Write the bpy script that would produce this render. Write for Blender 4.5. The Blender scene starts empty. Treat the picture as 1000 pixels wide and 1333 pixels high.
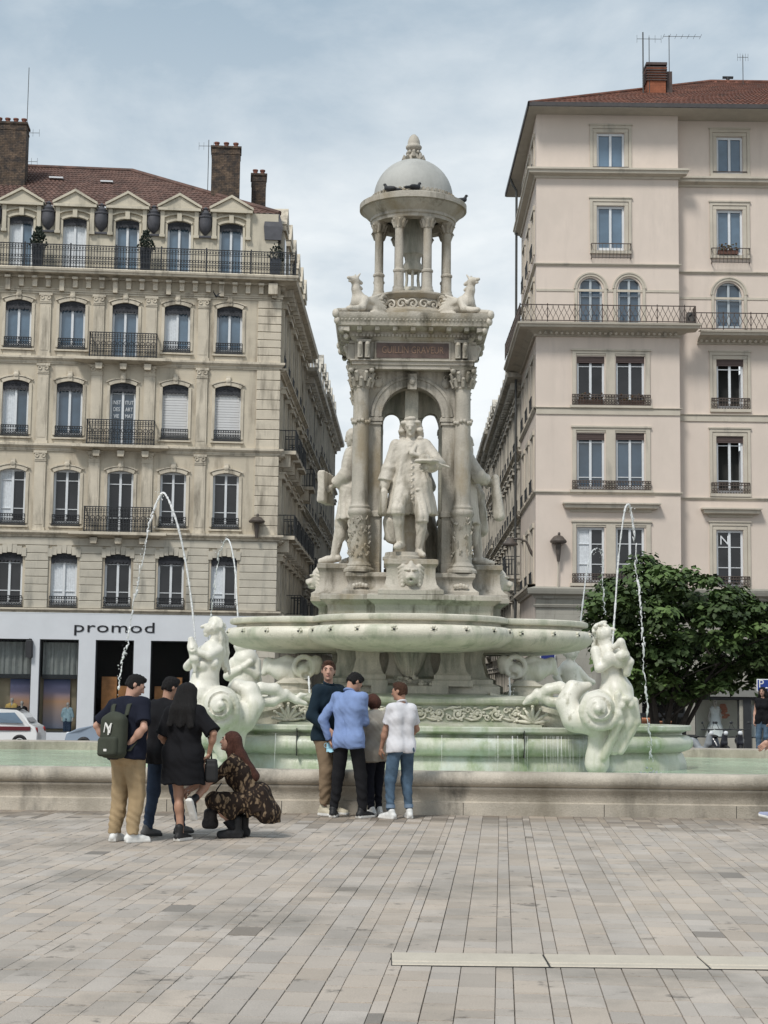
import bpy, math, random, os
import numpy as np
from mathutils import Vector, Matrix
rnd = random.Random(7)
pi = math.pi
R = math.radians
sc = bpy.context.scene
COL = sc.collection
# ------------------------------------------------------------------ camera model
FPX, EYE = 2100.0, 1.6
PITCH, ROLL = math.atan(226/FPX), R(0.69)
_f = Vector((0, math.cos(PITCH), math.sin(PITCH)))
_u0 = Vector((0, -math.sin(PITCH), math.cos(PITCH)))
_r0 = Vector((1, 0, 0))
_r = _r0*math.cos(ROLL) + _u0*math.sin(ROLL)
_u = _u0*math.cos(ROLL) - _r0*math.sin(ROLL)
CAM = Vector((0, 0, EYE))
def ray(px, py):
    return _r*(px-500) + _u*(666.5-py) + _f*FPX
def P(px, py, Y):                      # the point of the place seen at a photo pixel, Y metres away
    d = ray(px, py); return CAM + d*(Y/d.y)
def G(px, py, z=0.0):                  # the ground point at a photo pixel
    d = ray(px, py); return CAM + d*((z-EYE)/d.z)
def Zp(py, Y, px=532): return P(px, py, Y).z
# ------------------------------------------------------------------ materials
def _nt(name):
    m = bpy.data.materials.new(name); m.use_nodes = True
    nt = m.node_tree; nt.nodes.clear()
    out = nt.nodes.new('ShaderNodeOutputMaterial'); b = nt.nodes.new('ShaderNodeBsdfPrincipled')
    nt.links.new(b.outputs[0], out.inputs[0]); return m, nt, b
def N(nt, t, **kw):
    n = nt.nodes.new('ShaderNode'+t)
    for k, v in kw.items():
        if k in n.inputs: n.inputs[k].default_value = v
        else: setattr(n, k, v)
    return n
def mixc(nt, fac, a, b, mode='MIX'):
    n = nt.nodes.new('ShaderNodeMix'); n.data_type = 'RGBA'; n.blend_type = mode
    for i, v in ((0, fac), (6, a), (7, b)):
        if hasattr(v, 'is_output'): nt.links.new(v, n.inputs[i])
        elif i == 0: n.inputs[0].default_value = v
        else: n.inputs[i].default_value = (*v[:3], 1)
    return n.outputs[2]
def ramp(nt, fac, stops):
    n = nt.nodes.new('ShaderNodeValToRGB'); nt.links.new(fac, n.inputs[0])
    e = n.color_ramp.elements
    while len(e) < len(stops): e.new(.5)
    for el, (p, c) in zip(e, stops):
        el.position = p; el.color = (c, c, c, 1) if not isinstance(c, tuple) else (*c, 1)
    return n.outputs[0]
MATS = {}
def mat(name, col, rough=.75, var=.12, scale=2.5, bump=0., bscale=40., metal=0., stain=None, stain2=None, stretch=.18,
        joints=None, attr=False, spec=.4, wave=None, coat=0., hue=None, fine=0.):
    if name in MATS: return MATS[name]
    m, nt, b = _nt(name); L = nt.links.new
    tc = N(nt, 'TexCoord').outputs['Object']
    nz = N(nt, 'TexNoise', Scale=scale, Detail=6., Roughness=.6); L(tc, nz.inputs['Vector'])
    lo = tuple(max(0, c*(1-var)) for c in col); hi = tuple(min(1, c*(1+var)) for c in col)
    if hue: hi = tuple(h for h in hue)
    fac = ramp(nt, nz.outputs[0], [(.3, 0.), (.7, 1.)])
    c = mixc(nt, fac, lo, hi)
    if fine:
        n3 = N(nt, 'TexNoise', Scale=bscale*1.5, Detail=3.); L(tc, n3.inputs['Vector'])
        f3 = ramp(nt, n3.outputs[0], [(.35, 1-fine), (.65, 1.)]); c = mixc(nt, 1., c, f3, 'MULTIPLY')
    if attr:
        a = N(nt, 'VertexColor'); a.layer_name = 'Col'; c = mixc(nt, 1., c, a.outputs[0], 'MULTIPLY')
    for st, seed in ((stain, 0), (stain2, 9.3)):
        if not st: continue
        scol, lo_, hi_, ssc = st
        mp = N(nt, 'Mapping'); mp.inputs['Scale'].default_value = (1, 1, stretch if seed == 0 else .6); mp.inputs['Location'].default_value = (seed, seed, seed); L(tc, mp.inputs[0])
        n2 = N(nt, 'TexNoise', Scale=ssc, Detail=7., Roughness=.65); L(mp.outputs[0], n2.inputs['Vector'])
        c = mixc(nt, ramp(nt, n2.outputs[0], [(lo_, 0.), (hi_, 1.)]), c, scol)
    h = None
    if joints:                                  # coursed stone / brick: (width, height, joint, depth of colour)
        w, hh, j, dk = joints
        sw = N(nt, 'SeparateXYZ'); L(tc, sw.inputs[0]); cb = N(nt, 'CombineXYZ')
        L(sw.outputs[0], cb.inputs[0]); L(sw.outputs[2], cb.inputs[1])
        br = N(nt, 'TexBrick', Scale=1.); L(cb.outputs[0], br.inputs['Vector'])
        br.inputs['Brick Width'].default_value = w; br.inputs['Row Height'].default_value = hh; br.inputs['Mortar Size'].default_value = j
        br.inputs['Color1'].default_value = (1, 1, 1, 1); br.inputs['Color2'].default_value = (1-dk, 1-dk, 1-dk, 1); br.inputs['Mortar'].default_value = (1-2*dk,)*3+(1,)
        c = mixc(nt, 1., c, br.outputs[0], 'MULTIPLY'); h = br.outputs['Fac']
    L(c, b.inputs['Base Color'])
    b.inputs['Roughness'].default_value = rough; b.inputs['Metallic'].default_value = metal
    b.inputs['Specular IOR Level'].default_value = spec; b.inputs['Coat Weight'].default_value = coat
    if bump:
        n4 = N(nt, 'TexNoise', Scale=bscale, Detail=5.); L(tc, n4.inputs['Vector'])
        bp = N(nt, 'Bump', Strength=bump, Distance=.02); L(n4.outputs[0], bp.inputs['Height']); L(bp.outputs[0], b.inputs['Normal'])
    MATS[name] = m; return m
def M_pattern(name, base, c1, c2, scale):       # blotched printed cloth
    m, nt, b = _nt(name); L = nt.links.new
    tc = N(nt, 'TexCoord').outputs['Object']
    nz = N(nt, 'TexNoise', Scale=5., Detail=3.); L(tc, nz.inputs['Vector'])
    v = mixc(nt, .16, tc, nz.outputs[1])
    mp = N(nt, 'Mapping'); mp.inputs['Scale'].default_value = (1.15, 1.15, .38); mp.inputs['Rotation'].default_value = (.6, .8, .3); L(v, mp.inputs[0])
    a = N(nt, 'TexVoronoi', Scale=scale); L(mp.outputs[0], a.inputs['Vector'])
    f1 = ramp(nt, a.outputs['Distance'], [(.30, 1.), (.40, 0.)])
    c = mixc(nt, f1, base, c1)
    a2 = N(nt, 'TexVoronoi', Scale=scale*1.7); L(mp.outputs[0], a2.inputs['Vector'])
    f2 = ramp(nt, a2.outputs['Distance'], [(.26, 1.), (.34, 0.)])
    c = mixc(nt, f2, c, c2); L(c, b.inputs['Base Color']); b.inputs['Roughness'].default_value = .85
    b.inputs['Specular IOR Level'].default_value = .2
    MATS[name] = m; return m
def M_shopglass():
    m, nt, b = _nt('shop_glass'); L = nt.links.new
    nt.nodes.remove(b); out = [n for n in nt.nodes if n.type == 'OUTPUT_MATERIAL'][0]
    t = N(nt, 'BsdfTransparent'); g = N(nt, 'BsdfGlossy', Roughness=.02); fr = N(nt, 'LayerWeight', Blend=.12)
    t.inputs[0].default_value = (.93, .95, .96, 1)
    mx = N(nt, 'MixShader'); L(fr.outputs['Fresnel'], mx.inputs[0]); L(t.outputs[0], mx.inputs[1]); L(g.outputs[0], mx.inputs[2]); L(mx.outputs[0], out.inputs[0])
    MATS['shop_glass'] = m; return m
def M_water(name, col, bsc, bst, rough, alpha=1.):
    m, nt, b = _nt(name); L = nt.links.new
    tc = N(nt, 'TexCoord').outputs['Object']
    n1 = N(nt, 'TexNoise', Scale=bsc, Detail=4.); L(tc, n1.inputs['Vector'])
    bp = N(nt, 'Bump', Strength=bst, Distance=.06); L(n1.outputs[0], bp.inputs['Height']); L(bp.outputs[0], b.inputs['Normal'])
    n2 = N(nt, 'TexNoise', Scale=1.1, Detail=5.); L(tc, n2.inputs['Vector'])
    L(mixc(nt, ramp(nt, n2.outputs[0], [(.35, 0.), (.65, 1.)]), tuple(c*.8 for c in col), tuple(min(1, c*1.25) for c in col)), b.inputs['Base Color'])
    b.inputs['Roughness'].default_value = rough; b.inputs['IOR'].default_value = 1.33; b.inputs['Alpha'].default_value = alpha
    MATS[name] = m; return m
# ------------------------------------------------------------------ mesh builder
class MB:
    def __init__(s, T=None): s.v = []; s.f = []; s.T = T; s.m = []; s.mi = 0; s.c = []; s.cc = None
    def add(s, vs, fs):
        n = len(s.v)
        if s.T is not None: vs = [s.T @ Vector(v) for v in vs]
        s.v.extend(tuple(v) for v in vs)
        s.f.extend(tuple(i+n for i in f) for f in fs); s.m.extend([s.mi]*len(fs)); s.c.extend([s.cc]*len(fs))
        return s
    def box(s, x0, x1, y0, y1, z0, z1):
        return s.add([(x0,y0,z0),(x1,y0,z0),(x1,y1,z0),(x0,y1,z0),(x0,y0,z1),(x1,y0,z1),(x1,y1,z1),(x0,y1,z1)],
                     [(3,2,1,0),(4,5,6,7),(0,1,5,4),(1,2,6,5),(2,3,7,6),(3,0,4,7)])
    def bbox(s, x0, x1, y0, y1, z0, z1, b=.02):        # box with chamfered vertical and top edges
        pl = [(x0+b,y0),(x1-b,y0),(x1,y0+b),(x1,y1-b),(x1-b,y1),(x0+b,y1),(x0,y1-b),(x0,y0+b)]
        cx, cy = (x0+x1)/2, (y0+y1)/2
        sx, sy = 1-b/max(1e-6, (x1-x0)/2), 1-b/max(1e-6, (y1-y0)/2)
        t = [(cx+(x-cx)*sx, cy+(y-cy)*sy) for x, y in pl]
        return s.rings([[(x,y,z0) for x,y in pl], [(x,y,z1-b) for x,y in pl], [(x,y,z1) for x,y in t]], True, True)
    def quad(s, a, b, c, d): return s.add([a,b,c,d], [(0,1,2,3)])
    def prism(s, poly, y0, y1):                       # polygon in (x,z), extruded along y
        n = len(poly)
        return s.add([(x,y0,z) for x,z in poly]+[(x,y1,z) for x,z in poly],
                     [tuple(range(n)), tuple(range(2*n-1,n-1,-1))]+[(i,i+n,(i+1)%n+n,(i+1)%n) for i in range(n)])
    def rings(s, rs, cap0=False, cap1=False, closed=True):
        n = len(rs[0]); vs = [p for r in rs for p in r]; fs = []
        for k in range(len(rs)-1):
            for i in range(n if closed else n-1):
                j = (i+1) % n
                fs.append((k*n+i, k*n+j, (k+1)*n+j, (k+1)*n+i))
        if cap0: fs.append(tuple(range(n-1,-1,-1)))
        if cap1: fs.append(tuple(range((len(rs)-1)*n, len(rs)*n)))
        return s.add(vs, fs)
    def lathe(s, prof, c=(0,0), n=24, a0=0, cap=True):
        rs = [[(c[0]+r*math.cos(a0+2*pi*i/n), c[1]+r*math.sin(a0+2*pi*i/n), z) for i in range(n)] for r, z in prof]
        return s.rings(rs, cap, cap)
    def loft(s, plan, prof, cap0=True, cap1=True):    # plan(offset) -> ring of (x,y)
        return s.rings([[(x,y,z) for x,y in plan(o)] for o, z in prof], cap0, cap1)
    def tube(s, pts, r, n=6, cap=True):
        pts = [Vector(p) for p in pts]; rs = []
        rr = r if isinstance(r, (list, tuple)) else [r]*len(pts)
        t = (pts[1]-pts[0]).normalized(); a = t.orthogonal().normalized()
        for i, p in enumerate(pts):
            t = (pts[min(i+1,len(pts)-1)]-pts[max(i-1,0)])
            t = t.normalized() if t.length > 1e-9 else Vector((0,0,1))
            a = (a - t*a.dot(t)); a = a.normalized() if a.length > 1e-6 else t.orthogonal().normalized()
            b = t.cross(a)
            rs.append([p+(a*math.cos(2*pi*k/n)+b*math.sin(2*pi*k/n))*rr[i] for k in range(n)])
        return s.rings(rs, cap, cap)
    def bar(s, a, b, w, d=None):                      # straight bar between two points
        a, b = Vector(a), Vector(b); return s.tube([a, b], w*.7, 4)
    def ball(s, c, r, n=12, m=8):
        r = (r,r,r) if not isinstance(r, (tuple,list)) else r
        rs = [[(c[0]+r[0]*math.sin(pi*j/m)*math.cos(2*pi*i/n), c[1]+r[1]*math.sin(pi*j/m)*math.sin(2*pi*i/n), c[2]-r[2]*math.cos(pi*j/m)) for i in range(n)] for j in range(1, m)]
        return s.rings(rs, True, True)
    def torus(s, c, ra, rb, axis='y', n=16, m=6):
        rs = []
        for i in range(n+1):
            a = 2*pi*i/n; p = []
            for k in range(m):
                b = 2*pi*k/m; q = ra+rb*math.cos(b); w = rb*math.sin(b)
                x, y = q*math.cos(a), q*math.sin(a)
                p.append({'y': (c[0]+x, c[1]+w, c[2]+y), 'z': (c[0]+x, c[1]+y, c[2]+w), 'x': (c[0]+w, c[1]+x, c[2]+y)}[axis])
            rs.append(p)
        return s.rings(rs)
    def build(s, name, m, parent=None, smooth=35, loc=None):
        if not s.v: return None
        me = bpy.data.meshes.new(name)
        off = Vector(loc) if loc is not None else Vector((0,0,0))
        me.from_pydata([tuple(Vector(v)-off) for v in s.v], [], s.f)
        ms = m if isinstance(m, (list, tuple)) else [m]
        for q in ms: me.materials.append(q)
        if len(ms) > 1: me.polygons.foreach_set('material_index', [min(i, len(ms)-1) for i in s.m])
        if any(c is not None for c in s.c):
            ca = me.color_attributes.new('Col', 'FLOAT_COLOR', 'CORNER'); arr = []
            for p, c in zip(me.polygons, s.c): arr.extend((list(c if c is not None else (1,1,1))+[1.])*p.loop_total)
            ca.data.foreach_set('color', arr)
        return link(name, me, parent, smooth, loc)
def link(name, me, parent, smooth=35, loc=None):
    if smooth:
        me.polygons.foreach_set('use_smooth', [True]*len(me.polygons))
        if smooth < 180: me.set_sharp_from_angle(angle=R(smooth))
    me.update()
    o = bpy.data.objects.new(name, me); COL.objects.link(o)
    if loc is not None: o.location = loc
    if parent is not None: o.parent = parent
    return o
def tag(o, label=None, cat=None, group=None, kind=None):
    if label: o['label'] = label
    if cat: o['category'] = cat
    if group: o['group'] = group
    if kind: o['kind'] = kind
    return o
def empty(name, mw=None, label=None, cat=None, group=None):
    o = bpy.data.objects.new(name, None); COL.objects.link(o); o.empty_display_size = .3
    if isinstance(mw, Matrix): o.matrix_world = mw
    elif mw is not None: o.location = mw
    return tag(o, label, cat, group)
def copy_tree(o, parent=None):
    c = o.copy(); COL.objects.link(c)
    if parent is not None: c.parent = parent
    for ch in list(o.children): copy_tree(ch, c)
    return c
def frame(O, ux, inward=None):                       # facade frame: x along wall, y into the wall, z up
    ux = Vector(ux).normalized(); z = Vector((0,0,1)); y = z.cross(ux) if inward is None else Vector(inward)
    m = Matrix((( ux.x, y.x, 0, O[0]), (ux.y, y.y, 0, O[1]), (0, 0, 1, O[2]), (0,0,0,1)))
    return m
def uv(Fm, px, py, w=0.):                            # where a photo pixel meets a facade plane (w metres proud of it)
    inv = Fm.inverted(); o = inv @ CAM; d = inv.to_3x3() @ ray(px, py)
    t = (-w-o.y)/d.y; q = o+d*t; return q.x, q.z
def offset_poly(pts, o):
    n = len(pts); out = []
    for i in range(n):
        a, b, c = Vector(pts[i-1]), Vector(pts[i]), Vector(pts[(i+1) % n])
        e1, e2 = (b-a).normalized(), (c-b).normalized()
        n1, n2 = Vector((e1.y,-e1.x)), Vector((e2.y,-e2.x))
        m = (n1+n2); m = m/max(.3, m.dot(n1)) if m.length > 1e-6 else n1
        out.append((b.x+m.x*o, b.y+m.y*o))
    return out
# ------------------------------------------------------------------ organic bodies: blended distance fields -> mesh
def surface_nets(D, org, h):
    S = D < 0
    c = [S[i:D.shape[0]-1+i, j:D.shape[1]-1+j, k:D.shape[2]-1+k] for i in (0,1) for j in (0,1) for k in (0,1)]
    cnt = sum(x.astype(np.int8) for x in c)
    act = (cnt > 0) & (cnt < 8)
    I, J, K = np.nonzero(act); n = len(I)
    if n == 0: return np.zeros((0,3)), np.zeros((0,4), int)
    idx = -np.ones(act.shape, np.int64); idx[I,J,K] = np.arange(n)
    pos = np.zeros((n,3)); num = np.zeros(n)
    cs = [(i,j,k) for i in (0,1) for j in (0,1) for k in (0,1)]
    for a in cs:
        for ax in range(3):
            if a[ax]: continue
            b = list(a); b[ax] = 1
            d0 = D[I+a[0],J+a[1],K+a[2]]; d1 = D[I+b[0],J+b[1],K+b[2]]
            s = (d0 < 0) != (d1 < 0)
            t = np.where(s, d0/np.where(d0 == d1, 1, d0-d1), 0)
            for q in range(3):
                pos[:,q] += np.where(s, a[q]+(t if q == ax else 0), 0)
            num += s
    pos = pos/num[:,None]+np.stack([I,J,K],1)
    V = org+pos*h; F = []
    for ax in range(3):
        a1, a2 = (ax+1) % 3, (ax+2) % 3
        sl0 = [slice(1,-1)]*3; sl1 = [slice(1,-1)]*3
        sl0[ax] = slice(0,-1); sl1[ax] = slice(1,None)
        A, B = S[tuple(sl0)], S[tuple(sl1)]
        e = np.argwhere(A != B)
        if not len(e): continue
        inside = A[tuple(e.T)]
        base = e.copy(); base[:,a1] += 1; base[:,a2] += 1
        def cell(o1, o2):
            q = base.copy(); q[:,a1] -= o1; q[:,a2] -= o2
            return idx[q[:,0],q[:,1],q[:,2]]
        q = np.stack([cell(1,1), cell(0,1), cell(0,0), cell(1,0)], 1)
        q[~inside] = q[~inside][:,::-1]; F.append(q)
    F = np.concatenate(F); F = F[(F >= 0).all(1)]
    return V, F
class Sdf:
    def __init__(s, k=.02): s.p = []; s.k = k; s.disp = None
    def _add(s, fn, lo, hi, k, mode): s.p.append((fn, np.array(lo), np.array(hi), s.k if k is None else k, mode)); return s
    def cone(s, a, b, ra, rb, k=None, mode='u', cut=0):
        a, b = np.array(a, float), np.array(b, float); ab = b-a; L = max(ab@ab, 1e-9); r = max(ra, rb)
        def fn(p):
            t = np.clip(((p-a)@ab)/L, 0, 1)
            e = np.linalg.norm(p-a-t[:,None]*ab, axis=1)-(ra+(rb-ra)*t)
            if cut: e = np.maximum(e, (p-b)@(ab/math.sqrt(L)))
            if cut == 2: e = np.maximum(e, (a-p)@(ab/math.sqrt(L)))
            return e
        return s._add(fn, np.minimum(a,b)-r, np.maximum(a,b)+r, k, mode)
    def chain(s, pts, rs, k=None, mode='u'):
        if not isinstance(rs, (list, tuple)): rs = [rs]*len(pts)
        for i in range(len(pts)-1): s.cone(pts[i], pts[i+1], rs[i], rs[i+1], k, mode)
        return s
    def ell(s, c, r, rot=None, k=None, mode='u'):
        c = np.array(c, float); r = np.array(r, float); m = r.max()
        Rm = None if rot is None else np.array(rot)
        def fn(p):
            q = p-c
            if Rm is not None: q = q@Rm
            k0 = np.linalg.norm(q/r, axis=1); k1 = np.linalg.norm(q/(r*r), axis=1)
            return k0*(k0-1)/np.maximum(k1, 1e-9)
        return s._add(fn, c-m, c+m, k, mode)
    def rbox(s, c, hs, rd=.01, rot=None, k=None, mode='u'):
        c = np.array(c, float); hs = np.array(hs, float)-rd; Rm = None if rot is None else np.array(rot); m = np.linalg.norm(hs)+rd
        def fn(p):
            q = p-c
            if Rm is not None: q = q@Rm
            q = np.abs(q)-hs
            return np.linalg.norm(np.maximum(q,0), axis=1)+np.minimum(q.max(1),0)-rd
        return s._add(fn, c-m, c+m, k, mode)
    def plane(s, p0, nrm, k=.004):                    # keep what lies behind the plane (n points to the removed side)
        p0, nrm = np.array(p0, float), np.array(nrm, float); nrm = nrm/np.linalg.norm(nrm)
        return s._add(lambda p: (p-p0)@nrm, p0, p0, k, 'i')
    def ev(s, p):
        d = np.full(len(p), 10.)
        for fn, lo, hi, k, mode in s.p:
            e = fn(p)
            if mode == 'u':
                h = np.clip(.5+.5*(d-e)/k, 0, 1); d = d*(1-h)+e*h-k*h*(1-h)
            elif mode == 's':
                h = np.clip(.5-.5*(d+e)/k, 0, 1); d = d*(1-h)-e*h+k*h*(1-h)
            else:
                h = np.clip(.5-.5*(d-e)/k, 0, 1); d = d*(1-h)+e*h+k*h*(1-h)
        if s.disp is not None: d = d+s.disp(p)
        return d
    def mesh(s, h):
        us = [q for q in s.p if q[4] == 'u']
        lo = np.min([q[1] for q in us], 0)-3*h; hi = np.max([q[2] for q in us], 0)+3*h
        B = 4; nb = np.ceil((hi-lo)/(h*B)).astype(int)+1
        g = np.stack(np.meshgrid(*[np.arange(n) for n in nb], indexing='ij'), -1).reshape(-1,3)
        cen = lo+(g*B+(B-1)/2)*h
        dc = s.ev(cen)
        D = np.repeat(np.repeat(np.repeat(dc.reshape(nb), B, 0), B, 1), B, 2).astype(np.float32)
        a = np.abs(dc) < 5.*h+.012
        gb = g[a]*B
        o = np.stack(np.meshgrid(*[np.arange(B)]*3, indexing='ij'), -1).reshape(-1,3)
        pts = (gb[:,None,:]+o[None]).reshape(-1,3)
        for i in range(0, len(pts), 200000):
            q = pts[i:i+200000]; D[q[:,0],q[:,1],q[:,2]] = s.ev(lo+q*h)
        return surface_nets(D, lo, h)
def folds(amp, f, dirv=(0,0,1), seed=0.):             # soft cloth folds
    dx = np.array(dirv, float)
    def fn(p):
        q = p*f+seed
        w = np.sin(q[:,1]*1.3+np.sin(q[:,2]*.7+q[:,0]))*.9
        v = q*2.4+np.stack([w,w*.6,w*.4],1)
        return amp*.32*np.sin(v[:,0]*1.9+v[:,2]*1.3*dx[2])*np.sin(v[:,1]*1.4-v[:,2]*.9)+amp*(np.sin(q[:,0]*2.1+q[:,2]*.35*dx[2]+w*1.4)*.6+np.sin(q[:,2]*1.2+q[:,0]*1.7+q[:,1]*1.1+w)*.4)
    return fn
def drape(amp, n, ztop=1.0, seed=0.):               # carved hanging folds below the waist, soft creases above
    soft = folds(amp*.7, 16., seed=seed)
    def fn(p):
        a = np.arctan2(p[:,1], p[:,0]); w = np.clip((ztop-p[:,2])/.25, 0, 1)
        return w*amp*1.6*(np.abs(np.sin(a*n*.5+np.sin(p[:,2]*5+a)*.8))**.6-.55)*-1+soft(p)*(1-.5*w)
    return fn
def from_np(name, VF, m, parent=None, fn=None, loc=None, smooth=180):
    if isinstance(VF, list):
        Vs, Fs, n = [], [], 0
        for V, F in VF: Vs.append(V); Fs.append(F+n); n += len(V)
        VF = (np.concatenate(Vs), np.concatenate(Fs))
    V, F = VF
    if loc is not None: V = V-np.array(loc)
    me = bpy.data.meshes.new(name)
    me.vertices.add(len(V)); me.vertices.foreach_set('co', V.astype(np.float32).ravel())
    me.loops.add(len(F)*4); me.loops.foreach_set('vertex_index', F.astype(np.int32).ravel())
    me.polygons.add(len(F)); me.polygons.foreach_set('loop_start', np.arange(0, len(F)*4, 4, dtype=np.int32))
    me.update(calc_edges=True); me.validate()
    ms = m if isinstance(m, (list, tuple)) else [m]
    for q in ms: me.materials.append(q)
    if fn is not None:
        cen = V[F].mean(1); me.polygons.foreach_set('material_index', fn(cen).astype(np.int32))
    return link(name, me, parent, smooth, loc)
# ================================================================== the fountain
MAR_HI = mat('weathered_marble', (.43,.395,.335), .6, .2, 2.2, .35, 35, stain=((.13,.115,.085), .51, .66, 3.6), stain2=((.30,.25,.175), .50, .66, 1.6), fine=.10)
MAR_ST = mat('statue_marble', (.56,.515,.44), .55, .14, 3., .3, 45, stain=((.22,.195,.145), .54, .70, 4.5), fine=.10)
MAR_SI = mat('pale_wet_marble', (.70,.68,.60), .4, .10, 2.5, .25, 40, stain=((.45,.46,.33), .52, .70, 2.6), stain2=((.30,.29,.21), .60, .74, 5.), fine=.06)
MAR_BO = mat('bowl_marble', (.68,.645,.54), .45, .12, 2.5, .3, 40, stain=((.42,.435,.33), .48, .68, 3.), stain2=((.25,.25,.19), .58, .75, 4.), fine=.10)
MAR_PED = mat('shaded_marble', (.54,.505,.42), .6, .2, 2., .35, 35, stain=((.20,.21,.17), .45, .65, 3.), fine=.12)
MAR_GR = mat('algae_marble', (.53,.54,.45), .35, .16, 1.5, .25, 30, stain=((.27,.34,.19), .47, .66, 2.4), stain2=((.60,.64,.60), .52, .68, 2.0), fine=.08)
MAR_RIM = mat('rim_stone', (.50,.45,.375), .7, .16, 2.0, .4, 40, stain=((.15,.14,.12), .52, .68, 1.7), stain2=((.27,.24,.19), .5, .7, .9), stretch=.35, fine=.12)
RED = mat('red_marble', (.105,.068,.056), .4, .3, 9., fine=.2, bscale=30)
GILT = mat('worn_gilt', (.24,.15,.10), .5, .2, 9.)
DARKH = mat('dark_hole', (.03,.03,.028), .9)
FY = 25.0
FX = P(532, 850, FY).x
def fz(py, yl=0.): return Zp(py, FY+yl, 534)
def fw(px, yl=0.): return px*(FY+yl)/FPX
fountain = empty('fountain', (FX, FY, 0), 'tall white marble fountain with arched canopy, domed cupola and lobed basins in the square', 'fountain')
FT = None
def fpart(name, mb, m, smooth=35, parent=None): return mb.build(name, m, parent or fountain, smooth)
def sq(h): return [(-h,-h),(h,-h),(h,h),(-h,h)]
def plan_sq(h, ch=0.):
    def f(o):
        q = h+o
        if ch <= 0: return sq(q)
        c = ch+o*.4
        return [(-q+c,-q),(q-c,-q),(q,-q+c),(q,q-c),(q-c,q),(-q+c,q),(-q,q-c),(-q,-q+c)]
    return f
def plan_break(h, b, d):                 # square with a block standing d proud in the middle of each side
    base = []
    for k in range(4):
        c, s_ = math.cos(k*pi/2), math.sin(k*pi/2)
        for x, y in ((-h,-h),(-b,-h),(-b,-h-d),(b,-h-d),(b,-h)): base.append((x*c-y*s_, x*s_+y*c))
    return lambda o: offset_poly(base, o)
def plan_cols(h, b, d):                  # square whose corners stand d proud (pedestals of corner columns)
    base = []
    for k in range(4):
        c, s_ = math.cos(k*pi/2), math.sin(k*pi/2)
        for x, y in ((-h-d,-h-d),(-h+b,-h-d),(-h+b,-h),(h-b,-h),(h-b,-h-d)): base.append((x*c-y*s_, x*s_+y*c))
    return lambda o: offset_poly(base, o)
# ---- outer basin
def plan_outer(o):
    base = [(-7.2,-4.55),(6.6,-4.55),(8.0,-3.2),(8.0,3.4),(6.6,4.75),(-7.2,4.75),(-8.6,3.4),(-8.6,-3.2)]
    return offset_poly(base, o)
prof = [(0,-.3),(0,.155),(-.02,.157),(-.035,.17),(-.03,.22),(-.015,.27),(.01,.31),(.025,.335),(.025,.35),(.01,.352)]
prof += [(.0+.075*math.cos(a), .445+.095*math.sin(a)) for a in [R(x) for x in range(-80, 95, 16)]]
prof += [(-.30,.535),(-.34,.52),(-.36,.1)]
m = MB(); m.loft(plan_outer, prof, False, False)
m2 = MB()
outer = fpart('outer_basin', m, MAR_RIM, 50)
for x in np.arange(-7., 6.6, 1.9):               # joints of the kerb stones
    x = x+rnd.uniform(-.4,.4)
    m2 = MB(); m2.box(x-.004, x+.004, -4.5505, -4.4, .001, .152); m2.build('stone_joint', DARKH, outer)
m2 = MB(); m2.box(-1.9,-1.7,-4.553,-4.5,.03,.10); m2.build('drain_hole', DARKH, outer)
pw = MB(); pw.add([(x,y,.38) for x,y in plan_outer(-.34)], [tuple(range(8))])
W_POOL = M_water('pool_water', (.36,.47,.34), 9., 1., .07)
w = pw.build('pool_water', W_POOL, None, 0, None); w.location = (FX,FY,0); tag(w, 'pale green water standing in the wide outer basin', kind='structure')
# ---- green basin
half = [(0,-2.45),(.8,-2.44),(1.55,-2.40),(1.62,-2.36),(2.3,-2.26),(2.62,-2.15),(2.75,-1.7),(2.8,-1.0),(3.2,-.75),(3.75,-.6),(4.15,-.25),(4.38,.2)]
GB = [(x,y) for x,y in half]+[(x,.4-y) for x,y in half[::-1]]
GB = GB+[(-x,y) for x,y in GB[::-1]]
g2 = []
for p_ in GB:
    if not g2 or (abs(p_[0]-g2[-1][0])+abs(p_[1]-g2[-1][1])) > 1e-6: g2.append(p_)
if abs(g2[0][0]-g2[-1][0])+abs(g2[0][1]-g2[-1][1]) < 1e-6: g2.pop()
plan_green = lambda o: offset_poly(g2, o)
prof = [(-.06,.2),(-.05,.45),(-.10,.60),(-.13,.63)]+[(-.10+.14*math.cos(a), .775+.125*math.sin(a)) for a in [R(x) for x in range(-75, 80, 18)]]
prof += [(-.11,.90),(-.12,.925),(-.06,.955),(0,.965),(.015,.98),(.015,1.03),(0,1.045),(-.3,1.045),(-.3,.95)]
m = MB(); m.loft(plan_green, prof, False, True)
green = fpart('lobed_basin', m, MAR_GR, 40)
for x, y in ((1.58,-2.39),(-1.58,-2.39)):
    m = MB(); m.box(x-.005,x+.005,y-.045,y+.1,.62,1.0); m.build('stone_joint', DARKH, green)
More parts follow.
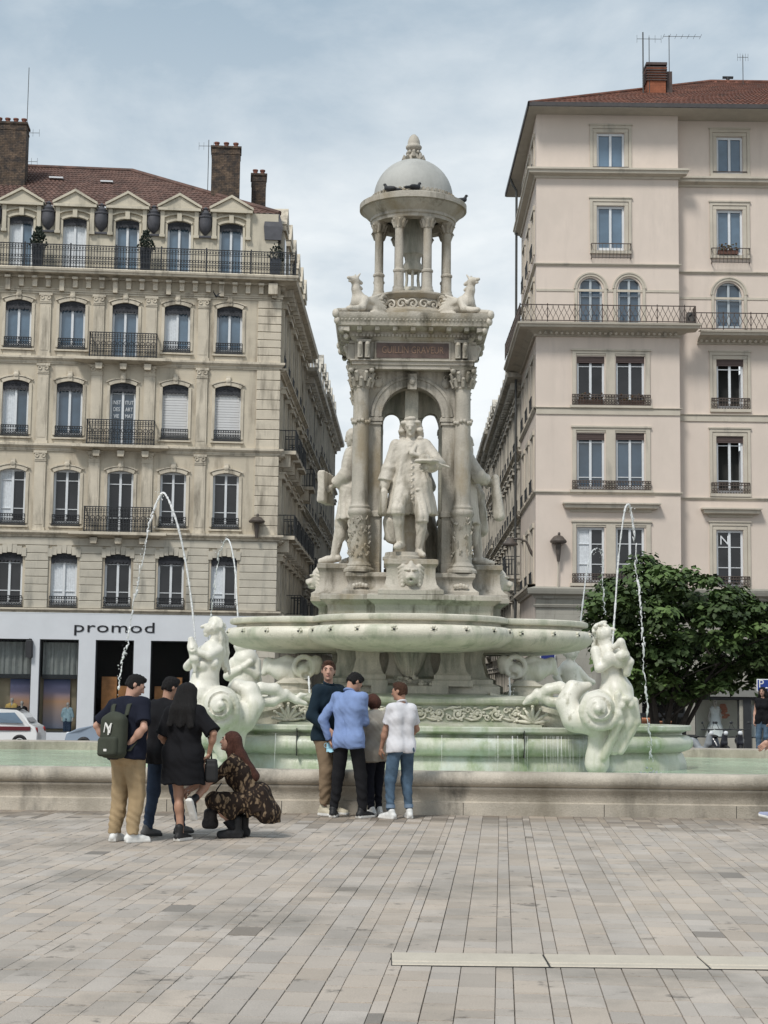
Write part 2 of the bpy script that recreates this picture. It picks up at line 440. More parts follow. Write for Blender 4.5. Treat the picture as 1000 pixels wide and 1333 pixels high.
# ---- frieze tier above the green basin
T1 = [(-1.75,-2.05),(1.75,-2.05),(2.0,-1.0),(2.0,1.0),(1.75,2.2),(-1.75,2.2),(-2.0,1.0),(-2.0,-1.0)]
plan_t1 = lambda o: offset_poly(T1, o)
zt = [fz(944,-2.05), fz(917,-2.05), fz(906,-2.05)]
m = MB(); m.loft(plan_t1, [(.12,1.0),(.12,1.07),(.04,1.09),(0,1.11),(0,1.33),(.02,1.34),(.05,1.355),(.07,1.38),(.07,1.42),(.05,1.44),(-.25,1.475),(-.75,1.50)], False, True)
tier = fpart('frieze_tier', m, mat('frieze_marble', (.47,.47,.39), .55, .15, 2.5, .3, 40, stain=((.28,.32,.21), .45, .66, 3.), fine=.1), 40)
def spiral(c, r, turns, sgn, y, a0=0, n=22, r1=.012):
    pts = []
    for i in range(n+1):
        t = i/n; a = a0+sgn*turns*2*pi*t; q = r*(1-t)+r1*t
        pts.append((c[0]+q*math.cos(a), y-.02*t, c[1]+q*math.sin(a)))
    return pts
def relief(mb, x0, x1, z0, z1, y, n, rad=.018):   # scrolling foliage carved along a band
    zc, h = (z0+z1)/2, (z1-z0)/2
    st = (x1-x0)/n
    for i in range(n):
        cx = x0+st*(i+.5); sg = 1 if i % 2 else -1
        pts = spiral((cx, zc+sg*h*.05), h*.82, 1.45, sg, y-.012, a0=pi if i % 2 else 0)
        mb.tube(pts, [rad*(1-.35*k/len(pts)) for k in range(len(pts))], 6)
        mb.tube([(cx-st*.7,y-.01,zc-sg*h*.55),(cx-st*.3,y-.02,zc-sg*h*.85),(cx+st*.1,y-.012,zc-sg*h*.8)], [rad*.5,rad*1.1,rad*.4], 6)
        mb.tube(spiral((cx+st*.52, zc-sg*h*.45), h*.42, 1.2, -sg, y-.008, n=14), rad*.7, 5)
        for k in range(16):
            a = rnd.uniform(0, 2*pi); q = h*rnd.uniform(.25,1.)
            mb.ball((cx+q*math.cos(a)*1.1, y-.012, zc+q*math.sin(a)), (rad*rnd.uniform(.8,1.7), rad*1.1, rad*rnd.uniform(.8,1.5)), 7, 5)
        mb.ball((cx, y-.02, zc+sg*h*.05), (rad*1.7,rad*1.3,rad*1.7), 8, 5)
m = MB(); relief(m, -1.62, 1.62, 1.115, 1.325, -2.05, 12, .02)
fr = fpart('scroll_frieze', m, mat('relief_marble', (.55,.53,.44), .55, .15, 4., .2, 50, stain=((.33,.33,.24), .5, .68, 5.)), 60)
for sx in (-1, 1):
    m = MB()                                       # palmette at each corner of the frieze
    for k in range(-3, 4):
        a = R(90+k*27); L_ = .20-.012*abs(k)
        pts = [(sx*1.72+q*L_*math.cos(a)*(1+.35*q), -2.10-.04*math.sin(q*pi), 1.10+q*L_*math.sin(a)*1.15) for q in (0,.35,.7,1.)]
        m.tube(pts, [.012,.026,.024,.01], 6)
        m.ball(pts[-1], .026, 7, 5)
    m.ball((sx*1.72,-2.1,1.12), .035, 8, 6)
    fpart('palmette', m, MAR_BO, 60)
    m = MB()                                       # sloping arm that carries the sea creature's tail
    for (xa, ya, za), (xb, yb, zb), wd in (((1.15,-1.50,1.50),(2.62,-2.10,1.13),.17),):
        a, b = Vector((sx*xa,ya,za)), Vector((sx*xb,yb,zb)); s_ = Vector((0,1,0))*wd
        up = Vector((0,0,1))
        ring = lambda p_, zz, k: [p_-s_*k+up*zz, p_+s_*k+up*zz]
        for za_, zb_, k in ((0,-.05,1.25),):
            q0, q1 = a, b
            m.rings([[q0-s_*k-up*.055, q0+s_*k-up*.055, q0+s_*k+up*.02, q0-s_*k+up*.02],[q1-s_*k-up*.055, q1+s_*k-up*.055, q1+s_*k+up*.02, q1-s_*k+up*.02]], True, True)
        m.rings([[Vector((a.x,a.y-wd,1.0)), Vector((a.x,a.y+wd,1.0)), a+s_-up*.05, a-s_-up*.05],[Vector((b.x,b.y-wd,1.0)), Vector((b.x,b.y+wd,1.0)), b+s_-up*.05, b-s_-up*.05]], True, True)
    fpart('sloping_arm', m, MAR_BO, 30)
# ---- pedestal under the bowl
m = MB()
pb = plan_break(1.12, .36, .10)
m.loft(pb, [(.20,1.46),(.20,1.60),(.16,1.62),(.10,1.64),(.10,1.70),(.02,1.73),(.0,1.76),(-.01,1.80),(-.02,1.84),(-.05,1.95),(-.05,2.05),(-.02,2.12),(.02,2.18),(.04,2.22),(.04,2.35)], False, True)
ped = fpart('bowl_pedestal', m, MAR_PED, 40)
for sx in (-1, 1):
    for sy in (-1, 1):
        m = MB()
        for x in (.62,):
            m.loft(lambda o: [(sx*x-.20-o, sy*1.2-.12-o),(sx*x+.20+o, sy*1.2-.12-o),(sx*x+.20+o, sy*1.2+.12+o),(sx*x-.20-o, sy*1.2+.12+o)],
                   [(.10,1.6),(.10,1.68),(.07,1.70),(.07,1.76),(.02,1.80),(0,1.85),(-.03,1.98),(-.02,2.1),(.02,2.2),(.02,2.35)])
        fpart('pedestal_pier', m, MAR_PED, 40)
m = MB()                                            # carved shell bracket under the front of the bowl
rs = []
for z, wx, yy in ((2.22,.30,-1.62),(2.15,.29,-1.60),(2.08,.26,-1.56),(1.98,.23,-1.53),(1.88,.20,-1.50),(1.80,.17,-1.46),(1.74,.12,-1.42)):
    r_ = []
    for i in range(25):
        t = i/24*2-1
        r_.append((t*wx, yy+.30*(t*t)+.016*math.cos(t*14*pi/2), z))
    for i in range(24, -1, -1): r_.append((wx*(i/24*2-1), -1.15, z))
    rs.append(r_)
m.rings(rs, True, True)
for t in (-1, 1): m.tube(spiral((t*.24,2.17), .07, 1.2, t, -1.62), .022, 6)
for k in range(14):
    a = rnd.uniform(0, pi); m.ball((rnd.uniform(-.32,.32), -1.36+rnd.uniform(-.05,.05), 1.68+rnd.uniform(-.06,.07)), (.05,.03,.03), 7, 5)
fpart('shell_bracket', m, MAR_PED, 50)
for sx in (-1, 1):
    m = MB(); m.lathe([(.33,1.46),(.33,1.52),(.25,1.54),(.25,1.60),(.28,1.62),(.20,1.66),(.14,1.70)], (sx*1.72,-1.0), 20)
    fpart('side_pedestal', m, MAR_PED, 40)
# ---- upper lobed bowl
def quatre(c, rho, n=112):
    pts = []
    for i in range(n):
        a = 2*pi*i/n; d = Vector((math.cos(a), math.sin(a))); best = 0
        for k in range(4):
            q = Vector((c*math.cos(k*pi/2), c*math.sin(k*pi/2)))
            b = d.dot(q); disc = b*b-(q.dot(q)-rho*rho)
            if disc >= 0: best = max(best, b+math.sqrt(disc))
        pts.append((d.x*best, d.y*best))
    return pts
plan_bowl = lambda o: quatre(1.33, 1.42+o)
prof = [(-1.0,2.08),(-.72,2.085),(-.45,2.11),(-.24,2.145),(-.10,2.175),(-.02,2.21),(.05,2.26),(.085,2.33),(.075,2.40),(.03,2.445),(-.05,2.455),(-.09,2.465),(-.10,2.50),(-.03,2.508),(0,2.515),(.015,2.54),(.01,2.585),(-.03,2.60),(-.2,2.60),(-.24,2.58),(-.26,2.5)]
m = MB(); m.loft(plan_bowl, prof, False, False)
bowl = fpart('upper_bowl', m, MAR_BO, 40)
m = MB(); pl = plan_bowl(-.25); m.add([(x,y,2.55) for x,y in pl], [tuple(range(len(pl)))])
m.build('bowl_water', W_POOL, bowl)
for i in range(16):                                  # spout bosses on the bowl edge
    a = R(-90-80+i*10.7) if i < 16 else 0
    q = Vector((math.cos(a), math.sin(a))); pl = quatre(1.33, 1.485, 360); x, y = pl[int(round(a/(2*pi)*360)) % 360]
    m = MB()
    for k in range(5):
        b = 2*pi*k/5; t = Vector((-q.y, q.x))*.035*math.cos(b)
        m.ball((x+t.x, y+t.y, 2.385+.03*math.sin(b)), .024, 6, 5)
    bs = fpart('spout_boss', m, MAR_BO, 60)
    m = MB(); m.ball((x+q.x*.018, y+q.y*.018, 2.375), (.02,.02,.016), 6, 5); m.build('spout_hole', DARKH, bs)
# ---- tiers over the bowl
m = MB()
m.loft(plan_break(1.22,.52,.16), [(.02,2.3),(.0,2.55),(.0,2.74),(.01,2.78),(.05,2.81),(.09,2.84),(.12,2.855),(.12,2.92),(.10,2.935),(-.2,2.95)], False, True)
t2 = fpart('lower_tier', m, MAR_HI, 35)
m = MB()
m.loft(plan_cols(.72,.46,.20), [(.10,2.93),(.10,3.0),(.07,3.02),(.02,3.06),(.0,3.12),(.02,3.19),(.05,3.22),(.05,3.27),(.02,3.285),(-.1,3.29)], False, True)
t3 = fpart('column_tier', m, MAR_HI, 35)
for sx in (-1, 1):
    m = MB()
    for k in range(5):
        m.ball((sx*.75+(k-2)*.045, -1.0, 3.10-.01*abs(k-2)), (.03,.03,.035), 7, 5)
    m.build('rosette', MAR_ST, t3)
for k in range(4):                                   # statue pedestals with lion masks, one to each side
    rot = Matrix.Rotation(k*pi/2, 4, 'Z')
    m = MB(rot)
    m.loft(lambda o: [(-.36-o,-1.38-o),(.36+o,-1.38-o),(.36+o,-.6),(-.36-o,-.6)],
           [(.12,2.93),(.12,2.99),(.07,3.02),(.02,3.08),(0,3.18),(0,3.33),(.02,3.36),(.04,3.38),(.04,3.44),(0,3.455)], False, True)
    sp = fpart('statue_pedestal', m, MAR_HI, 35)
    S = Sdf(.025)                                    # lion mask
    S.ell((0,-1.40,3.22), (.14,.12,.17)); S.ell((0,-1.52,3.18), (.07,.09,.065)); S.ell((0,-1.58,3.205), (.03,.03,.022), k=.01)
    S.ell((0,-1.50,3.11), (.055,.07,.035)); S.ell((0,-1.57,3.145), (.045,.05,.018), k=.01, mode='s')
    for sx in (-1, 1):
        S.ell((sx*.05,-1.515,3.265), (.03,.02,.018), k=.01, mode='s'); S.cone((sx*.03,-1.53,3.285),(sx*.09,-1.49,3.29),.018,.016, k=.015)
        S.ell((sx*.115,-1.40,3.35), (.04,.03,.045)); S.ell((sx*.045,-1.555,3.165), (.035,.03,.03))
        for q in range(6): S.cone((sx*.12,-1.42,3.34-.055*q), (sx*(.20-.008*q),-1.36,3.31-.062*q), .034,.02, k=.015)
    S.cone((0,-1.45,3.33),(0,-1.42,3.40),.05,.03)
    V, F = S.mesh(.011)
    c_, s_ = math.cos(k*pi/2), math.sin(k*pi/2)
    V = np.stack([V[:,0]*c_-V[:,1]*s_, V[:,0]*s_+V[:,1]*c_, V[:,2]], 1)
    from_np('lion_mask', (V,F), MAR_ST, sp)
# ---- columns, piers, arches
zb, zd0, zd1, zr, zs, zt = 3.29, fz(733,-.77), fz(672,-.77), fz(657,-.77), fz(505,-.77), fz(480,-.77)
CX = .773
for sx in (-1, 1):
    for sy in (-1, 1):
        m = MB(); c = (sx*CX, sy*CX)
        m.lathe([(.235,zb),(.235,zb+.035),(.23,zb+.04),(.215,zb+.06),(.19,zb+.075),(.185,zb+.085),(.19,zb+.10),(.175,zb+.125),(.155,zd0+.0),(.152,zd0+.02),(.152,zd1-.02),(.165,zd1),(.18,zd1+.03),(.182,zd1+.06),(.17,zd1+.085),(.155,zd1+.1),(.16,zd1+.12),(.16,zd1+.135),(.14,zd1+.15),(.13,zr),(.126,zr+.05),(.125,zr+.7),(.117,zs-.03),(.13,zs-.02),(.13,zs)], c, 28)
        col = fpart('corner_column', m, MAR_HI, 35)
        m = MB()                                     # leafy relief on the lower drum
        for k in range(110):
            a = rnd.uniform(0, 2*pi); z = rnd.uniform(zd0+.06, zd1-.07); q = .155
            p0 = Vector((c[0]+q*math.cos(a), c[1]+q*math.sin(a), z)); a2 = a+rnd.uniform(-.35,.35)
            p1 = Vector((c[0]+(q+.012)*math.cos((a+a2)/2), c[1]+(q+.012)*math.sin((a+a2)/2), z+rnd.uniform(.02,.06))); p2 = Vector((c[0]+q*math.cos(a2), c[1]+q*math.sin(a2), z+rnd.uniform(-.02,.08)))
            m.tube([p0,p1,p2], [.008,.02,.008], 5)
        m.build('carved_relief', MAR_HI, col, 60); m = MB()
        for k in range(14):                          # garland tied under the middle
            a = 2*pi*k/14; z = zs-.50-.05*abs(math.sin(2*a)); m.ball((c[0]+.125*math.cos(a), c[1]+.125*math.sin(a), z), (.035,.035,.035), 6, 5)
        m.build('garland', MAR_HI, col, 60)
        m = MB()                                     # leafy capital
        m.lathe([(.125,zs),(.135,zs+.06),(.15,zs+.14),(.19,zt-.05)], c, 20)
        for tier_, (z0, hh, rr, nn) in enumerate(((zs,.12,.135,8),(zs+.08,.13,.15,8))):
            for k in range(nn):
                a = 2*pi*(k+.5*tier_)/nn
                d = Vector((math.cos(a), math.sin(a), 0)); o = Vector((c[0], c[1], 0))
                m.tube([o+d*rr+Vector((0,0,z0)), o+d*(rr+.02)+Vector((0,0,z0+hh*.6)), o+d*(rr+.055)+Vector((0,0,z0+hh)), o+d*(rr+.075)+Vector((0,0,z0+hh*.82))], [.035,.04,.03,.012], 6)
        for k in range(4):
            a = pi/4+k*pi/2; d = Vector((math.cos(a), math.sin(a), 0)); m.ball(Vector((c[0],c[1],zt-.06))+d*.22, (.045,.045,.045), 8, 6)
        m.loft(lambda o: [(c[0]-.19-o,c[1]-.19-o),(c[0]+.19+o,c[1]-.19-o),(c[0]+.19+o,c[1]+.19+o),(c[0]-.19-o,c[1]+.19+o)], [(-.01,zt-.045),(.0,zt-.02),(.015,zt)])
        m.build('capital', MAR_HI, col, 40)
ri, ro = .457, .63
zsp, zci = fz(544,-.6), zt-.001
m = MB()
for sx in (-1, 1):
    for sy in (-1, 1):
        x0, x1 = sorted((sx*ri, sx*.685)); y0, y1 = sorted((sy*ri, sy*.685))
        m.bbox(x0,x1,y0,y1,3.29,3.45,.012); m.box(x0+.012,x1-.012,y0+.012,y1-.012,3.45,zsp-.12)
        m.bbox(x0-.02,x1+.02,y0-.02,y1+.02,zd1+.0,zd1+.09,.02)
        m.bbox(x0-.012,x1+.012,y0-.012,y1+.012,zsp-.12,zsp-.07,.012); m.bbox(x0-.025,x1+.025,y0-.025,y1+.025,zsp-.07,zsp,.015)
fpart('pier', m, MAR_HI, 35)
m = MB()
arc = [(ri*math.cos(pi*i/20), zsp+ri*math.sin(pi*i/20)) for i in range(21)]
for k in range(4):                                    # spandrel walls with round arches
    m.T = Matrix.Rotation(k*pi/2, 4, 'Z')
    for i in range(20):
        (xa,za),(xb,zb_) = arc[i], arc[i+1]
        m.prism([(xa,za),(xb,zb_),(xb,zt),(xa,zt)], -.685,-.46)
    for s_ in (-1,1): m.box(*sorted((s_*ri, s_*.684)), -.683,-.46, zsp, zt)
m.T = None; arch = fpart('arched_wall', m, MAR_HI, 35)
for k in range(4):
    m = MB(Matrix.Rotation(k*pi/2, 4, 'Z'))
    for r0, r1, w_ in ((ri+.005,ri+.045,.03),(ri+.045,ri+.125,.018),(ri+.125,ri+.165,.035)):
        for i in range(24):
            a, b = pi*i/24, pi*(i+1)/24
            m.prism([(r0*math.cos(a),zsp+r0*math.sin(a)),(r0*math.cos(b),zsp+r0*math.sin(b)),(r1*math.cos(b),zsp+r1*math.sin(b)),(r1*math.cos(a),zsp+r1*math.sin(a))], -.685-w_, -.684)
    m.box(-.07,.07,-.76,-.60,zsp+ri-.04,zsp+ri+.2)
    m.ball((0,-.77,zsp+ri+.09), (.05,.03,.065), 8, 6)
    for s_ in (-1,1):                                 # shields in the spandrels
        m.ball((s_*.52,-.70,zsp+ri+.06), (.075,.03,.075), 10, 6); m.tube(spiral((s_*.52,zsp+ri+.14), .05, 1.1, s_, -.70), .015, 5)
    m.build('archivolt', MAR_HI, arch, 40)
m = MB()                                              # middle pillar and the inner cross walls of the vault
m.bbox(-.17,.17,-.17,.17,3.29,5.75,.02)
r2 = .13; xm = .305
for T in (None, Matrix.Rotation(pi/2, 4, 'Z')):
    m.T = T
    for s_ in (-1, 1):
        ar = [(s_*xm+r2*math.cos(pi*i/12), zsp+.03+r2*math.sin(pi*i/12)) for i in range(13)]
        for i in range(12):
            (xa,za),(xb,zb_) = ar[i], ar[i+1]; m.prism([(xa,za),(xb,zb_),(xb,zt),(xa,zt)], -.10,.10)
        a_, b_ = sorted((s_*(xm+r2), s_*.50)); m.box(a_,b_,-.102,.102,zsp+.03,zt)
        m.box(a_,b_,-.102,.102,3.29,zsp+.03)
        a_, b_ = sorted((s_*.165, s_*(xm-r2))); m.box(a_,b_,-.10,.10,zsp+.03,zt) if b_-a_ > .001 else None
m.T = None
m.box(-.165,.165,-.165,.165,5.75,zt)
m.box(-.685,.685,-.685,.685,zt-.02,zt+.01)
fpart('inner_pillar', m, MAR_PED, 35)
# ---- entablature and cornice
ze = [fz(y,-.94) for y in (480,468,443,430)]
m = MB()
m.loft(plan_sq(.90), [(0,ze[0]+.002),(0,ze[0]+.06),(.02,ze[0]+.065),(.02,ze[1]-.03),(.05,ze[1]-.02),(.05,ze[1]),(-.02,ze[1]+.005),(-.02,ze[2]-.02),(.0,ze[2]),(.03,ze[2]+.03),(.06,ze[2]+.07),(.07,ze[2]+.12),(.22,ze[3]+.02),(.24,ze[3]+.03),(.25,ze[3]+.10),(.27,ze[3]+.13),(.29,ze[3]+.17),(.29,ze[3]+.22),(.2,ze[3]+.24)], True, True)
ent = fpart('entablature', m, MAR_HI, 35)
ztop = ze[3]+.24
nd = 34
for k in range(4):
    m = MB(Matrix.Rotation(k*pi/2, 4, 'Z'))
    for i in range(nd):
        x = -.93+1.86*(i+.5)/nd; m.box(x-.016,x+.016,-.985,-.93,ze[2]+.045,ze[2]+.085)
    m.build('dentil_course', MAR_HI, ent, 0)
    for i in range(9):                                # leafy modillions carrying the corona
        x = -1.08+2.16*i/8; m = MB(Matrix.Rotation(k*pi/2, 4, 'Z')); m.rings([[(x-.04,-.96,ze[3]-.06),(x+.04,-.96,ze[3]-.06),(x+.04,-.96,ze[3]+.015),(x-.04,-.96,ze[3]+.015)],[(x-.035,-1.10,ze[3]-.035),(x+.035,-1.10,ze[3]-.035),(x+.035,-1.12,ze[3]+.015),(x-.035,-1.12,ze[3]+.015)]], False, True); m.build('modillion', MAR_HI, ent, 0)
    m = MB(Matrix.Rotation(k*pi/2, 4, 'Z'))
    for i in range(40): x = -1.13+2.26*i/39; m.ball((x,-1.155,ze[3]+.115), (.022,.018,.022), 6, 4)
    m.build('bead_course', MAR_HI, ent, 0)
for k in range(4):
    m = MB(Matrix.Rotation(pi/4+k*pi/2, 4, 'Z')); y_ = -1.19*math.sqrt(2)
    for z_, r_, yy_ in ((ze[3]+.20,.06,.0),(ze[3]+.10,.055,.03),(ze[3]-.02,.05,.12),(ze[3]-.12,.04,.22)): m.ball((0,y_+yy_+.03,z_), (r_,r_*.8,r_*1.2), 8, 6)
    m.build('corner_leaf', MAR_ST, ent, 60)
for k in range(4):
    rot = Matrix.Rotation(k*pi/2, 4, 'Z')
    for sx in (-1, 1):
        m = MB(rot)
        for q in (-.055,.055):
            m.bbox(sx*.74+q-.04, sx*.74+q+.04, -.99, -.87, ze[1]+.02, ze[2]-.03, .015)
            m.tube([(sx*.74+q,-.985,ze[2]-.05),(sx*.74+q,-1.02,ze[2]-.09),(sx*.74+q,-1.0,ze[2]-.15),(sx*.74+q,-.985,ze[1]+.05)], [.03,.035,.025,.015], 8)
        m.box(sx*.74-.11,sx*.74+.11,-.97,-.87,ze[2]-.035,ze[2]+.005)
        m.build('bracket', MAR_HI, ent, 40)
    m = MB(rot); m.box(-.575,.575,-.90,-.86,ze[1]+.012,ze[2]-.012)
    fr_ = m.build('panel_frame', MAR_HI, ent, 0)
    m = MB(rot); m.box(-.55,.55,-.908,-.88,ze[1]+.03,ze[2]-.035); pn = m.build('inscription_panel', RED, ent, 0)
def text_mesh(body, size, m, parent, name, T, ext=.004, scale=(1,1), spacing=1.):
    cu = bpy.data.curves.new(name, 'FONT'); cu.body = body; cu.size = size; cu.extrude = ext; cu.align_x = 'CENTER'; cu.align_y = 'CENTER'; cu.space_character = spacing; cu.resolution_u = 3
    o = bpy.data.objects.new(name, cu); COL.objects.link(o)
    dg = bpy.context.evaluated_depsgraph_get(); me = bpy.data.meshes.new_from_object(o.evaluated_get(dg))
    bpy.data.objects.remove(o); me.name = name; me.materials.clear(); me.materials.append(m)
    me.transform(T @ Matrix.Diagonal((scale[0], scale[1], 1, 1)))
    o = bpy.data.objects.new(name, me); COL.objects.link(o)
    if parent: o.parent = parent
    return o
def TX(loc, scale=1.): return Matrix.Translation(loc) @ Matrix.Rotation(pi/2, 4, 'X')
text_mesh('GUILLIN GRAVEUR', .14, GILT, pn, 'inscription', TX((0,-.912,(ze[1]+ze[2])/2)), .003, (.80,1.1))
# ---- attic, sphinx corners, cupola
z0 = ztop; z1 = fz(407,-.7); z2 = fz(387,-.6); z3 = fz(379,-.62)
m = MB()
m.lathe([(.98,z0-.03),(.98,z0+.05),(.90,z0+.07)], (0,0), 40)
m.lathe([(.80,z0+.02),(.80,z0+.12),(.76,z0+.14),(.70,z0+.17),(.66,z0+.20),(.64,z1+.02),(.64,z2-.02),(.67,z2),(.70,z2+.03),(.72,z2+.05),(.72,z3-.02),(.68,z3)], (0,0), 48)
attic = fpart('attic_drum', m, MAR_HI, 40)
m = MB()
for k in range(24):
    a = 2*pi*k/24; T = Matrix.Rotation(a, 4, 'Z'); m.T = T
    sg = 1 if k % 2 else -1
    pts = spiral((0,(z1+z2)/2+.02), .085, 1.3, sg, -.65, a0=0 if k % 2 else pi, n=14); m.tube(pts, .018, 5)
    m.ball((.08,-.65,(z1+z2)/2+.05*sg), (.035,.025,.035), 6, 5)
m.T = None; m.build('scroll_frieze', MAR_ST, attic, 60)
for k in range(4):
    m = MB(Matrix.Rotation(pi/4+k*pi/2, 4, 'Z'))      # volute brackets on the diagonals (along -y before turning)
    a = [(-.62,z2+.02),(-.70,z2+.04),(-.80,z2-.01),(-.90,z1+.07),(-1.02,z1+.0),(-1.02,z0+.02),(-.6,z0+.02)]
    m.add([( -.09,y,z) for y,z in a]+[(.09,y,z) for y,z in a], [tuple(range(7)), tuple(range(13,6,-1))]+[(i,(i+1)%7,(i+1)%7+7,i+7) for i in range(7)])
    for sx in (-1,1): m.torus((sx*.095,-.72,z2-.05), .065, .032, 'x', 16, 6); m.ball((sx*.1,-.72,z2-.05), (.02,.03,.03), 8, 6)
    m.build('volute', MAR_HI, attic, 40)
zc0 = z3; zr1 = fz(354,-.5); zr2 = fz(297,-.5); zr3 = fz(283,-.55)
for k in range(8):
    a = R(22.5)+k*pi/4; c = (.575*math.cos(a), .575*math.sin(a))
    m = MB()
    m.lathe([(.105,zc0),(.105,zc0+.03),(.095,zc0+.05),(.085,zc0+.07),(.088,zc0+.09),(.078,zc0+.11),(.078,zr1-.02),(.09,zr1-.01),(.092,zr1+.015),(.08,zr1+.03),(.068,zr1+.04),(.066,zr2-.02),(.075,zr2-.01),(.07,zr2),(.08,zr2+.08),(.11,zr3-.02),(.115,zr3)], c, 18)
    cc = fpart('cupola_column', m, MAR_HI, 40)
    m = MB()
    for q in range(8):
        b = 2*pi*q/8; d = Vector((math.cos(b), math.sin(b), 0)); o = Vector((c[0],c[1],0))
        m.tube([o+d*.07+Vector((0,0,zr2)), o+d*.085+Vector((0,0,zr2+.06)), o+d*.12+Vector((0,0,zr2+.12)), o+d*.125+Vector((0,0,zr2+.09))], [.02,.026,.02,.01], 5)
    m.build('capital', MAR_HI, cc, 60)
zl0, zl1 = fz(266,-.3), fz(256,-.4)
m = MB(); m.lathe([(.46,zr3+.12),(.47,zr3),(.66,zr3),(.66,zr3+.05),(.68,zr3+.06),(.68,zr3+.10),(.70,zr3+.12),(.75,zr3+.17),(.78,zr3+.20),(.81,zr3+.235),(.81,zr3+.245),(.85,zr3+.25),(.85,zr3+.335),(.83,zr3+.345),(.72,zr3+.39),(.66,zr3+.40),(.66,zr3+.44),(.4,zr3+.45)], (0,0), 64, cap=False)
ringo = fpart('cupola_cornice', m, MAR_HI, 40)
zd = zr3+.41; hd = fz(209)-zd
m = MB()
for i in range(56):
    a = 2*pi*i/56; m.T = Matrix.Rotation(a, 4, 'Z'); m.box(-.017,.017,-.675,-.63,zd+.0,zd+.055)
m.T = None; m.build('dentils', MAR_HI, ringo, 0)
m = MB(); m.lathe([(.645,zd)]+[(.63*math.cos(R(t)), zd+.05+(hd-.05)*math.sin(R(t))) for t in range(0, 90, 6)]+[(.02,zd+hd)], (0,0), 64)
m.lathe([(.44,zr3+.14),(.40,zr3+.3),(.25,zr3+.45),(.02,zr3+.5)], (0,0), 32)
dome = fpart('dome', m, mat('dome_stone', (.42,.42,.395), .7, .06, 2., .2, 60, stain=((.30,.30,.28), .5, .75, 2.), fine=.05), 40)
zf = zd+hd-.02
m = MB(); m.lathe([(.12,zf),(.12,zf+.05),(.09,zf+.08),(.075,zf+.13),(.07,zf+.17),(.10,zf+.19),(.125,zf+.215),(.13,zf+.24),(.11,zf+.265),(.10,zf+.275),(.10,zf+.29),(.095,zf+.34),(.07,zf+.40),(.035,zf+.44),(.0,zf+.455)], (0,0), 24)
for k in range(8):
    a = 2*pi*k/8; d = Vector((math.cos(a), math.sin(a), 0))
    m.tube([d*.10+Vector((0,0,zf)), d*.16+Vector((0,0,zf+.05)), d*.15+Vector((0,0,zf+.09)), d*.11+Vector((0,0,zf+.07))], [.03,.04,.03,.01], 6)
    m.ball(d*.09+Vector((0,0,zf+.15)), .028, 6, 5)
fpart('finial', m, MAR_HI, 50)
m = MB()                                              # little stone cage inside the cupola
m.lathe([(.2,zc0-.02),(.2,zc0+.12),(.16,zc0+.16),(.14,zc0+.2)], (0,0), 20)
for k in range(6):
    a = pi/6+2*pi*k/6; m.tube([(.12*math.cos(a),.12*math.sin(a),zc0+.18),(.10*math.cos(a),.10*math.sin(a),zc0+.34),(.11*math.cos(a),.11*math.sin(a),zc0+.46)], .022, 6)
m.lathe([(.10,zc0+.44),(.15,zc0+.47),(.16,zc0+.55),(.12,zc0+.62),(.13,zc0+.7),(.17,zc0+.74),(.15,zr3+.1)], (0,0), 20)
fpart('inner_lantern', m, MAR_PED, 40)
for k in range(4):                                    # four winged beasts crouching on the cornice corners
    S = Sdf(.03); zz = ztop
    # body along -y (outward), chest at y=-1.25
    S.chain([(0,-.78,zz+.16),(0,-1.0,zz+.17),(0,-1.16,zz+.22)], [.13,.12,.13]); S.cone((0,-1.16,zz+.24),(0,-1.24,zz+.40),.11,.065); S.cone((0,-1.24,zz+.40),(0,-1.25,zz+.50),.06,.06)
    S.ell((0,-1.27,zz+.545), (.062,.085,.062)); S.cone((0,-1.30,zz+.545),(0,-1.40,zz+.555),.045,.026,k=.02); S.cone((0,-1.31,zz+.52),(0,-1.38,zz+.505),.03,.018,k=.01)
    for sx in (-1,1):
        S.cone((sx*.035,-1.24,zz+.59),(sx*.05,-1.20,zz+.645),.022,.012,k=.01)
        S.chain([(sx*.10,-1.14,zz+.24),(sx*.13,-1.22,zz+.10),(sx*.12,-1.40,zz+.05)], [.07,.05,.05]); S.ell((sx*.12,-1.46,zz+.045), (.055,.08,.045))
        S.ell((sx*.12,-.86,zz+.13), (.07,.16,.13)); S.cone((sx*.16,-.80,zz+.05),(sx*.16,-1.04,zz+.04),.05,.045)
        for q in range(5): S.cone((sx*.11,-1.10,zz+.24), (sx*(.15+.01*q),-.86+.03*q,zz+.36-.06*q), .04,.02,k=.015)
    for q in range(4): S.cone((0,-1.20,zz+.54-.08*q),(0,-1.13,zz+.52-.09*q),.035,.03,k=.015)
    V, F = S.mesh(.014)
    a = pi/4+k*pi/2; c_, s_ = math.cos(a), math.sin(a)
    V = np.stack([V[:,0]*c_-V[:,1]*s_, V[:,0]*s_+V[:,1]*c_, V[:,2]], 1)
    q = from_np('winged_beast', (V,F), MAR_ST, fountain)
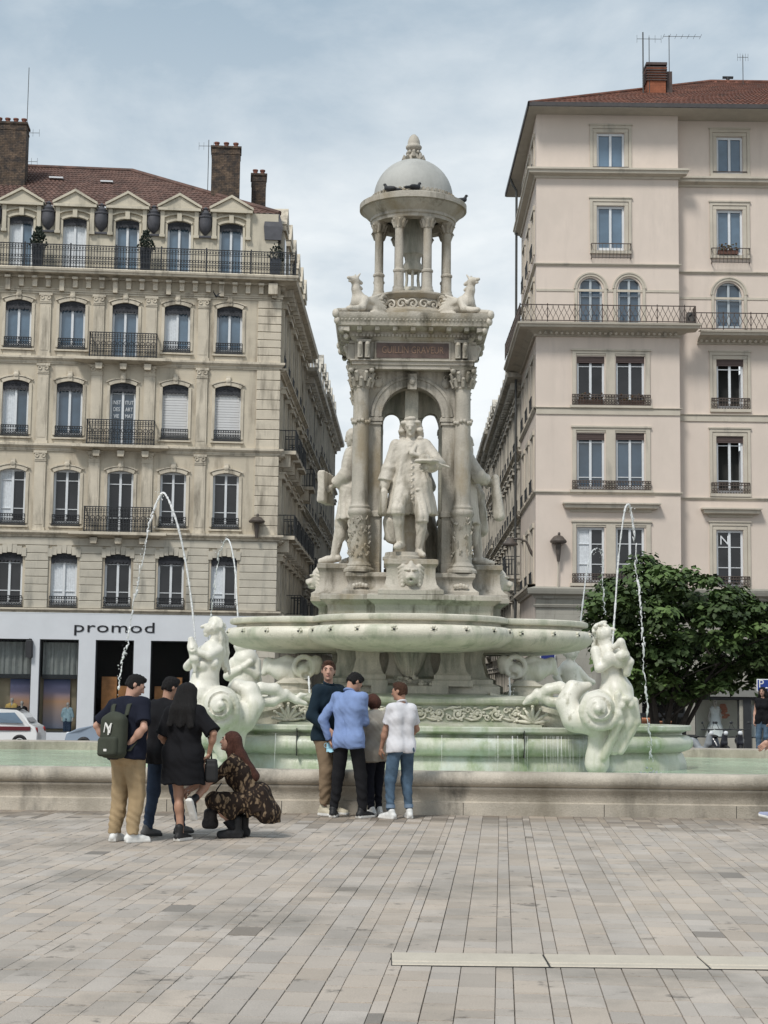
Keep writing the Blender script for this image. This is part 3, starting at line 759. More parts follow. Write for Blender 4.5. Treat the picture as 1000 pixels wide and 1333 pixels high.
# ================================================================== camera, light, ground
cd = bpy.data.cameras.new('camera'); cam = bpy.data.objects.new('camera', cd); COL.objects.link(cam)
cd.sensor_fit = 'VERTICAL'; cd.sensor_height = 24.; cd.lens = FPX/1333*24.; cd.clip_start = .1; cd.clip_end = 3000
cam.matrix_world = Matrix(((_r.x,_u.x,-_f.x,0),(_r.y,_u.y,-_f.y,0),(_r.z,_u.z,-_f.z,EYE),(0,0,0,1)))
sc.camera = cam
SUN_EL, SUN_AZ = R(52), R(212)                     # high soft sun behind thin cloud, from behind the camera
sd = bpy.data.lights.new('sun', 'SUN'); sd.energy = 1.5; sd.angle = R(12); sd.color = (1., .965, .91)
so = bpy.data.objects.new('sun', sd); COL.objects.link(so)
dv = Vector((math.sin(SUN_AZ)*math.cos(SUN_EL), math.cos(SUN_AZ)*math.cos(SUN_EL), math.sin(SUN_EL)))
so.rotation_euler = (-dv).to_track_quat('-Z', 'Y').to_euler(); so.location = dv*60
wd = bpy.data.worlds.new('World'); sc.world = wd; wd.use_nodes = True
nt = wd.node_tree; nt.nodes.clear(); L = nt.links.new
out = nt.nodes.new('ShaderNodeOutputWorld'); bg = nt.nodes.new('ShaderNodeBackground'); L(bg.outputs[0], out.inputs[0])
sky = nt.nodes.new('ShaderNodeTexSky'); sky.sky_type = 'NISHITA'; sky.sun_disc = False; sky.sun_elevation = SUN_EL; sky.sun_rotation = SUN_AZ; sky.air_density = 1.2; sky.dust_density = 3.
tc = N(nt, 'TexCoord'); sp = N(nt, 'SeparateXYZ'); L(tc.outputs['Generated'], sp.inputs[0])
# clouds lie on a flat layer overhead: project the view direction on it
mx = N(nt, 'Math', operation='MAXIMUM'); L(sp.outputs[2], mx.inputs[0]); mx.inputs[1].default_value = .0
ad = N(nt, 'Math', operation='ADD'); L(mx.outputs[0], ad.inputs[0]); ad.inputs[1].default_value = .22
dvn = N(nt, 'VectorMath', operation='DIVIDE'); L(tc.outputs['Generated'], dvn.inputs[0])
cb = N(nt, 'CombineXYZ'); [L(ad.outputs[0], cb.inputs[i]) for i in range(3)]; L(cb.outputs[0], dvn.inputs[1])
mp = N(nt, 'Mapping'); mp.inputs['Scale'].default_value = (1.6, 1.5, 0); mp.inputs['Location'].default_value = (3.1, .4, 0); L(dvn.outputs[0], mp.inputs[0])
n1 = N(nt, 'TexNoise', Scale=1.7, Detail=8., Roughness=.55, Distortion=.35); L(mp.outputs[0], n1.inputs['Vector'])
n2 = N(nt, 'TexNoise', Scale=4.6, Detail=6., Roughness=.6, Distortion=.2); L(mp.outputs[0], n2.inputs['Vector'])
sm = N(nt, 'Math', operation='MULTIPLY_ADD'); L(n2.outputs[0], sm.inputs[0]); sm.inputs[1].default_value = .35; L(n1.outputs[0], sm.inputs[2])
cov = N(nt, 'MapRange'); L(sm.outputs[0], cov.inputs[0]); cov.inputs[1].default_value = .57; cov.inputs[2].default_value = .93
hz = N(nt, 'MapRange'); L(sp.outputs[2], hz.inputs[0]); hz.inputs[1].default_value = .46; hz.inputs[2].default_value = .16; hz.interpolation_type = 'SMOOTHSTEP'
su = N(nt, 'Math', operation='MULTIPLY_ADD'); L(cov.outputs[0], su.inputs[0]); su.inputs[1].default_value = .55; su.use_clamp = True
hm = N(nt, 'Math', operation='MULTIPLY'); L(hz.outputs[0], hm.inputs[0]); hm.inputs[1].default_value = .66; L(hm.outputs[0], su.inputs[2])
def wmix(fac, a, b):
    n = nt.nodes.new('ShaderNodeMix'); n.data_type = 'RGBA'
    L(fac, n.inputs[0]) if hasattr(fac, 'is_output') else setattr(n.inputs[0], 'default_value', fac)
    for i, v in ((6,a),(7,b)): L(v, n.inputs[i]) if hasattr(v, 'is_output') else setattr(n.inputs[i], 'default_value', (*v,1))
    return n.outputs[2]
SKYK = .78
grey = (.265*SKYK,.345*SKYK,.415*SKYK); white = (.655*SKYK,.685*SKYK,.70*SKYK)
sk = nt.nodes.new('ShaderNodeMix'); sk.data_type = 'RGBA'; sk.blend_type = 'MULTIPLY'; sk.inputs[0].default_value = 1.; L(sky.outputs[0], sk.inputs[6]); sk.inputs[7].default_value = (.07,.07,.07,1)
base = wmix(.86, sk.outputs[2], grey)
cl = wmix(su.outputs[0], base, white)
L(cl, bg.inputs[0]); bg.inputs[1].default_value = 1.0
sc.view_settings.view_transform = 'Standard'; sc.view_settings.look = 'None'; sc.view_settings.gamma = 1; sc.view_settings.use_curve_mapping = False
sc.view_settings.exposure = .88
sc.cycles.max_bounces = 5; sc.cycles.diffuse_bounces = 3; sc.cycles.glossy_bounces = 2; sc.cycles.transparent_max_bounces = 8; sc.cycles.use_denoising = True
sc.cycles.caustics_reflective = False; sc.cycles.caustics_refractive = False
# ---- ground: bedding sheet, falling gently away behind the fountain, and real paving slabs on it
GM = mat('pave_bed', (.12,.105,.09), .95, .3, 6., .3, 50)
m = MB()
ys = [-30, 34, 60, 400, 1500]; zs_ = [-.012, -.012, -.9, -.9, -.9]
m.rings([[(-700, y, z), (700, y, z)] for y, z in zip(ys, zs_)], closed=False)
tag(m.build('ground', GM, None, 0), 'dark bedding of the square under its paving', kind='structure')
PAVE = mat('paving_stone', (.455,.40,.345), .68, .09, 1.3, .25, 70, stain=((.24,.215,.185), .50, .70, .6), stain2=((.20,.175,.15), .60, .68, 5.), stretch=1., attr=True, fine=.12, spec=.35)
m = MB(); ang = math.atan((655-500)/FPX); ca, sa = math.cos(ang), math.sin(ang)
rp = random.Random(11)
m.T = Matrix.Rotation(-ang, 4, 'Z')
x = -11.; k = 0
while x < 11.5:
    wds = [.20,.09,.19,.165,.20,.095][k % 6]*.98+rp.uniform(-.012,.012); k += 1
    y = 5.2+rp.uniform(0,.5)
    base_t = rp.uniform(.96,1.03); cgx = rp.choice([.0012,.0015,.002,.003,.005])
    while y < 21.8:
        ln = rp.choice([.20,.25,.30,.36,.42]) if wds > .12 else rp.choice([.18,.24,.32,.4])
        gx, gy = cgx, rp.choice([.008,.012,.017])
        x0, x1, y0, y1 = x+gx/2, x+wds-gx/2, y+gy/2, y+ln-gy/2
        t = base_t*rp.choice([rp.uniform(.93,1.06), rp.uniform(.84,1.08)]); hue = rp.uniform(-.02,.035)
        if rp.random() < .008: t *= .5
        wx, wy = (x*ca+y*sa), (y*ca-x*sa)
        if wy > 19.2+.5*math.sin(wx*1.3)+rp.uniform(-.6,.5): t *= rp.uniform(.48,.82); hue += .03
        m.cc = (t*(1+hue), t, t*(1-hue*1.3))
        z = rp.uniform(-.0015,.0015); tx, ty = rp.uniform(-.001,.001), rp.uniform(-.001,.001); b = .004
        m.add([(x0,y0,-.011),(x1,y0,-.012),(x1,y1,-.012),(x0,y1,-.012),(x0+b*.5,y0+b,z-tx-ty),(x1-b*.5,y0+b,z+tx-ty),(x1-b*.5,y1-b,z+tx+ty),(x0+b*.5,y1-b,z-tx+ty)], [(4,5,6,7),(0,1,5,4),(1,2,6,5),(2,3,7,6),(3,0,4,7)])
        y += ln
    x += wds
m.T = None
tag(m.build('paving', PAVE, None, 0), 'pale stone paving of the square laid in long narrow rows', kind='structure')
a, b = G(509,1250), G(1180,1251)
strip = empty('stone_channel', (0,0,0), 'long pale stone channel strip laid flush across the paving in front', 'channel strip')
y0, y1 = G(600,1258).y, G(600,1243).y
m = MB(); SM = mat('channel_stone', (.53,.475,.39), .65, .1, 3., .2, 60, fine=.1)
xs = [a.x, P(716,1250,y0).x, P(925,1250,y0).x, P(1180,1250,y0).x]
for i in range(3):
    m.bbox(xs[i]+.006, xs[i+1]-.006, y0+.10, y1, -.01, .012, .006); m.bbox(xs[i]+.006, xs[i+1]-.006, y0+.0, y0+.082, -.01, .010, .006)
m.build('slab', SM, strip, 30)
m = MB(); m.box(xs[0], xs[3], y0-.012, y1+.01, -.02, .0035); m.build('groove', DARKH, strip, 0)
# ================================================================== building kit
IRON = mat('black_iron', (.025,.027,.03), .5, .2, 8.)
IRON_G = mat('grey_iron', (.06,.062,.06), .55, .2, 8.)
WHITE = mat('white_paint', (.66,.68,.70), .5, .05, 3.)
G_SKY = mat('sky_glass', (.055,.085,.12), .04, .5, .35, spec=.9)  # bluish tint of the reflected sky is put into the base colour
G_SKYTINT = mat('sky_tint_glass', (.10,.155,.215), .06, .35, .5, spec=.9)  # paler blue base colour, again painting in the sky's reflection
G_DARK = mat('dark_glass', (.018,.018,.02), .05, .6, .6, spec=.55)
CURT = mat('net_curtain', (.62,.65,.68), .7, .12, 9.)
SHUT = mat('white_shutter', (.60,.60,.60), .6, .04, 4.)
LAMB = mat('lambrequin_metal', (.035,.036,.042), .6, .3, 6.)
SLATE = mat('slate', (.075,.075,.085), .6, .2, 4., .2, 20)
def wall(mb, u0, u1, z0, z1, ops, dep=.26, y=0.):
    us = sorted({u0,u1}|{max(u0,min(u1,o[i])) for o in ops for i in (0,1)}); zs_ = sorted({z0,z1}|{max(z0,min(z1,o[i])) for o in ops for i in (2,3)})
    for i in range(len(us)-1):
        for j in range(len(zs_)-1):
            cu, cz = (us[i]+us[i+1])/2, (zs_[j]+zs_[j+1])/2
            if us[i+1]-us[i] < 1e-5 or zs_[j+1]-zs_[j] < 1e-5: continue
            if any(o[0] < cu < o[1] and o[2] < cz < o[3] for o in ops): continue
            mb.quad((us[i],y,zs_[j]),(us[i+1],y,zs_[j]),(us[i+1],y,zs_[j+1]),(us[i],y,zs_[j+1]))
    for a, b, c, d in ops:
        mb.quad((a,y,c),(a,y+dep,c),(a,y+dep,d),(a,y,d)); mb.quad((b,y,c),(b,y,d),(b,y+dep,d),(b,y+dep,c))
        mb.quad((a,y,d),(b,y,d),(b,y+dep,d),(a,y+dep,d)); mb.quad((a,y,c),(a,y+dep,c),(b,y+dep,c),(b,y,c))
def arch_fill(mb, a, b, zt, rise, y0, y1, n=10):         # segmental head that closes the top of a square opening
    w = b-a; Rr = (w*w/4+rise*rise)/(2*rise); cz = zt-Rr
    pts = [(a+w*i/n, cz+math.sqrt(max(0, Rr*Rr-(w*i/n-w/2)**2))) for i in range(n+1)]
    for i in range(n):
        (xa,za),(xb,zb_) = pts[i], pts[i+1]
        if zt-min(za,zb_) < .004: continue
        mb.prism([(xa,za),(xb,zb_),(xb,zt),(xa,zt)], y0, y1)
    return pts
def arch_band(mb, a, b, zt, rise, wd, y0, y1, n=12):       # moulding that follows the segmental head
    w = b-a; Rr = (w*w/4+rise*rise)/(2*rise); cz = zt-Rr; cx = (a+b)/2; h = math.asin(min(1, w/2/Rr))
    for i in range(n):
        t0, t1 = -h+2*h*i/n, -h+2*h*(i+1)/n
        q = lambda t, r: (cx+r*math.sin(t), cz+r*math.cos(t))
        mb.prism([q(t0,Rr),q(t1,Rr),q(t1,Rr+wd),q(t0,Rr+wd)], y0, y1)
def railing(mb, a, b, z0, z1, y, st=.13, t=.018, rings=True, ends=0.):
    mb.box(a,b,y-t,y+t,z1-.035,z1); mb.box(a,b,y-t,y+t,z0+.03,z0+.06)
    h = z1-z0
    if rings: mb.box(a,b,y-t*.8,y+t*.8,z0+h*.74,z0+h*.74+.02)
    n = max(2, int(round((b-a)/st)))
    for i in range(n+1):
        x = a+(b-a)*i/n; mb.box(x-t*.5,x+t*.5,y-t*.5,y+t*.5,z0,z1-.03)
        if rings and i < n:
            xc = x+(b-a)/n/2; q = (b-a)/n*.42
            mb.torus((xc,y,z0+h*.86), min(q,h*.1), .011, 'y', 8, 4)
            mb.torus((xc,y,z0+h*.45), min(q,h*.2), .014, 'y', 8, 4)
            mb.torus((xc,y,z0+h*.22), min(q*.8,h*.12), .011, 'y', 8, 4)
    if ends:
        for x in (a, b):
            mb.box(x-t,x+t,y,y+ends,z1-.035,z1); mb.box(x-t,x+t,y,y+ends,z0+.03,z0+.06)
            for k in range(1, max(2,int(ends/st))): mb.box(x-t*.5,x+t*.5,y+k*st-t*.5,y+k*st+t*.5,z0,z1-.03)
def window(root, a, b, z0, z1, T=None, glass=None, bars=(.36,.8), lamb=.0, rail=0., shutter=False, curtain=0, dep=.2, roll=0., open_=False, fr=.055, grey=False):
    m = MB(T); y = dep; c = (a+b)/2
    w_ = b-a
    m.box(a,a+fr,y-.05,y+.03,z0,z1); m.box(b-fr,b,y-.05,y+.03,z0,z1); m.box(a+fr,b-fr,y-.05,y+.03,z1-fr,z1); m.box(a+fr,b-fr,y-.05,y+.03,z0,z0+fr*1.3)
    if not shutter:
        m.box(c-.05,c+.05,y-.065,y+.02,z0+fr,z1-fr)
        for s_ in (-1,1):
            x0, x1 = sorted((c+s_*.05, c+s_*(w_/2-fr)))
            m.box(x0,x1,y-.045,y+.015,z0+fr*1.3,z0+fr*1.3+.07); m.box(x0,x1,y-.045,y+.015,z1-fr-.05,z1-fr)
            xo = x1-.035 if s_ > 0 else x0; m.box(xo,xo+.035,y-.045,y+.015,z0+fr*1.3+.07,z1-fr-.05)
            for q in bars:
                zb_ = z0+(z1-z0)*q; m.box(x0+.001,x1-.001,y-.035,y+.012,zb_-.016,zb_+.016)
    o = m.build('window', WHITE if not grey else mat('grey_paint', (.40,.44,.47), .5, .05), root, 0)
    if shutter:
        m = MB(T); n = int((z1-z0)/.11)
        for i in range(n):
            zz = z0+(z1-z0)*i/n; m.box(a+fr,b-fr,y-.06-.008*(i % 2),y+.0,zz,zz+(z1-z0)/n-.012)
        m.build('roller_shutter', SHUT, o, 0)
    m = MB(T)
    if open_:
        m.box(a+fr,b-fr,y+.5,y+.52,z0,z1)  # no glass here: a near-black sheet stands in for the unlit room
    else: m.quad((a,y+.022,z0),(b,y+.022,z0),(b,y+.022,z1),(a,y+.022,z1))
    m.build('pane', DARKH if open_ else (glass or G_DARK), o, 0)
    if curtain:
        m = MB(T)
        for s_ in (-1,1):
            if curtain == 1 and s_ > 0: continue
            x0, x1 = sorted((c+s_*.052, c+s_*(w_/2-fr-.03))); n = 10
            m.rings([[(x0+(x1-x0)*i/n, y+.010-.006*(i % 2), z0+.12) for i in range(n+1)], [(x0+(x1-x0)*i/n, y+.010-.006*(i % 2), z1-fr-.05) for i in range(n+1)]], closed=False)
        m.build('curtain', CURT, o, 0)
    if lamb:
        m = MB(T); m.box(a+.01,b-.01,.045,.06,z1-lamb*.8,z1)
        n = 7
        for i in range(n):
            x0 = a+.01+(w_-.02)*i/n; x1 = x0+(w_-.02)/n; d = lamb*(.34 if i in (0,n-1) else .2)
            m.prism([(x0,z1-lamb*.8),(x0+(x1-x0)*.2,z1-lamb*.8-d*.8),((x0+x1)/2,z1-lamb*.8-d),(x1-(x1-x0)*.2,z1-lamb*.8-d*.8),(x1,z1-lamb*.8)], .047,.058)
            m.torus(((x0+x1)/2,.04,z1-lamb*.45), (x1-x0)*.32, .012, 'y', 8, 4)
        m.box(a+.012,b-.012,.061,y-.051,z1-.04,z1-.002)
        m.build('lambrequin', LAMB, o, 0)
    if roll:
        m = MB(T); m.box(a+.005,b-.005,.05,y-.051,z1-roll,z1-.003)
        for k in range(4): m.box(a+.006,b-.006,.035,.05,z1-roll+roll*k/4,z1-roll+roll*(k+.75)/4)
        m.build('blind_box', mat('brown_blind', (.085,.06,.055), .7, .1), o, 0)
    if rail:
        m = MB(T); railing(m, a-.02, b+.02, z0-.03, z0+rail, -.06, .11, .016)
        m.box(a-.05,b+.05,-.10,-.02,z0-.07,z0-.03)
        m.build('guard_rail', IRON, o, 0)
    return o
def moulding(mb, u0, u1, z, prof, ret0=True, ret1=True):      # horizontal cornice: prof = [(proud, dz)...] bottom to top
    for i in range(len(prof)-1):
        (p0,d0),(p1,d1) = prof[i], prof[i+1]
        e0 = (p0 if ret0 else 0, p1 if ret0 else 0); e1 = (p0 if ret1 else 0, p1 if ret1 else 0)
        mb.quad((u0-e0[0],-p0,z+d0),(u1+e1[0],-p0,z+d0),(u1+e1[1],-p1,z+d1),(u0-e0[1],-p1,z+d1))
        if ret0: mb.quad((u0-e0[0],.0,z+d0),(u0-e0[0],-p0,z+d0),(u0-e0[1],-p1,z+d1),(u0-e0[1],0,z+d1))
        if ret1: mb.quad((u1+e1[0],-p0,z+d0),(u1+e1[0],.0,z+d0),(u1+e1[1],0,z+d1),(u1+e1[1],-p1,z+d1))
def stringc(mb, u0, u1, z, h=.2, p=.14, **k):
    moulding(mb, u0, u1, z, [(0,0),(p*.35,.0),(p*.4,h*.25),(p*.75,h*.45),(p*.8,h*.6),(p,h*.62),(p,h*.95),(0,h)], **k)
def tile_roof(mb, p0, p1, p2, p3, pitch=.26, amp=.05):        # corrugated tile slope: eave p0-p1, ridge p3-p2
    p0, p1, p2, p3 = map(Vector, (p0,p1,p2,p3)); n = max(6, int((p1-p0).length/pitch)*6)
    nrm = (p1-p0).cross(p3-p0); nrm = nrm.normalized() if nrm.z > 0 else -nrm.normalized()
    rows = 18; rs = []
    for j in range(rows*2):
        t = (j//2+(j % 2)*.999)/rows; st = .03*(1-(j % 2))
        rs.append([p0.lerp(p1, i/n).lerp(p3.lerp(p2, i/n), t)+nrm*(amp*abs(math.sin(pi*i/6))+st) for i in range(n+1)])
    mb.rings(rs, closed=False)
ROOF = mat('red_roof_tile', (.125,.066,.054), .8, .35, 1.8, .4, 25, hue=(.21,.125,.10), stain=((.075,.05,.042), .48, .68, 2.5), stretch=1., fine=.25)
BRICK_D = mat('dark_brick', (.17,.12,.085), .9, .4, 2.5, .5, 30, joints=(.24,.08,.012,.30), stain=((.06,.05,.045), .42, .6, 4.), stretch=1., fine=.2)
BRICK_R = mat('red_brick', (.30,.105,.055), .9, .2, 3., .3, 30, joints=(.24,.08,.012,.14))
POT = mat('clay_pot', (.20,.08,.055), .8, .3, 4.)
CAPS = mat('stone_cap', (.36,.33,.28), .8, .15, 3.)
def chimney(root, x0, x1, y0, y1, z0, z1, m_, pots=3, T=None):
    m = MB(T); m.box(x0,x1,y0,y1,z0,z1); o = m.build('chimney', m_, root, 0)
    m = MB(T); m.box(x0-.05,x1+.05,y0-.05,y1+.05,z1,z1+.10); m.box(x0-.02,x1+.02,y0-.02,y1+.02,z1-.28,z1-.2); m.build('chimney_cap', m_, o, 0)
    for i in range(pots):
        m = MB(T); x = x0+(x1-x0)*(i+.5)/pots
        m.lathe([(.11,z1+.1),(.10,z1+.34),(.13,z1+.36),(.13,z1+.42),(.09,z1+.43)], (x,(y0+y1)/2), 12); m.build('chimney_pot', POT, o, 40)
def antenna(loc_px, Y, z0, label, arms, group=None, r=.018):
    top = P(loc_px[0], loc_px[1], Y); o = empty('rooftop_antenna', (top.x, top.y, z0), label, 'antenna', group)
    m = MB(); m.tube([(0,0,0),(0,0,top.z-z0)], r, 6); m.build('mast', IRON_G, o, 0)
    for h, L_, kind in arms:
        m = MB(); zz = top.z-z0-h
        if kind == 'yagi':
            m.tube([(-L_*.15,0,zz),(L_*.85,0,zz)], .012, 5)
            for k in range(7): x = -L_*.15+L_*k/6; m.tube([(x,-.28,zz),(x,.28,zz)], .008, 4)
        else:
            m.tube([(-L_/2,0,zz),(L_/2,0,zz)], .012, 5)
            for k in range(5): x = -L_/2+L_*k/4; m.tube([(x,0,zz-.18),(x,0,zz+.18)], .008, 4)
        m.build('aerial', IRON_G, o, 0)
    return o
# ================================================================== the corner building on the left
LW = mat('ochre_limestone', (.565,.50,.395), .8, .11, .9, .25, 30, stain=((.25,.21,.16), .51, .72, 1.4), stain2=((.56,.50,.39), .5, .75, .7), joints=(1.3,.42,.006,.05), fine=.08)
LT = mat('limestone_trim', (.605,.54,.435), .8, .12, 1.2, .25, 30, stain=((.24,.21,.165), .50, .70, 2.2), fine=.1)
LR = mat('grey_limestone', (.53,.49,.41), .8, .12, 1.2, .25, 30, stain=((.24,.23,.20), .54, .72, 1.5), fine=.1)
LA = mat('pale_attic_stone', (.57,.515,.41), .8, .10, 1.2, .25, 30, stain=((.28,.26,.21), .55, .74, 1.5), fine=.08)
O = P(355, 930, 70.); psi = R(5.3)
FL = frame((O.x, O.y, -.9), (math.cos(psi), math.sin(psi), 0))
left = empty('corner_building', FL, 'tall ochre limestone corner building with iron balconies above a white shop front', 'building')
Ul = lambda px, py=420: uv(FL, px, py)[0]
Zl = lambda py, px=160: uv(FL, px, py)[1]
cols = [Ul(x, 420) for x in (24,94,163,231,299)]; stp = (cols[4]-cols[0])/4
cols = [cols[0]-stp]+cols
UL0, WB = cols[0]-stp*.6, 0.
za0, za1 = Zl(357), Zl(282)
rows = [(Zl(455),Zl(394.5),Zl(470)), (Zl(569),Zl(498.5),Zl(583)), (Zl(684),Zl(613),Zl(698)), (Zl(790),Zl(721),0)]
zcs = [Zl(475), Zl(588), Zl(701), Zl(799)]
ztopw = Zl(362)
hw = stp*.245
ops = []
for r_, (zb_, zt_, zd_) in enumerate(rows):
    for i, c in enumerate(cols):
        ops.append((c-hw, c+hw, zd_ if (i == 3 and r_ < 3) else zb_, zt_))
m = MB(); wall(m, UL0, WB, zcs[3], ztopw, ops[:18]+ops[18:], .26)
wl = m.build('wall', LW, left, 0)
for (a,b,c,d) in ops:
    m = MB(); arch_fill(m, a, b, d+.0, .13, .002, .25); m.build('window_head', LT, wl, 0)
for r_ in range(3):
    zb_, zt_, zd_ = rows[r_]
    for i, c in enumerate(cols):
        a, b = c-hw, c+hw; z0 = zd_ if i == 3 else zb_; m = MB()
        arch_band(m, a, b, zt_, .13, .15, -.07, .0); arch_band(m, a-.15, b+.15, zt_+.17, .17, .05, -.10, .0)
        for s_ in (a-.13, b): m.box(s_+.001, s_+.129, -.05, .0, z0+.02, zt_-.14)
        m.box(c-.10,c+.10,-.13,.0,zt_+.0,zt_+.42); m.ball((c,-.12,zt_+.22), (.13,.06,.12), 8, 6)
        if i != 3: m.box(a-.16,b+.16,-.12,.0,z0-.16,z0-.09); m.box(a-.05,b+.05,-.035,0,z0-.62,z0-.2)
        m.build('window_surround', LT, wl, 0)
m = MB()
for r_ in range(3):
    zb_, zt_, zd_ = rows[r_]; zlo = zcs[r_]+.24 if r_ < 3 else 0; zhi = (zcs[r_-1] if r_ else ztopw-.75)
    for i in range(len(cols)-1):
        c = (cols[i]+cols[i+1])/2; w_ = .235; m = MB()
        m.box(c-w_,c+w_,-.08,0,zlo,zhi-.5); m.box(c-w_-.04,c+w_+.04,-.11,0,zlo,zlo+.16)
        m.box(c-w_*.72,c+w_*.72,-.095,-.08,zlo+.3,zhi-.66)
        m.box(c-w_-.02,c+w_+.02,-.11,0,zhi-.5,zhi-.44); m.box(c-w_,c+w_,-.13,0,zhi-.44,zhi-.16); m.box(c-w_-.05,c+w_+.05,-.16,0,zhi-.16,zhi-.06)
        for q in (-1,1): m.torus((c+q*.14,-.14,zhi-.26), .07, .03, 'y', 10, 5)
        m.build('pilaster', LT, wl, 0)
    m = MB(); m.box(UL0,WB,-.045,0,zhi-.055,zhi-.001); m.build('frieze_band', LT, wl, 0)
m = MB()                                              # rusticated corner and first floor
ncs = 8
for r_ in range(3):
    zlo = zcs[r_]+.25; zhi = (zcs[r_-1] if r_ else ztopw-.75)-.06; n = 8; h = (zhi-zlo)/n
    m = MB()
    for k in range(n): m.bbox(-.98,.06,-.075,.30,zlo+h*k+.018,zlo+h*(k+1)-.018,.02)
    m.build('quoin', LT, wl, 0)
m = MB(); n = 9; zlo, zhi = zcs[3]+.20, zcs[2]-.02; h = (zhi-zlo)/n
zb_, zt_ = rows[3][0], rows[3][1]
edges = [UL0]+[q for c in cols for q in (c-hw-.10, c+hw+.10)]+[.06]
for k in range(n):
    z0, z1 = zlo+h*k+.016, zlo+h*(k+1)-.016
    if z0 < zt_+.05:
        for j in range(0, len(edges), 2): m.bbox(edges[j],edges[j+1],-.07,.0 if j < len(edges)-2 else .3,z0,z1,.018)
    else: m.bbox(UL0,.06,-.07,.0,z0,z1,.018)
for c in cols:
    for q in range(-3, 4):
        a_ = q*.155; x = c+math.sin(a_)*1.35; w_ = .09
        z = zt_-.02-abs(q)**1.6*.028
        m.prism([(x-w_,z),(x+w_,z),(x+w_*1.15,z+.36),(x-w_*1.15,z+.36)], -.11-.02*(q==0), .0)
m.build('rustication', LR, wl, 0)
m = MB(); m.box(UL0,WB,-.012,.0,zcs[3],zcs[2]); m.T = None
m = MB()
for k, z in enumerate(zcs):
    m = MB(); stringc(m, UL0, WB+.05, z, .28 if k < 3 else .2, .2 if k != 2 else .26); m.build('string_course', LT, wl, 0)
m = MB(); moulding(m, UL0, WB+.05, ztopw-.72, [(0,0),(.05,0),(.05,.08),(.08,.10),(.08,.16),(.0,.17)])
m.build('string_course', LT, wl, 0)
m = MB(); nb = 26                                     # main cornice and long balcony slab
moulding(m, UL0, WB+.06, ztopw-.12, [(0,0),(.10,0),(.14,.06),(.30,.10),(.62,.12),(.64,.20),(.68,.22),(.70,.30),(.66,.34),(.3,.36)])
for i in range(nb):
    c = UL0+(WB-UL0)*(i+.5)/nb; big = i % 4 == 1
    m.box(c-.10,c+.10,-.26,0,ztopw-(.55 if not big else .72),ztopw-.125); m.box(c-.12,c+.12,-.45,-.01,ztopw-.22,ztopw-.122)
m.box(-.55,-.15,-.5,0,ztopw-.6,ztopw-.123)
cor = m.build('balcony_slab', LT, left, 0)
zsl = ztopw+.235
m = MB(); railing(m, UL0, .62, zsl, zsl+1.02, -.62, .125, .027); m.box(UL0,.62,-.63,-.61,zsl+.30,zsl+.33)
m.T = Matrix.Translation((.62,0,0)) @ Matrix.Rotation(pi/2, 4, 'Z')
railing(m, -.62, 6., zsl, zsl+1.02, 0, .16, .02); m.T = None
for i in range(9):
    x = UL0+(.62-UL0)*i/8; m.box(x-.03,x+.03,-.65,-.59,zsl,zsl+1.08)
m.build('balcony_railing', IRON, cor, 0)
k_ = 0
for r_, (zb_, zt_, zd_) in enumerate(rows):
    for i, c in enumerate(cols):
        door = i == 3 and r_ < 3
        sh = r_ == 1 and i >= 4
        gl = {0: G_SKYTINT, 1: G_SKY, 2: G_DARK, 3: G_DARK}[r_]
        o = window(left, c-hw, c+hw, zd_ if door else zb_, zt_, None, gl, (.28,.80) if r_ >= 2 else (.84,), .42 if r_ != 2 else 0., 0. if door else .42, shutter=sh, curtain=(1 if (r_, i) in ((2,1),(0,4),(1,1),(3,5)) else 2 if (r_, i) in ((3,2),) else 0))
        if r_ == 0 and i == 1:
            o['label'] = 'window with one leaf open on a dark room'
        if door:
            m = MB(); z0 = zcs[r_]+.24; a_, b_ = c-1.5, c+1.45
            moulding(m, a_, b_, z0-.25, [(0,0),(.2,.02),(.55,.10),(.6,.12),(.6,.24),(.3,.25)])
            for q in (-1.05,0,1.05): m.prism([(c+q-.13,z0-.5),(c+q+.13,z0-.5),(c+q+.16,z0-.25),(c+q-.16,z0-.25)], -.42,-.02)
            bl = m.build('balcony', LT, left, 0)
            m = MB(); railing(m, a_+.04, b_-.04, z0, z0+1.08, -.55, .12, .030, True, .52); m.box(a_+.04,b_-.04,-.56,-.54,z0+.34,z0+.37); [m.torus((a_+.04+(b_-a_-.08)*(i+.5)/12,-.55,z0+.60), .085, .016, 'y', 8, 4) for i in range(12)]; m.build('balcony_railing', IRON, bl, 0)
            if r_ == 1:
                m = MB(); m.T = None
                nm = o
                for s_, ws in ((-1,('INST','DES','VIE')),(1,('ITUT','ART','MAT'))):
                    for q, t in enumerate(ws): text_mesh(t, .24, WHITE, o, 'window_lettering', Matrix.Translation((c+s_*.27,.165,zt_-.85-.30*q)) @ Matrix.Rotation(pi/2,4,'X'), .002, (.72,1))
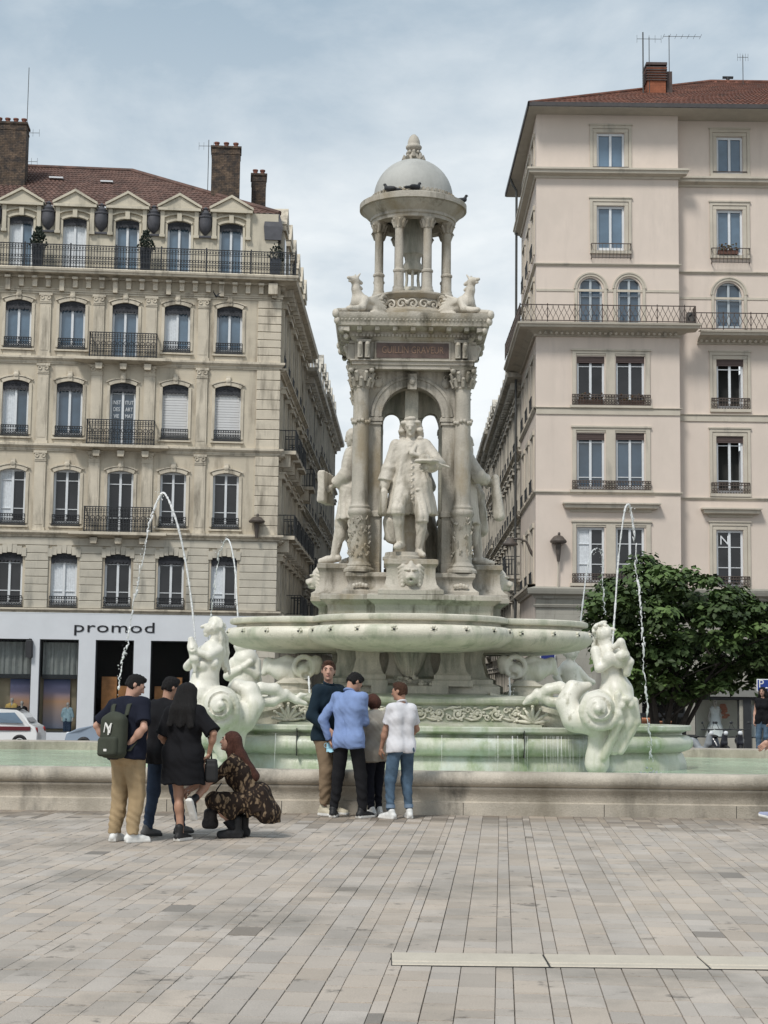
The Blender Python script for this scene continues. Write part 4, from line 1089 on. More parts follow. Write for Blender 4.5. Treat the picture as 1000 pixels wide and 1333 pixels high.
# attic storey with pedimented dormers
ya = .45
acols = [Ul(x, 310)-.04 for x in (27,97,166,234,302)]; ast = (acols[4]-acols[0])/4; acols = [acols[0]-ast]+acols
ze_ = Zl(266); zp = Zl(252)
aops = [(c-.52, c+.52, zsl-.05, za1) for c in acols]
m = MB(); wall(m, UL0, -.15, zsl-.2, ze_-.05, aops, .2, ya); m.quad((-.15,ya,zsl-.2),(-.15,ya+8,zsl-.2),(-.15,ya+8,ze_-.05),(-.15,ya,ze_-.05))
m.quad((UL0,-.3,zsl-.02),(WB+.3,-.3,zsl-.02),(WB+.3,ya+8,zsl-.02),(UL0,ya+8,zsl-.02))
aw = m.build('attic_wall', LA, left, 0)
for c in acols:
    m = MB(); arch_fill(m, c-.52, c+.52, za1, .12, ya+.003, ya+.19)
    for s_ in (-1,1):
        x0, x1 = sorted((c+s_*.52, c+s_*.62)); m.box(x0,x1,ya-.05,ya,zsl,za1-.1)
        x0, x1 = sorted((c+s_*.66, c+s_*.84)); m.box(x0,x1,ya-.14,ya,Zl(302),ze_-.12); m.box(x0-.03,x1+.03,ya-.17,ya,Zl(302)-.06,Zl(302)+.06)
    arch_band(m, c-.55, c+.55, za1+.02, .14, .10, ya-.10, ya); arch_band(m, c-.72, c+.72, za1+.28, .17, .07, ya-.13, ya)
    m.box(c-.10,c+.10,ya-.2,ya,za1-.02,za1+.34)
    m.box(c-.94,c+.94,ya-.28,ya+.8,ze_-.12,ze_)
    m.prism([(c-.92,ze_+.001),(c+.92,ze_+.001),(c,zp+.06)], ya-.20, ya+1.6)
    for s_ in (-1,1): m.prism([(c+s_*.98,ze_),(c+s_*.98,ze_+.11),(c,zp+.19),(c,zp+.07)] if s_ < 0 else [(c,zp+.07),(c,zp+.19),(c+.98,ze_+.11),(c+.98,ze_)], ya-.30, ya+1.6)
    m.build('dormer_pediment', LA, aw, 0)
for i, c in enumerate(acols):
    window(left, c-.52, c+.52, zsl, za1, Matrix.Translation((0,ya,0)), G_SKYTINT, (), .36, 0., curtain=2 if i in (0,2) else (1 if i == 1 else 0))
for i in range(len(acols)):
    c = acols[i]+ast/2; m = MB()
    if i < len(acols)-1:
        z0, z1 = Zl(299), Zl(268); h = z1-z0
        m.lathe([(.04,z0),(.10,z0+.05),(.24,z0+h*.2),(.30,z0+h*.45),(.28,z0+h*.7),(.32,z0+h*.72),(.32,z0+h*.78),(.22,z0+h*.8),(.25,z0+h*.9),(.14,z0+h),(.10,z0+h+.06),(.14,z0+h+.12),(.04,z0+h+.20),(.0,z0+h+.21)], (c,ya-.02), 14)
        m.box(c-.42,c+.42,ya-.12,ya-.002,z0-.12,z0-.04)
        m.build('slate_urn', SLATE, left, 40)
    else:
        z0, z1 = Zl(302), Zl(266); m.rings([[(-.75,ya-.1,z0),(-.02,ya-.1,z0),(-.02,ya+8,z0),(-.75,ya+8,z0)],[(-.8,ya-.06,(z0+z1)/2),(.05,ya-.06,(z0+z1)/2),(.05,ya+8,(z0+z1)/2),(-.8,ya+8,(z0+z1)/2)],[(-.7,ya+.1,z1),(-.1,ya+.1,z1),(-.1,ya+8,z1),(-.7,ya+8,z1)]], True, True)
        m.build('mansard_corner', SLATE, left, 0)
FLi = FL.inverted()
rd = FLi @ P(172, 224, 75.5)
m = MB(); e0, e1 = (UL0,ya+.2,ze_-.02), (-.1,ya+.2,ze_-.02)
tile_roof(m, e0, e1, (rd.x,rd.y,rd.z), (UL0,rd.y,rd.z), .27, .055)
tile_roof(m, (-.1,ya+.2,ze_-.02), (-.1,ya+11,ze_-.02), (rd.x,rd.y,rd.z), (rd.x,rd.y,rd.z), .27, .055)
rf = m.build('roof', ROOF, left, 0)
m = MB(); m.tube([(UL0,rd.y,rd.z+.05),(rd.x,rd.y,rd.z+.05),(-.1,ya+.2,ze_+.05)], .13, 8); m.build('ridge_tile', ROOF, rf, 0)
for x0, x1, yy in ((62,82,231),(129,147,236)):
    a = FLi @ P(x0,yy-45+45,73.2); b = FLi @ P(x1,yy,73.2); m = MB(); m.box(a.x*.9+b.x*.1,b.x,a.y-.05,a.y+.4,a.z-.02,a.z+.05); m.build('skylight', WHITE, rf, 0)
def chim_px(px0, px1, py0, py1, Y, m_, pots):
    a, b = FLi @ P(px0,py0,Y), FLi @ P(px1,py1,Y); chimney(left, a.x, b.x, a.y, a.y+1.0, b.z-2., a.z, m_, pots)
chim_px(-8,31,160,250,72.,BRICK_D,4); chim_px(276,312,192,250,72.5,BRICK_D,3); chim_px(328,346,228,262,74.,BRICK_D,2)
# shop front
zb0, zb1 = 0.0, zcs[3]-.02
SHOPW = mat('white_shopfront', (.64,.66,.69), .45, .04, 1.5, fine=.03)
swin = [(-16,40),(50,101),(123,173),(195,247),(266,309)]
zw = Zl(833,120)
so_ = [(Ul(a,900), Ul(b,900), .35, zw) for a, b in swin]
m = MB(); wall(m, UL0, Ul(332,900), zb0, zb1, so_, .45, -.10)
m.quad((Ul(332,900),-.10,0),(Ul(332,900),.3,0),(Ul(332,900),.3,zb1),(Ul(332,900),-.10,zb1))
shop = m.build('shop_front', SHOPW, left, 0)
m = MB(); wall(m, Ul(332,900), .05, 0, zcs[3], [], .1, 0.)
n = 9; h = zcs[3]/n
for k in range(n): m.bbox(Ul(332,900)+.01,.06,-.07,.3,h*k+.018,h*(k+1)-.018,.02)
m.build('rustication', LR, wl, 0)
tx = P(149.5,818,69.4); tl = FLi @ tx
text_mesh('promod', .80, mat('black_letter', (.012,.012,.015), .5), shop, 'shop_sign', Matrix.Translation((tl.x,-.115,tl.z+.02)) @ Matrix.Rotation(pi/2,4,'X'), .012, (1.28,.80), 1.06)
SG = M_shopglass()
for i, (a, b, c, d) in enumerate(so_):
    m = MB(); fr = .05
    for q in ((a,a+fr,c,d),(b-fr,b,c,d),(a+fr,b-fr,d-fr,d),(a+fr,b-fr,c,c+fr)): m.box(q[0],q[1],.12,.2,q[2],q[3])
    f_ = m.build('shop_window', IRON, left, 0)
    m = MB(); m.quad((a,.16,c),(b,.16,c),(b,.16,d),(a,.16,d)); m.build('pane', SG, f_, 0)
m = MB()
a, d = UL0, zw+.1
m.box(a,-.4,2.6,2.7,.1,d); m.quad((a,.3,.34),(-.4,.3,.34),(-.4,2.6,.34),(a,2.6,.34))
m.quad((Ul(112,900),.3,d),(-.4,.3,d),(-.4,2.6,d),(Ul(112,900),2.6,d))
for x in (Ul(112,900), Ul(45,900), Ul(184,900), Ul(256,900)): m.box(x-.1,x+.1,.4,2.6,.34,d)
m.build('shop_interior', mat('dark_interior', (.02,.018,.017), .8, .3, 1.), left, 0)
m = MB()
zt0, zt1 = Zl(878,75), Zl(836,75)
for a_, b_ in ((-14,39),(53,99)):
    n = 24; x0, x1 = Ul(a_,900), Ul(b_,900)
    m.rings([[(x0+(x1-x0)*i/n, .45+.05*math.sin(i*1.7), zt0) for i in range(n+1)],[(x0+(x1-x0)*i/n, .45+.05*math.sin(i*1.7), zt1) for i in range(n+1)]], closed=False)
m.build('display_curtain', mat('grey_curtain', (.30,.31,.29), .9, .15, 4.), left, 40)
m = MB(); m.box(Ul(-14,900),Ul(39,900),.35,.42,zt0-.18,zt0); m.box(Ul(53,900),Ul(99,900),.35,.42,zt0-.18,zt0); m.build('display_rail', IRON, left, 0)
# printed sunset posters hung in the two display windows
pm, pnt, pb_ = _nt('sunset_print'); tcn = N(pnt, 'TexCoord'); spn = N(pnt, 'SeparateXYZ'); pnt.links.new(tcn.outputs['Object'], spn.inputs[0])
mr = N(pnt, 'MapRange'); pnt.links.new(spn.outputs[2], mr.inputs[0]); mr.inputs[1].default_value = .5; mr.inputs[2].default_value = zt0-.2
pnt.links.new(ramp(pnt, mr.outputs[0], [(.0,(.24,.26,.34)),(.35,(.46,.34,.30)),(.55,(.60,.34,.20)),(.75,(.30,.26,.38)),(1.,(.08,.12,.28))]), pb_.inputs['Base Color'])
m = MB(); m.box(Ul(10,900),Ul(36,900),.80,.83,.5,zt0-.2); m.box(Ul(54,900),Ul(89,900),.80,.83,.5,zt0-.2); pst = m.build('sunset_poster', pm, left, 0)
m = MB(); m.box(Ul(-16,900),Ul(112,900),.9,.93,.34,zt0-.1); m.build('display_back', mat('sand_board', (.40,.33,.22), .8, .1), left, 0)
m = MB()
for a_, b_, z0, z1 in ((130,150,893,866),(152,168,905,880),(200,215,905,882),(222,236,893,885)):
    m.box(Ul(a_,900),Ul(b_,900),.9,1.3,Zl(z0+35),Zl(z0-12))
m.build('shelf_unit', mat('warm_wood', (.45,.20,.07), .6, .3, 3.), left, 0)
# ================================================================== the pale building on the right
RW = mat('pink_render', (.675,.58,.505), .85, .05, .5, .12, 60, stain=((.54,.465,.405), .54, .78, .9), stain2=((.62,.535,.465), .5, .62, .35), fine=.05)
RT = mat('grey_trim', (.53,.48,.40), .8, .09, 1.2, .15, 40, stain=((.30,.28,.24), .56, .76, 1.8), fine=.06)
RS = mat('grey_ashlar', (.36,.345,.30), .8, .13, 1., .25, 30, joints=(1.6,.62,.01,.12), stain=((.22,.21,.185), .52, .72, 1.2), fine=.08)
RIRON = mat('rusty_iron', (.085,.065,.055), .6, .3, 5.)
O = P(697, 930, 68.)
FR = frame((O.x, O.y, -.9), (1,0,0))
right = empty('apartment_building', FR, 'pale pink rendered apartment building with red tiled hip roof and a long iron balcony', 'building')
Ur = lambda px, py=500: uv(FR, px, py)[0]
Zr = lambda py, px=795, w=0.: uv(FR, px, py, w)[1]
ux1, UR1, RC = Ur(885), Ur(1100), .6
ops = []; wins = []
def add_op(px0, px1, py0, py1, rec, **k):
    w = -RC if rec else 0.; xm = (px0+px1)/2
    a, za_ = uv(FR, px0, (py0+py1)/2, w); b, _ = uv(FR, px1, (py0+py1)/2, w); zt_ = uv(FR, xm, py0, w)[1]; zb_ = uv(FR, xm, py1, w)[1]
    wins.append((a, b, zb_, zt_, rec, k))
for y0, y1, yr in ((464,527,0),(564,637,1),(686,759,2)):
    add_op(751,787,y0,y1,False,roll=.28 if yr < 2 else 0,row=yr); add_op(802,839,y0,y1,False,roll=.28 if yr < 2 else 0,row=yr); add_op(933,968,y0+4,y1+5,True,roll=.28 if yr < 2 else 0,row=yr,open_=yr < 2)
    add_op(1040,1075,y0+5,y1+6,True,row=yr)
for y0, y1, yr in ((173,220,5),(268,326,4)):
    add_op(777,813,y0,y1,False,row=yr); add_op(933,967,y0+5,y1+6,True,row=yr); add_op(1040,1075,y0+6,y1+7,True,row=yr)
add_op(754,784,362,424,False,row=3); add_op(804.5,834,362,424,False,row=3); add_op(932,966,368,428,True,row=3); add_op(1040,1073,369,429,True,row=3)
zg = Zr(772); zev = Zr(150)
m = MB()
wall(m, 0, ux1, zg, zev, [w[:4] for w in wins if not w[4]], .26); wall(m, ux1, UR1, zg, zev, [w[:4] for w in wins if w[4]], .26, RC)
m.quad((ux1,0,zg),(ux1,RC,zg),(ux1,RC,zev),(ux1,0,zev)); m.quad((UR1,RC,zg),(UR1,10,zg),(UR1,10,zev),(UR1,RC,zev))
rw = m.build('wall', RW, right, 0)
m = MB(); hd_ = MB()
for a, b, z0, z1, rec, k in wins:
    y = RC if rec else 0.; T = Matrix.Translation((0,y,0)); row = k['row']; m = MB(T); hd_ = MB(T)
    if row == 3:
        arch_fill(hd_, a, b, z1, (b-a)/2-.01, .003, .25, 16); arch_band(m, a-.08, b+.08, z1+.08, (b-a)/2+.07, .12, -.06, 0, 18); arch_band(m, a-.18, b+.18, z1+.18, (b-a)/2+.17, .06, -.09, 0, 18)
        for s_ in (a-.20, b+.08): m.box(s_,s_+.12,-.06,0,z0,z1-(b-a)/2)
        hd_.build('arch_head', RW, rw, 0)
    elif row in (4,5) or rec:
        for s_ in (a-.30, b+.18): m.box(s_,s_+.12,-.06,0,z0-.02,z1+.18)
        m.box(a-.30,b+.30,-.06,0,z1+.18,z1+.32); m.box(a-.34,b+.34,-.10,0,z1+.32,z1+.38)
        for s_ in (a-.16, b+.01): m.box(s_,s_+.15,-.03,0,z0-.02,z1+.005)
        m.box(a-.16,b+.16,-.03,0,z1+.01,z1+.16)
        m.box(a-.3,b+.3,-.12,0,z0-.16,z0-.03)
    m.build('window_surround', RT, rw, 0)
for y0, z0_, z1_ in ((0,457,527),(0,557,637),(0,680,759)):
    a, b = Ur(745), Ur(846); zt_, zb_ = Zr(z0_), Zr(z1_); m = MB()
    a1, b1, a2, b2 = Ur(751), Ur(787), Ur(802), Ur(839)
    m.box(a,a1-.04,-.06,0,zb_,zt_-.12); m.box(b2+.04,b,-.06,0,zb_,zt_-.12); m.box(b1+.05,a2-.05,-.06,0,zb_,zt_-.12)
    m.box(a,b,-.06,0,zt_-.12,zt_); m.box(a-.05,b+.05,-.11,0,zt_,zt_+.07); m.box(a-.1,b+.1,-.13,0,zb_-.14,zb_-.02)
    for q0, q1 in ((a1-.035,b1+.045),(a2-.045,b2+.035)): m.box(q0,q1,-.03,-.0,zt_-.20,zt_-.125)
    m.build('window_surround', RT, rw, 0)
for a, b, y in ((Ur(735),Ur(855),0), (uv(FR,915,660,-RC)[0],uv(FR,987,660,-RC)[0],RC)):
    m = MB(Matrix.Translation((0,y,0))); z = Zr(667 if y == 0 else 670); moulding(m, a+.3, b-.3, z, [(0,0),(.05,0),(.08,.10),(.25,.14),(.30,.16),(.32,.28),(.40,.32),(.40,.38),(0,.40)]); m.build('window_hood', RT, rw, 0)
for u0, u1, y, dy in ((0,ux1,0,0),(ux1+.002,UR1,RC,4)):
    T = Matrix.Translation((0,y,0)); r0 = y == 0; sc_ = lambda mb: mb.build('string_course', RT, rw, 0)
    m = MB(T); stringc(m, u0, u1, Zr(644+dy*.9,795), .13, .09, ret0=r0, ret1=r0); sc_(m); m = MB(T)
    m.box(u0,u1,-.05,0,Zr(540+dy),Zr(533+dy)); stringc(m, u0, u1, Zr(533+dy), .07, .10, ret0=r0, ret1=r0)
    sc_(m); m = MB(T); stringc(m, u0, u1, Zr(347+dy), .12, .10, ret0=r0, ret1=r0); sc_(m); m = MB(T)
    m.box(u0,u1,-.03,0,Zr(380+dy),Zr(377+dy)); sc_(m); m = MB(T)
    moulding(m, u0, u1, Zr(233+dy), [(0,0),(.06,0),(.10,.08),(.28,.14),(.34,.16),(.36,.26),(.42,.30),(.42,.38),(0,.41)], ret0=r0, ret1=r0)
    sc_(m)
for w in wins:
    a, b, z0, z1, rec, k = w; row = k['row']; T = Matrix.Translation((0,RC if rec else 0,0))
    gl = {0:G_DARK,1:G_SKY,2:G_DARK,3:G_SKY,4:G_SKYTINT,5:G_SKYTINT}[row]
    o = window(right, a, b, z0, z1, T, gl, {0:(.80,),1:(.84,.22),2:(.70,.34),3:(.62,),4:(),5:()}[row], 0, 0, roll=k.get('roll',0), open_=k.get('open_',False), dep=.16, curtain=(1 if (row == 2 and a < Ur(790)) else 0), grey=(row == 3))
    if row == 2 and rec and a < Ur(1000): text_mesh('N', .55, WHITE, o, 'window_letter', T @ Matrix.Translation((a+.36,.10,z1-.45)) @ Matrix.Rotation(pi/2,4,'X'), .002)
    m = MB(T)
    if row in (4,): railing(m, a-.25, b+.25, z0-.42, z0+.26, -.22, .16, .016, False, .2)
    elif row == 5: m.box(a-.28,b+.28,-.05,-.02,z0+.04,z0+.09); m.box(a-.28,b+.28,-.05,-.02,z0-.12,z0-.08)
    elif row in (0,1,2) and rec: railing(m, a-.25, b+.25, z0-.12, z0+.45, -.10, .12, .016)
    if m.v: m.build('guard_rail', RIRON, o, 0)
    if open_ := k.get('open_'):
        m = MB(T); 
        for s_, x in ((1,a+.04),(-1,b-.04)): m.box(x-.025,x+.025,.16,.62,z0+.05,z1-.56)
        m.build('open_leaf', WHITE, o, 0)
for (z0, z1) in ((529,514),(639,626),(760,747)):
    m = MB(); railing(m, Ur(744.5), Ur(846.5), Zr(z0), Zr(z1), -.12, .12, .016); m.build('guard_rail', RIRON, right, 0)
# long balcony
zs0, zs1 = Zr(436), Zr(425)
m = MB()
cp = [(0,0),(.10,.0),(.12,.10),(.35,.20),(.40,.22),(.75,.26),(.78,.34),(.84,.38),(.86,.46),(.3,.48)]
moulding(m, 0, ux1-.05, zs0-.1, cp)
m.T = Matrix.Translation((0,RC,0)); moulding(m, ux1+.86, UR1, zs0-.23, cp, ret0=False); m.T = None
for i in range(26): x = .15+(ux1-.35)*i/25; m.ball((x,-.27,zs0+.0), .075, 8, 6)
for i in range(26): x = ux1+1.0+(UR1-ux1-1.2)*i/25; m.ball((x,RC-.27,zs0-.13), .075, 8, 6)
bs = m.build('long_balcony', RT, right, 0)
def lattice(mb, a, b, z0, z1, y, st=.23, t=.018):
    n = int((b-a)/st); mb.box(a,b,y-t,y+t,z1-.04,z1); mb.box(a,b,y-t,y+t,z0+.04,z0+.075)
    for i in range(n):
        x0 = a+(b-a)*i/n; x1 = x0+(b-a)/n
        for s_ in (0,1):
            p, q = ((x0,x1),(x1,x0))[s_]
            pts = [(p+(q-p)*(.5-.5*math.cos(pi*k/6)), y, z0+.07+(z1-z0-.11)*k/6) for k in range(7)]
            mb.tube(pts, .014, 4)
    for i in range(0, n+1, 5): x = a+(b-a)*i/n; mb.box(x-t,x+t,y-t,y+t,z0,z1+.04)
zrb = zs0-.1+.475; zrt = Zr(397, 795, .75)
m = MB(); lattice(m, -.75, Ur(905)-.1, zrb, zrt, -.76)
m.T = Matrix.Translation((-.76,0,0)) @ Matrix.Rotation(-pi/2, 4, 'Z'); lattice(m, -7.5, .76, zrb, zrt, 0.); m.T = None
m.box(Ur(905)-.12,Ur(905)-.08,-.76,RC-.76,zrb,zrt); lattice(m, Ur(905)+.02, UR1, zrb-.13, zrt-.13, RC-.76)
m.build('balcony_railing', RIRON, bs, 0)
m = MB(); m.bbox(Ur(892),Ur(904),-.62,-.25,zrb,zrb+.52,.02); ac = m.build('air_conditioner', mat('ac_grey', (.10,.095,.09), .6), bs, 0)
m = MB(); m.torus(((Ur(892)+Ur(904))/2,-.63,zrb+.26), .15, .02, 'y', 14, 5); m.build('fan_grille', IRON, ac, 0)
FLW = mat('red_flowers', (.20,.035,.03), .8, .4, 14., hue=(.05,.09,.025)); rf_ = random.Random(9)
for (u0, u1, zz_, y_) in ((Ur(753),Ur(785),Zr(527),-.02),(Ur(806),Ur(838),Zr(527),-.02),(Ur(940),Ur(966),Zr(332,950,-RC),RC-.1)):
    m = MB(); m.bbox(u0,u1,y_-.08,y_+.10,zz_,zz_+.18,.01); bx_ = m.build('flower_box', mat('brown_box', (.12,.06,.045), .8), right, 0)
    m = MB()
    for i in range(46): q_ = rf_.uniform(.025,.06); m.ball((rf_.uniform(u0,u1), y_+rf_.uniform(-.10,.10), zz_+.18+rf_.random()**2*.30), (q_,q_,q_*.8), 5, 4)
    m.build('flowers', FLW, bx_, 0)
# ground floor
m = MB(); z0 = 0
gops = [(Ur(905,930),Ur(963,930),.5,Zr(908)),(Ur(972,930),Ur(1040,930),.5,Zr(908)),(Ur(836,930),Ur(893,930),.4,Zr(908))]
wall(m, 0, UR1, 0, zg, gops, .4, .02)
gw = m.build('ground_floor_wall', RS, right, 0)
m = MB(); moulding(m, -.02, UR1, zg-.25, [(0,0),(.05,0),(.08,.1),(.30,.18),(.34,.3),(.36,.4),(0,.5)]); moulding(m, -.02, UR1, Zr(792), [(0,0),(.06,.02),(.10,.12),(0,.16)])
for i in range(9): m.box(.3+i*1.9,.75+i*1.9,-.10,.0,zg-.26,zg-.02)
m.build('ground_floor_cornice', RS, gw, 0)
m = MB(); m.box(Ur(898),Ur(1095),-.25,.0,Zr(905),Zr(894)); m.build('shop_fascia', mat('grey_fascia', (.20,.20,.185), .6, .1), right, 0)
m = MB(); m.box(Ur(898),Ur(1095),-.05,.3,Zr(909),Zr(905.5)); m.box(Ur(962.5),Ur(972.5),-.06,.3,0,Zr(909)); m.build('shop_frame', IRON, right, 0)
for i, (a, b, c, d) in enumerate(gops):
    m = MB(); fr = .05
    for q in ((a,a+fr,c,d),(b-fr,b,c,d),(a+fr,b-fr,d-fr,d),(a+fr,b-fr,c,c+fr)): m.box(q[0],q[1],.12,.2,q[2],q[3])
    f_ = m.build('shop_window', IRON, right, 0)
    m = MB(); m.quad((a,.16,c),(b,.16,c),(b,.16,d),(a,.16,d)); m.build('pane', SG, f_, 0)
m = MB(); m.box(Ur(900),Ur(1060),1.5,1.55,.3,Zr(905)); m.quad((Ur(830),.4,.45),(Ur(1060),.4,.45),(Ur(1060),1.5,.45),(Ur(830),1.5,.45)); m.build('display_back', mat('linen_board', (.60,.58,.50), .8, .06), right, 0)
m = MB(); m.box(Ur(830),Ur(897),1.5,1.55,.3,Zr(905)); m.build('shop_interior', MATS['dark_interior'], right, 0)
m = MB()                                               # coral branch printed on the display board
for k in range(7):
    q = P(943+rnd.uniform(-3,4), 918+k*2.6, 69.4); l_ = FR.inverted() @ q; m.ball((l_.x, 1.48, l_.z), (.12+.05*rnd.random(),.02,.07), 7, 5)
m.build('coral_print', mat('coral_paint', (.50,.22,.15), .7, .2, 5.), right, 40)
# eaves and hip roof
ev = Zr(152,795,.9); m = MB()
ov = .95; ox = .40
m.box(-ox,UR1+.5,-ov,12.,zev,zev+.10)
m.build('eaves', mat('eaves_board', (.50,.47,.41), .8, .08), right, 0)
m = MB(); zz = zev+.10
m.box(-ox-.06,UR1+.5,-ov-.07,-ov,zz-.08,zz+.10); m.box(-ox-.07,-ox,-ov-.07,12.,zz-.08,zz+.10)
m.build('gutter', mat('dark_zinc', (.06,.055,.055), .5, .2), right, 0)
FRi = FR.inverted(); rr = FRi @ P(925,108,74.5)
m = MB(); tile_roof(m, (-ox,-ov,zz), (UR1+.5,-ov,zz), (UR1+.5,rr.y,rr.z), (rr.x,rr.y,rr.z), .24, .045); tile_roof(m, (-ox,12.,zz), (-ox,-ov,zz), (rr.x,rr.y,rr.z), (rr.x,rr.y,rr.z), .24, .045)
RROOF = mat('brown_roof_tile', (.155,.058,.038), .8, .3, 1.8, .4, 25, hue=(.24,.105,.07), stain=((.085,.05,.038), .48, .68, 2.5), stretch=1., fine=.25)
rf = m.build('roof', RROOF, right, 0)
m = MB(); m.tube([(-ox,-ov,zz+.05),(rr.x,rr.y,rr.z+.06),(UR1+.5,rr.y,rr.z+.06)], .11, 8); m.build('ridge_tile', RROOF, rf, 0)
a, b = FRi @ P(840,84,70.6), FRi @ P(867,138,70.6)
chimney(right, a.x+.1, b.x, a.y, a.y+1., b.z-1., a.z-.2, BRICK_R, 1)
m = MB()
for k in range(6): m.box(a.x+.04,b.x+.06,a.y-.06,a.y+1.06,a.z-.75+k*.12,a.z-.70+k*.12)
m.box(a.x+.04,b.x+.06,a.y-.06,a.y+1.06,a.z-.02,a.z+.1); m.box(b.x+.06,b.x+.32,a.y+.15,a.y+1.,b.z-.8,a.z-.25); m.build('smoke_stack', mat('sooty_brick', (.085,.065,.06), .9, .3, 3.), right, 0)
c = FRi @ P(945,112,74.5)
for x in (-1.2,-.5,.1,.5,1.): 
    m = MB(); m.lathe([(.12,c.z-.5),(.10,c.z+.1),(.13,c.z+.12),(.11,c.z+.2)], (c.x+x,c.y), 10); m.build('chimney_pot', POT, right, 40)
m = MB(); m.tube([(c.x+.1,c.y,c.z+.1),(c.x+.1,c.y,c.z+.42)], .09, 8); m.tube([(c.x-.15,c.y,c.z+.42),(c.x+.35,c.y,c.z+.42)], .07, 8); m.build('chimney_cowl', IRON, right, 0)
m = MB(); d1 = P(668,262,70.)
l0 = FRi @ P(690,262,70); m.tube([(-ox,9.,zev-.02),(-ox+.1,9.,zev-.3),(-.12,9.,zev-.6),(-.12,9.,.2)], .06, 8); m.build('downpipe', IRON_G, right, 0)
# ================================================================== street walls running away on both sides
def street_side(root, T, L_, zf, ztop, bays, mw, mt, ped=True, mans=2.6, seed=0, balc=(1,2), dens=.15, wh=.62, noroof=False):
    """one house front along the street; local x runs along it (length L_), floors zf = [(z0,z1)...]"""
    rg = random.Random(seed); st = L_/bays; ops = []
    for j, (z0, z1) in enumerate(zf):
        h = z1-z0
        for i in range(bays):
            c = st*(i+.5); ops.append((c-.5, c+.5, z0+h*(.10 if j else .05), z0+h*wh+h*.14))
    m = MB(T); wall(m, 0, L_, zf[0][0], ztop, ops, .3); noroof or m.quad((0,0,zf[0][0]),(0,9,zf[0][0]),(0,9,ztop),(0,0,ztop)); m.quad((L_,0,zf[0][0]),(L_,9,zf[0][0]),(L_,9,ztop),(L_,0,ztop))
    w = m.build('wall', mw, root, 0)
    m = MB(T)
    for (a,b,z0,z1) in ops:
        gl, fr = MB(T), MB(T); gl.quad((a,.24,z0),(b,.24,z0),(b,.24,z1),(a,.24,z1)); c = (a+b)/2
        for q in ((a,a+.07),(b-.07,b),(c-.05,c+.05)): fr.box(q[0],q[1],.17,.235,z0,z1)
        gl.build('pane', G_DARK, fr.build('window', WHITE, root, 0), 0)
        m.box(a-.2,a,-.12,0,z0,z1); m.box(b,b+.2,-.12,0,z0,z1); m.box(a-.26,b+.26,-.24,0,z1,z1+.22)
        m.box(a-.3,b+.3,-.3,0,z1+.22,z1+.30)
    for j, (z0, z1) in enumerate(zf):
        stringc(m, 0, L_, z1-.18, .26, .3 if j else .4)
        if j in balc:
            for i in range(bays):
                c = st*(i+.5)
                if rg.random() < .75:
                    m.box(c-.95,c+.95,-.75,0,z0+.16,z0+.32); g = MB(T); railing(g, c-.92, c+.92, z0+.32, z0+1.25, -.72, dens, .03, False, .7); g.build('balcony_railing', IRON, root, 0)
                    for q in (-.7,.7): m.prism([(c+q-.12,z0-.4),(c+q+.12,z0-.4),(c+q+.12,z0+.16),(c+q-.12,z0+.16)], -.5,0)
        else:
            for i in range(bays): c = st*(i+.5); g = MB(T); railing(g, c-.55, c+.55, z0+.35, z0+.85, -.12, dens, .03, False); g.build('guard_rail', IRON, root, 0)
    moulding(m, 0, L_, ztop-.5, [(0,0),(.1,0),(.2,.15),(.55,.25),(.7,.3),(.75,.5),(.3,.52)])
    for i in range(bays*3): c = L_*(i+.5)/(bays*3); m.box(c-.1,c+.1,-.5,0,ztop-.65,ztop-.3)
    m.build('facade_trim', mt, w, 0)
    m = MB(T); m.rings([[(0,.15,ztop),(L_,.15,ztop),(L_,9,ztop),(0,9,ztop)],[(0,.9,ztop+mans),(L_,.9,ztop+mans),(L_,8,ztop+mans),(0,8,ztop+mans)],[(0,4.4,ztop+mans+1.),(L_,4.4,ztop+mans+1.),(L_,4.6,ztop+mans+1.),(0,4.6,ztop+mans+1.)]], False, True)
    if not noroof: m.build('mansard_roof', SLATE, root, 0)
    for i in range(bays):
        m = MB(T); c = st*(i+.5); m.box(c-.62,c+.62,-.02,1.,ztop,ztop+mans*.78); m.prism([(c-.8,ztop+mans*.78),(c+.8,ztop+mans*.78),(c,ztop+mans*1.05)], -.15,1.2); m.box(c-.76,c+.76,-.12,1.,ztop+mans*.70,ztop+mans*.78)
        dm = m.build('dormer', mt, root, 0); m = MB(T); m.box(c-.42,c+.42,-.04,0,ztop+.35,ztop+mans*.62); m.build('pane', G_DARK, dm, 0)
    if seed % 2:
        chimney(root, L_*.3, L_*.3+1.8, 4, 4.8, ztop+1, ztop+mans+2.2, BRICK_D, 4, T)
AD = R(1.0)
def sideframe(P0, fwd):
    d = Vector((math.sin(AD), math.cos(AD), 0))*(1 if fwd else -1)
    return frame(P0, d)
GW = mat('grey_street_stone', (.50,.46,.39), .85, .15, .8, .25, 30, stain=((.17,.16,.14), .5, .7, 1.3), fine=.1)
GT = mat('grey_street_trim', (.54,.50,.43), .85, .15, 1., .25, 30, stain=((.17,.16,.14), .48, .68, 2.), fine=.1)
cz = [-.9]
zfl = [(0.,zcs[3]),(zcs[3],zcs[2]),(zcs[2],zcs[1]),(zcs[1],zcs[0]),(zcs[0],ztopw)]
S0 = sideframe((FL.translation.x, FL.translation.y, -.9), True); rel = FLi @ S0
street_side(left, rel @ Matrix.Translation((.35,0,0)), 15.5, zfl, ztopw+.2, 6, LR, LT, seed=2, mans=ze_-ztopw+.2, balc=(1,2,3), noroof=True)
pos = 16.6; d = Vector((math.sin(AD), math.cos(AD), 0))
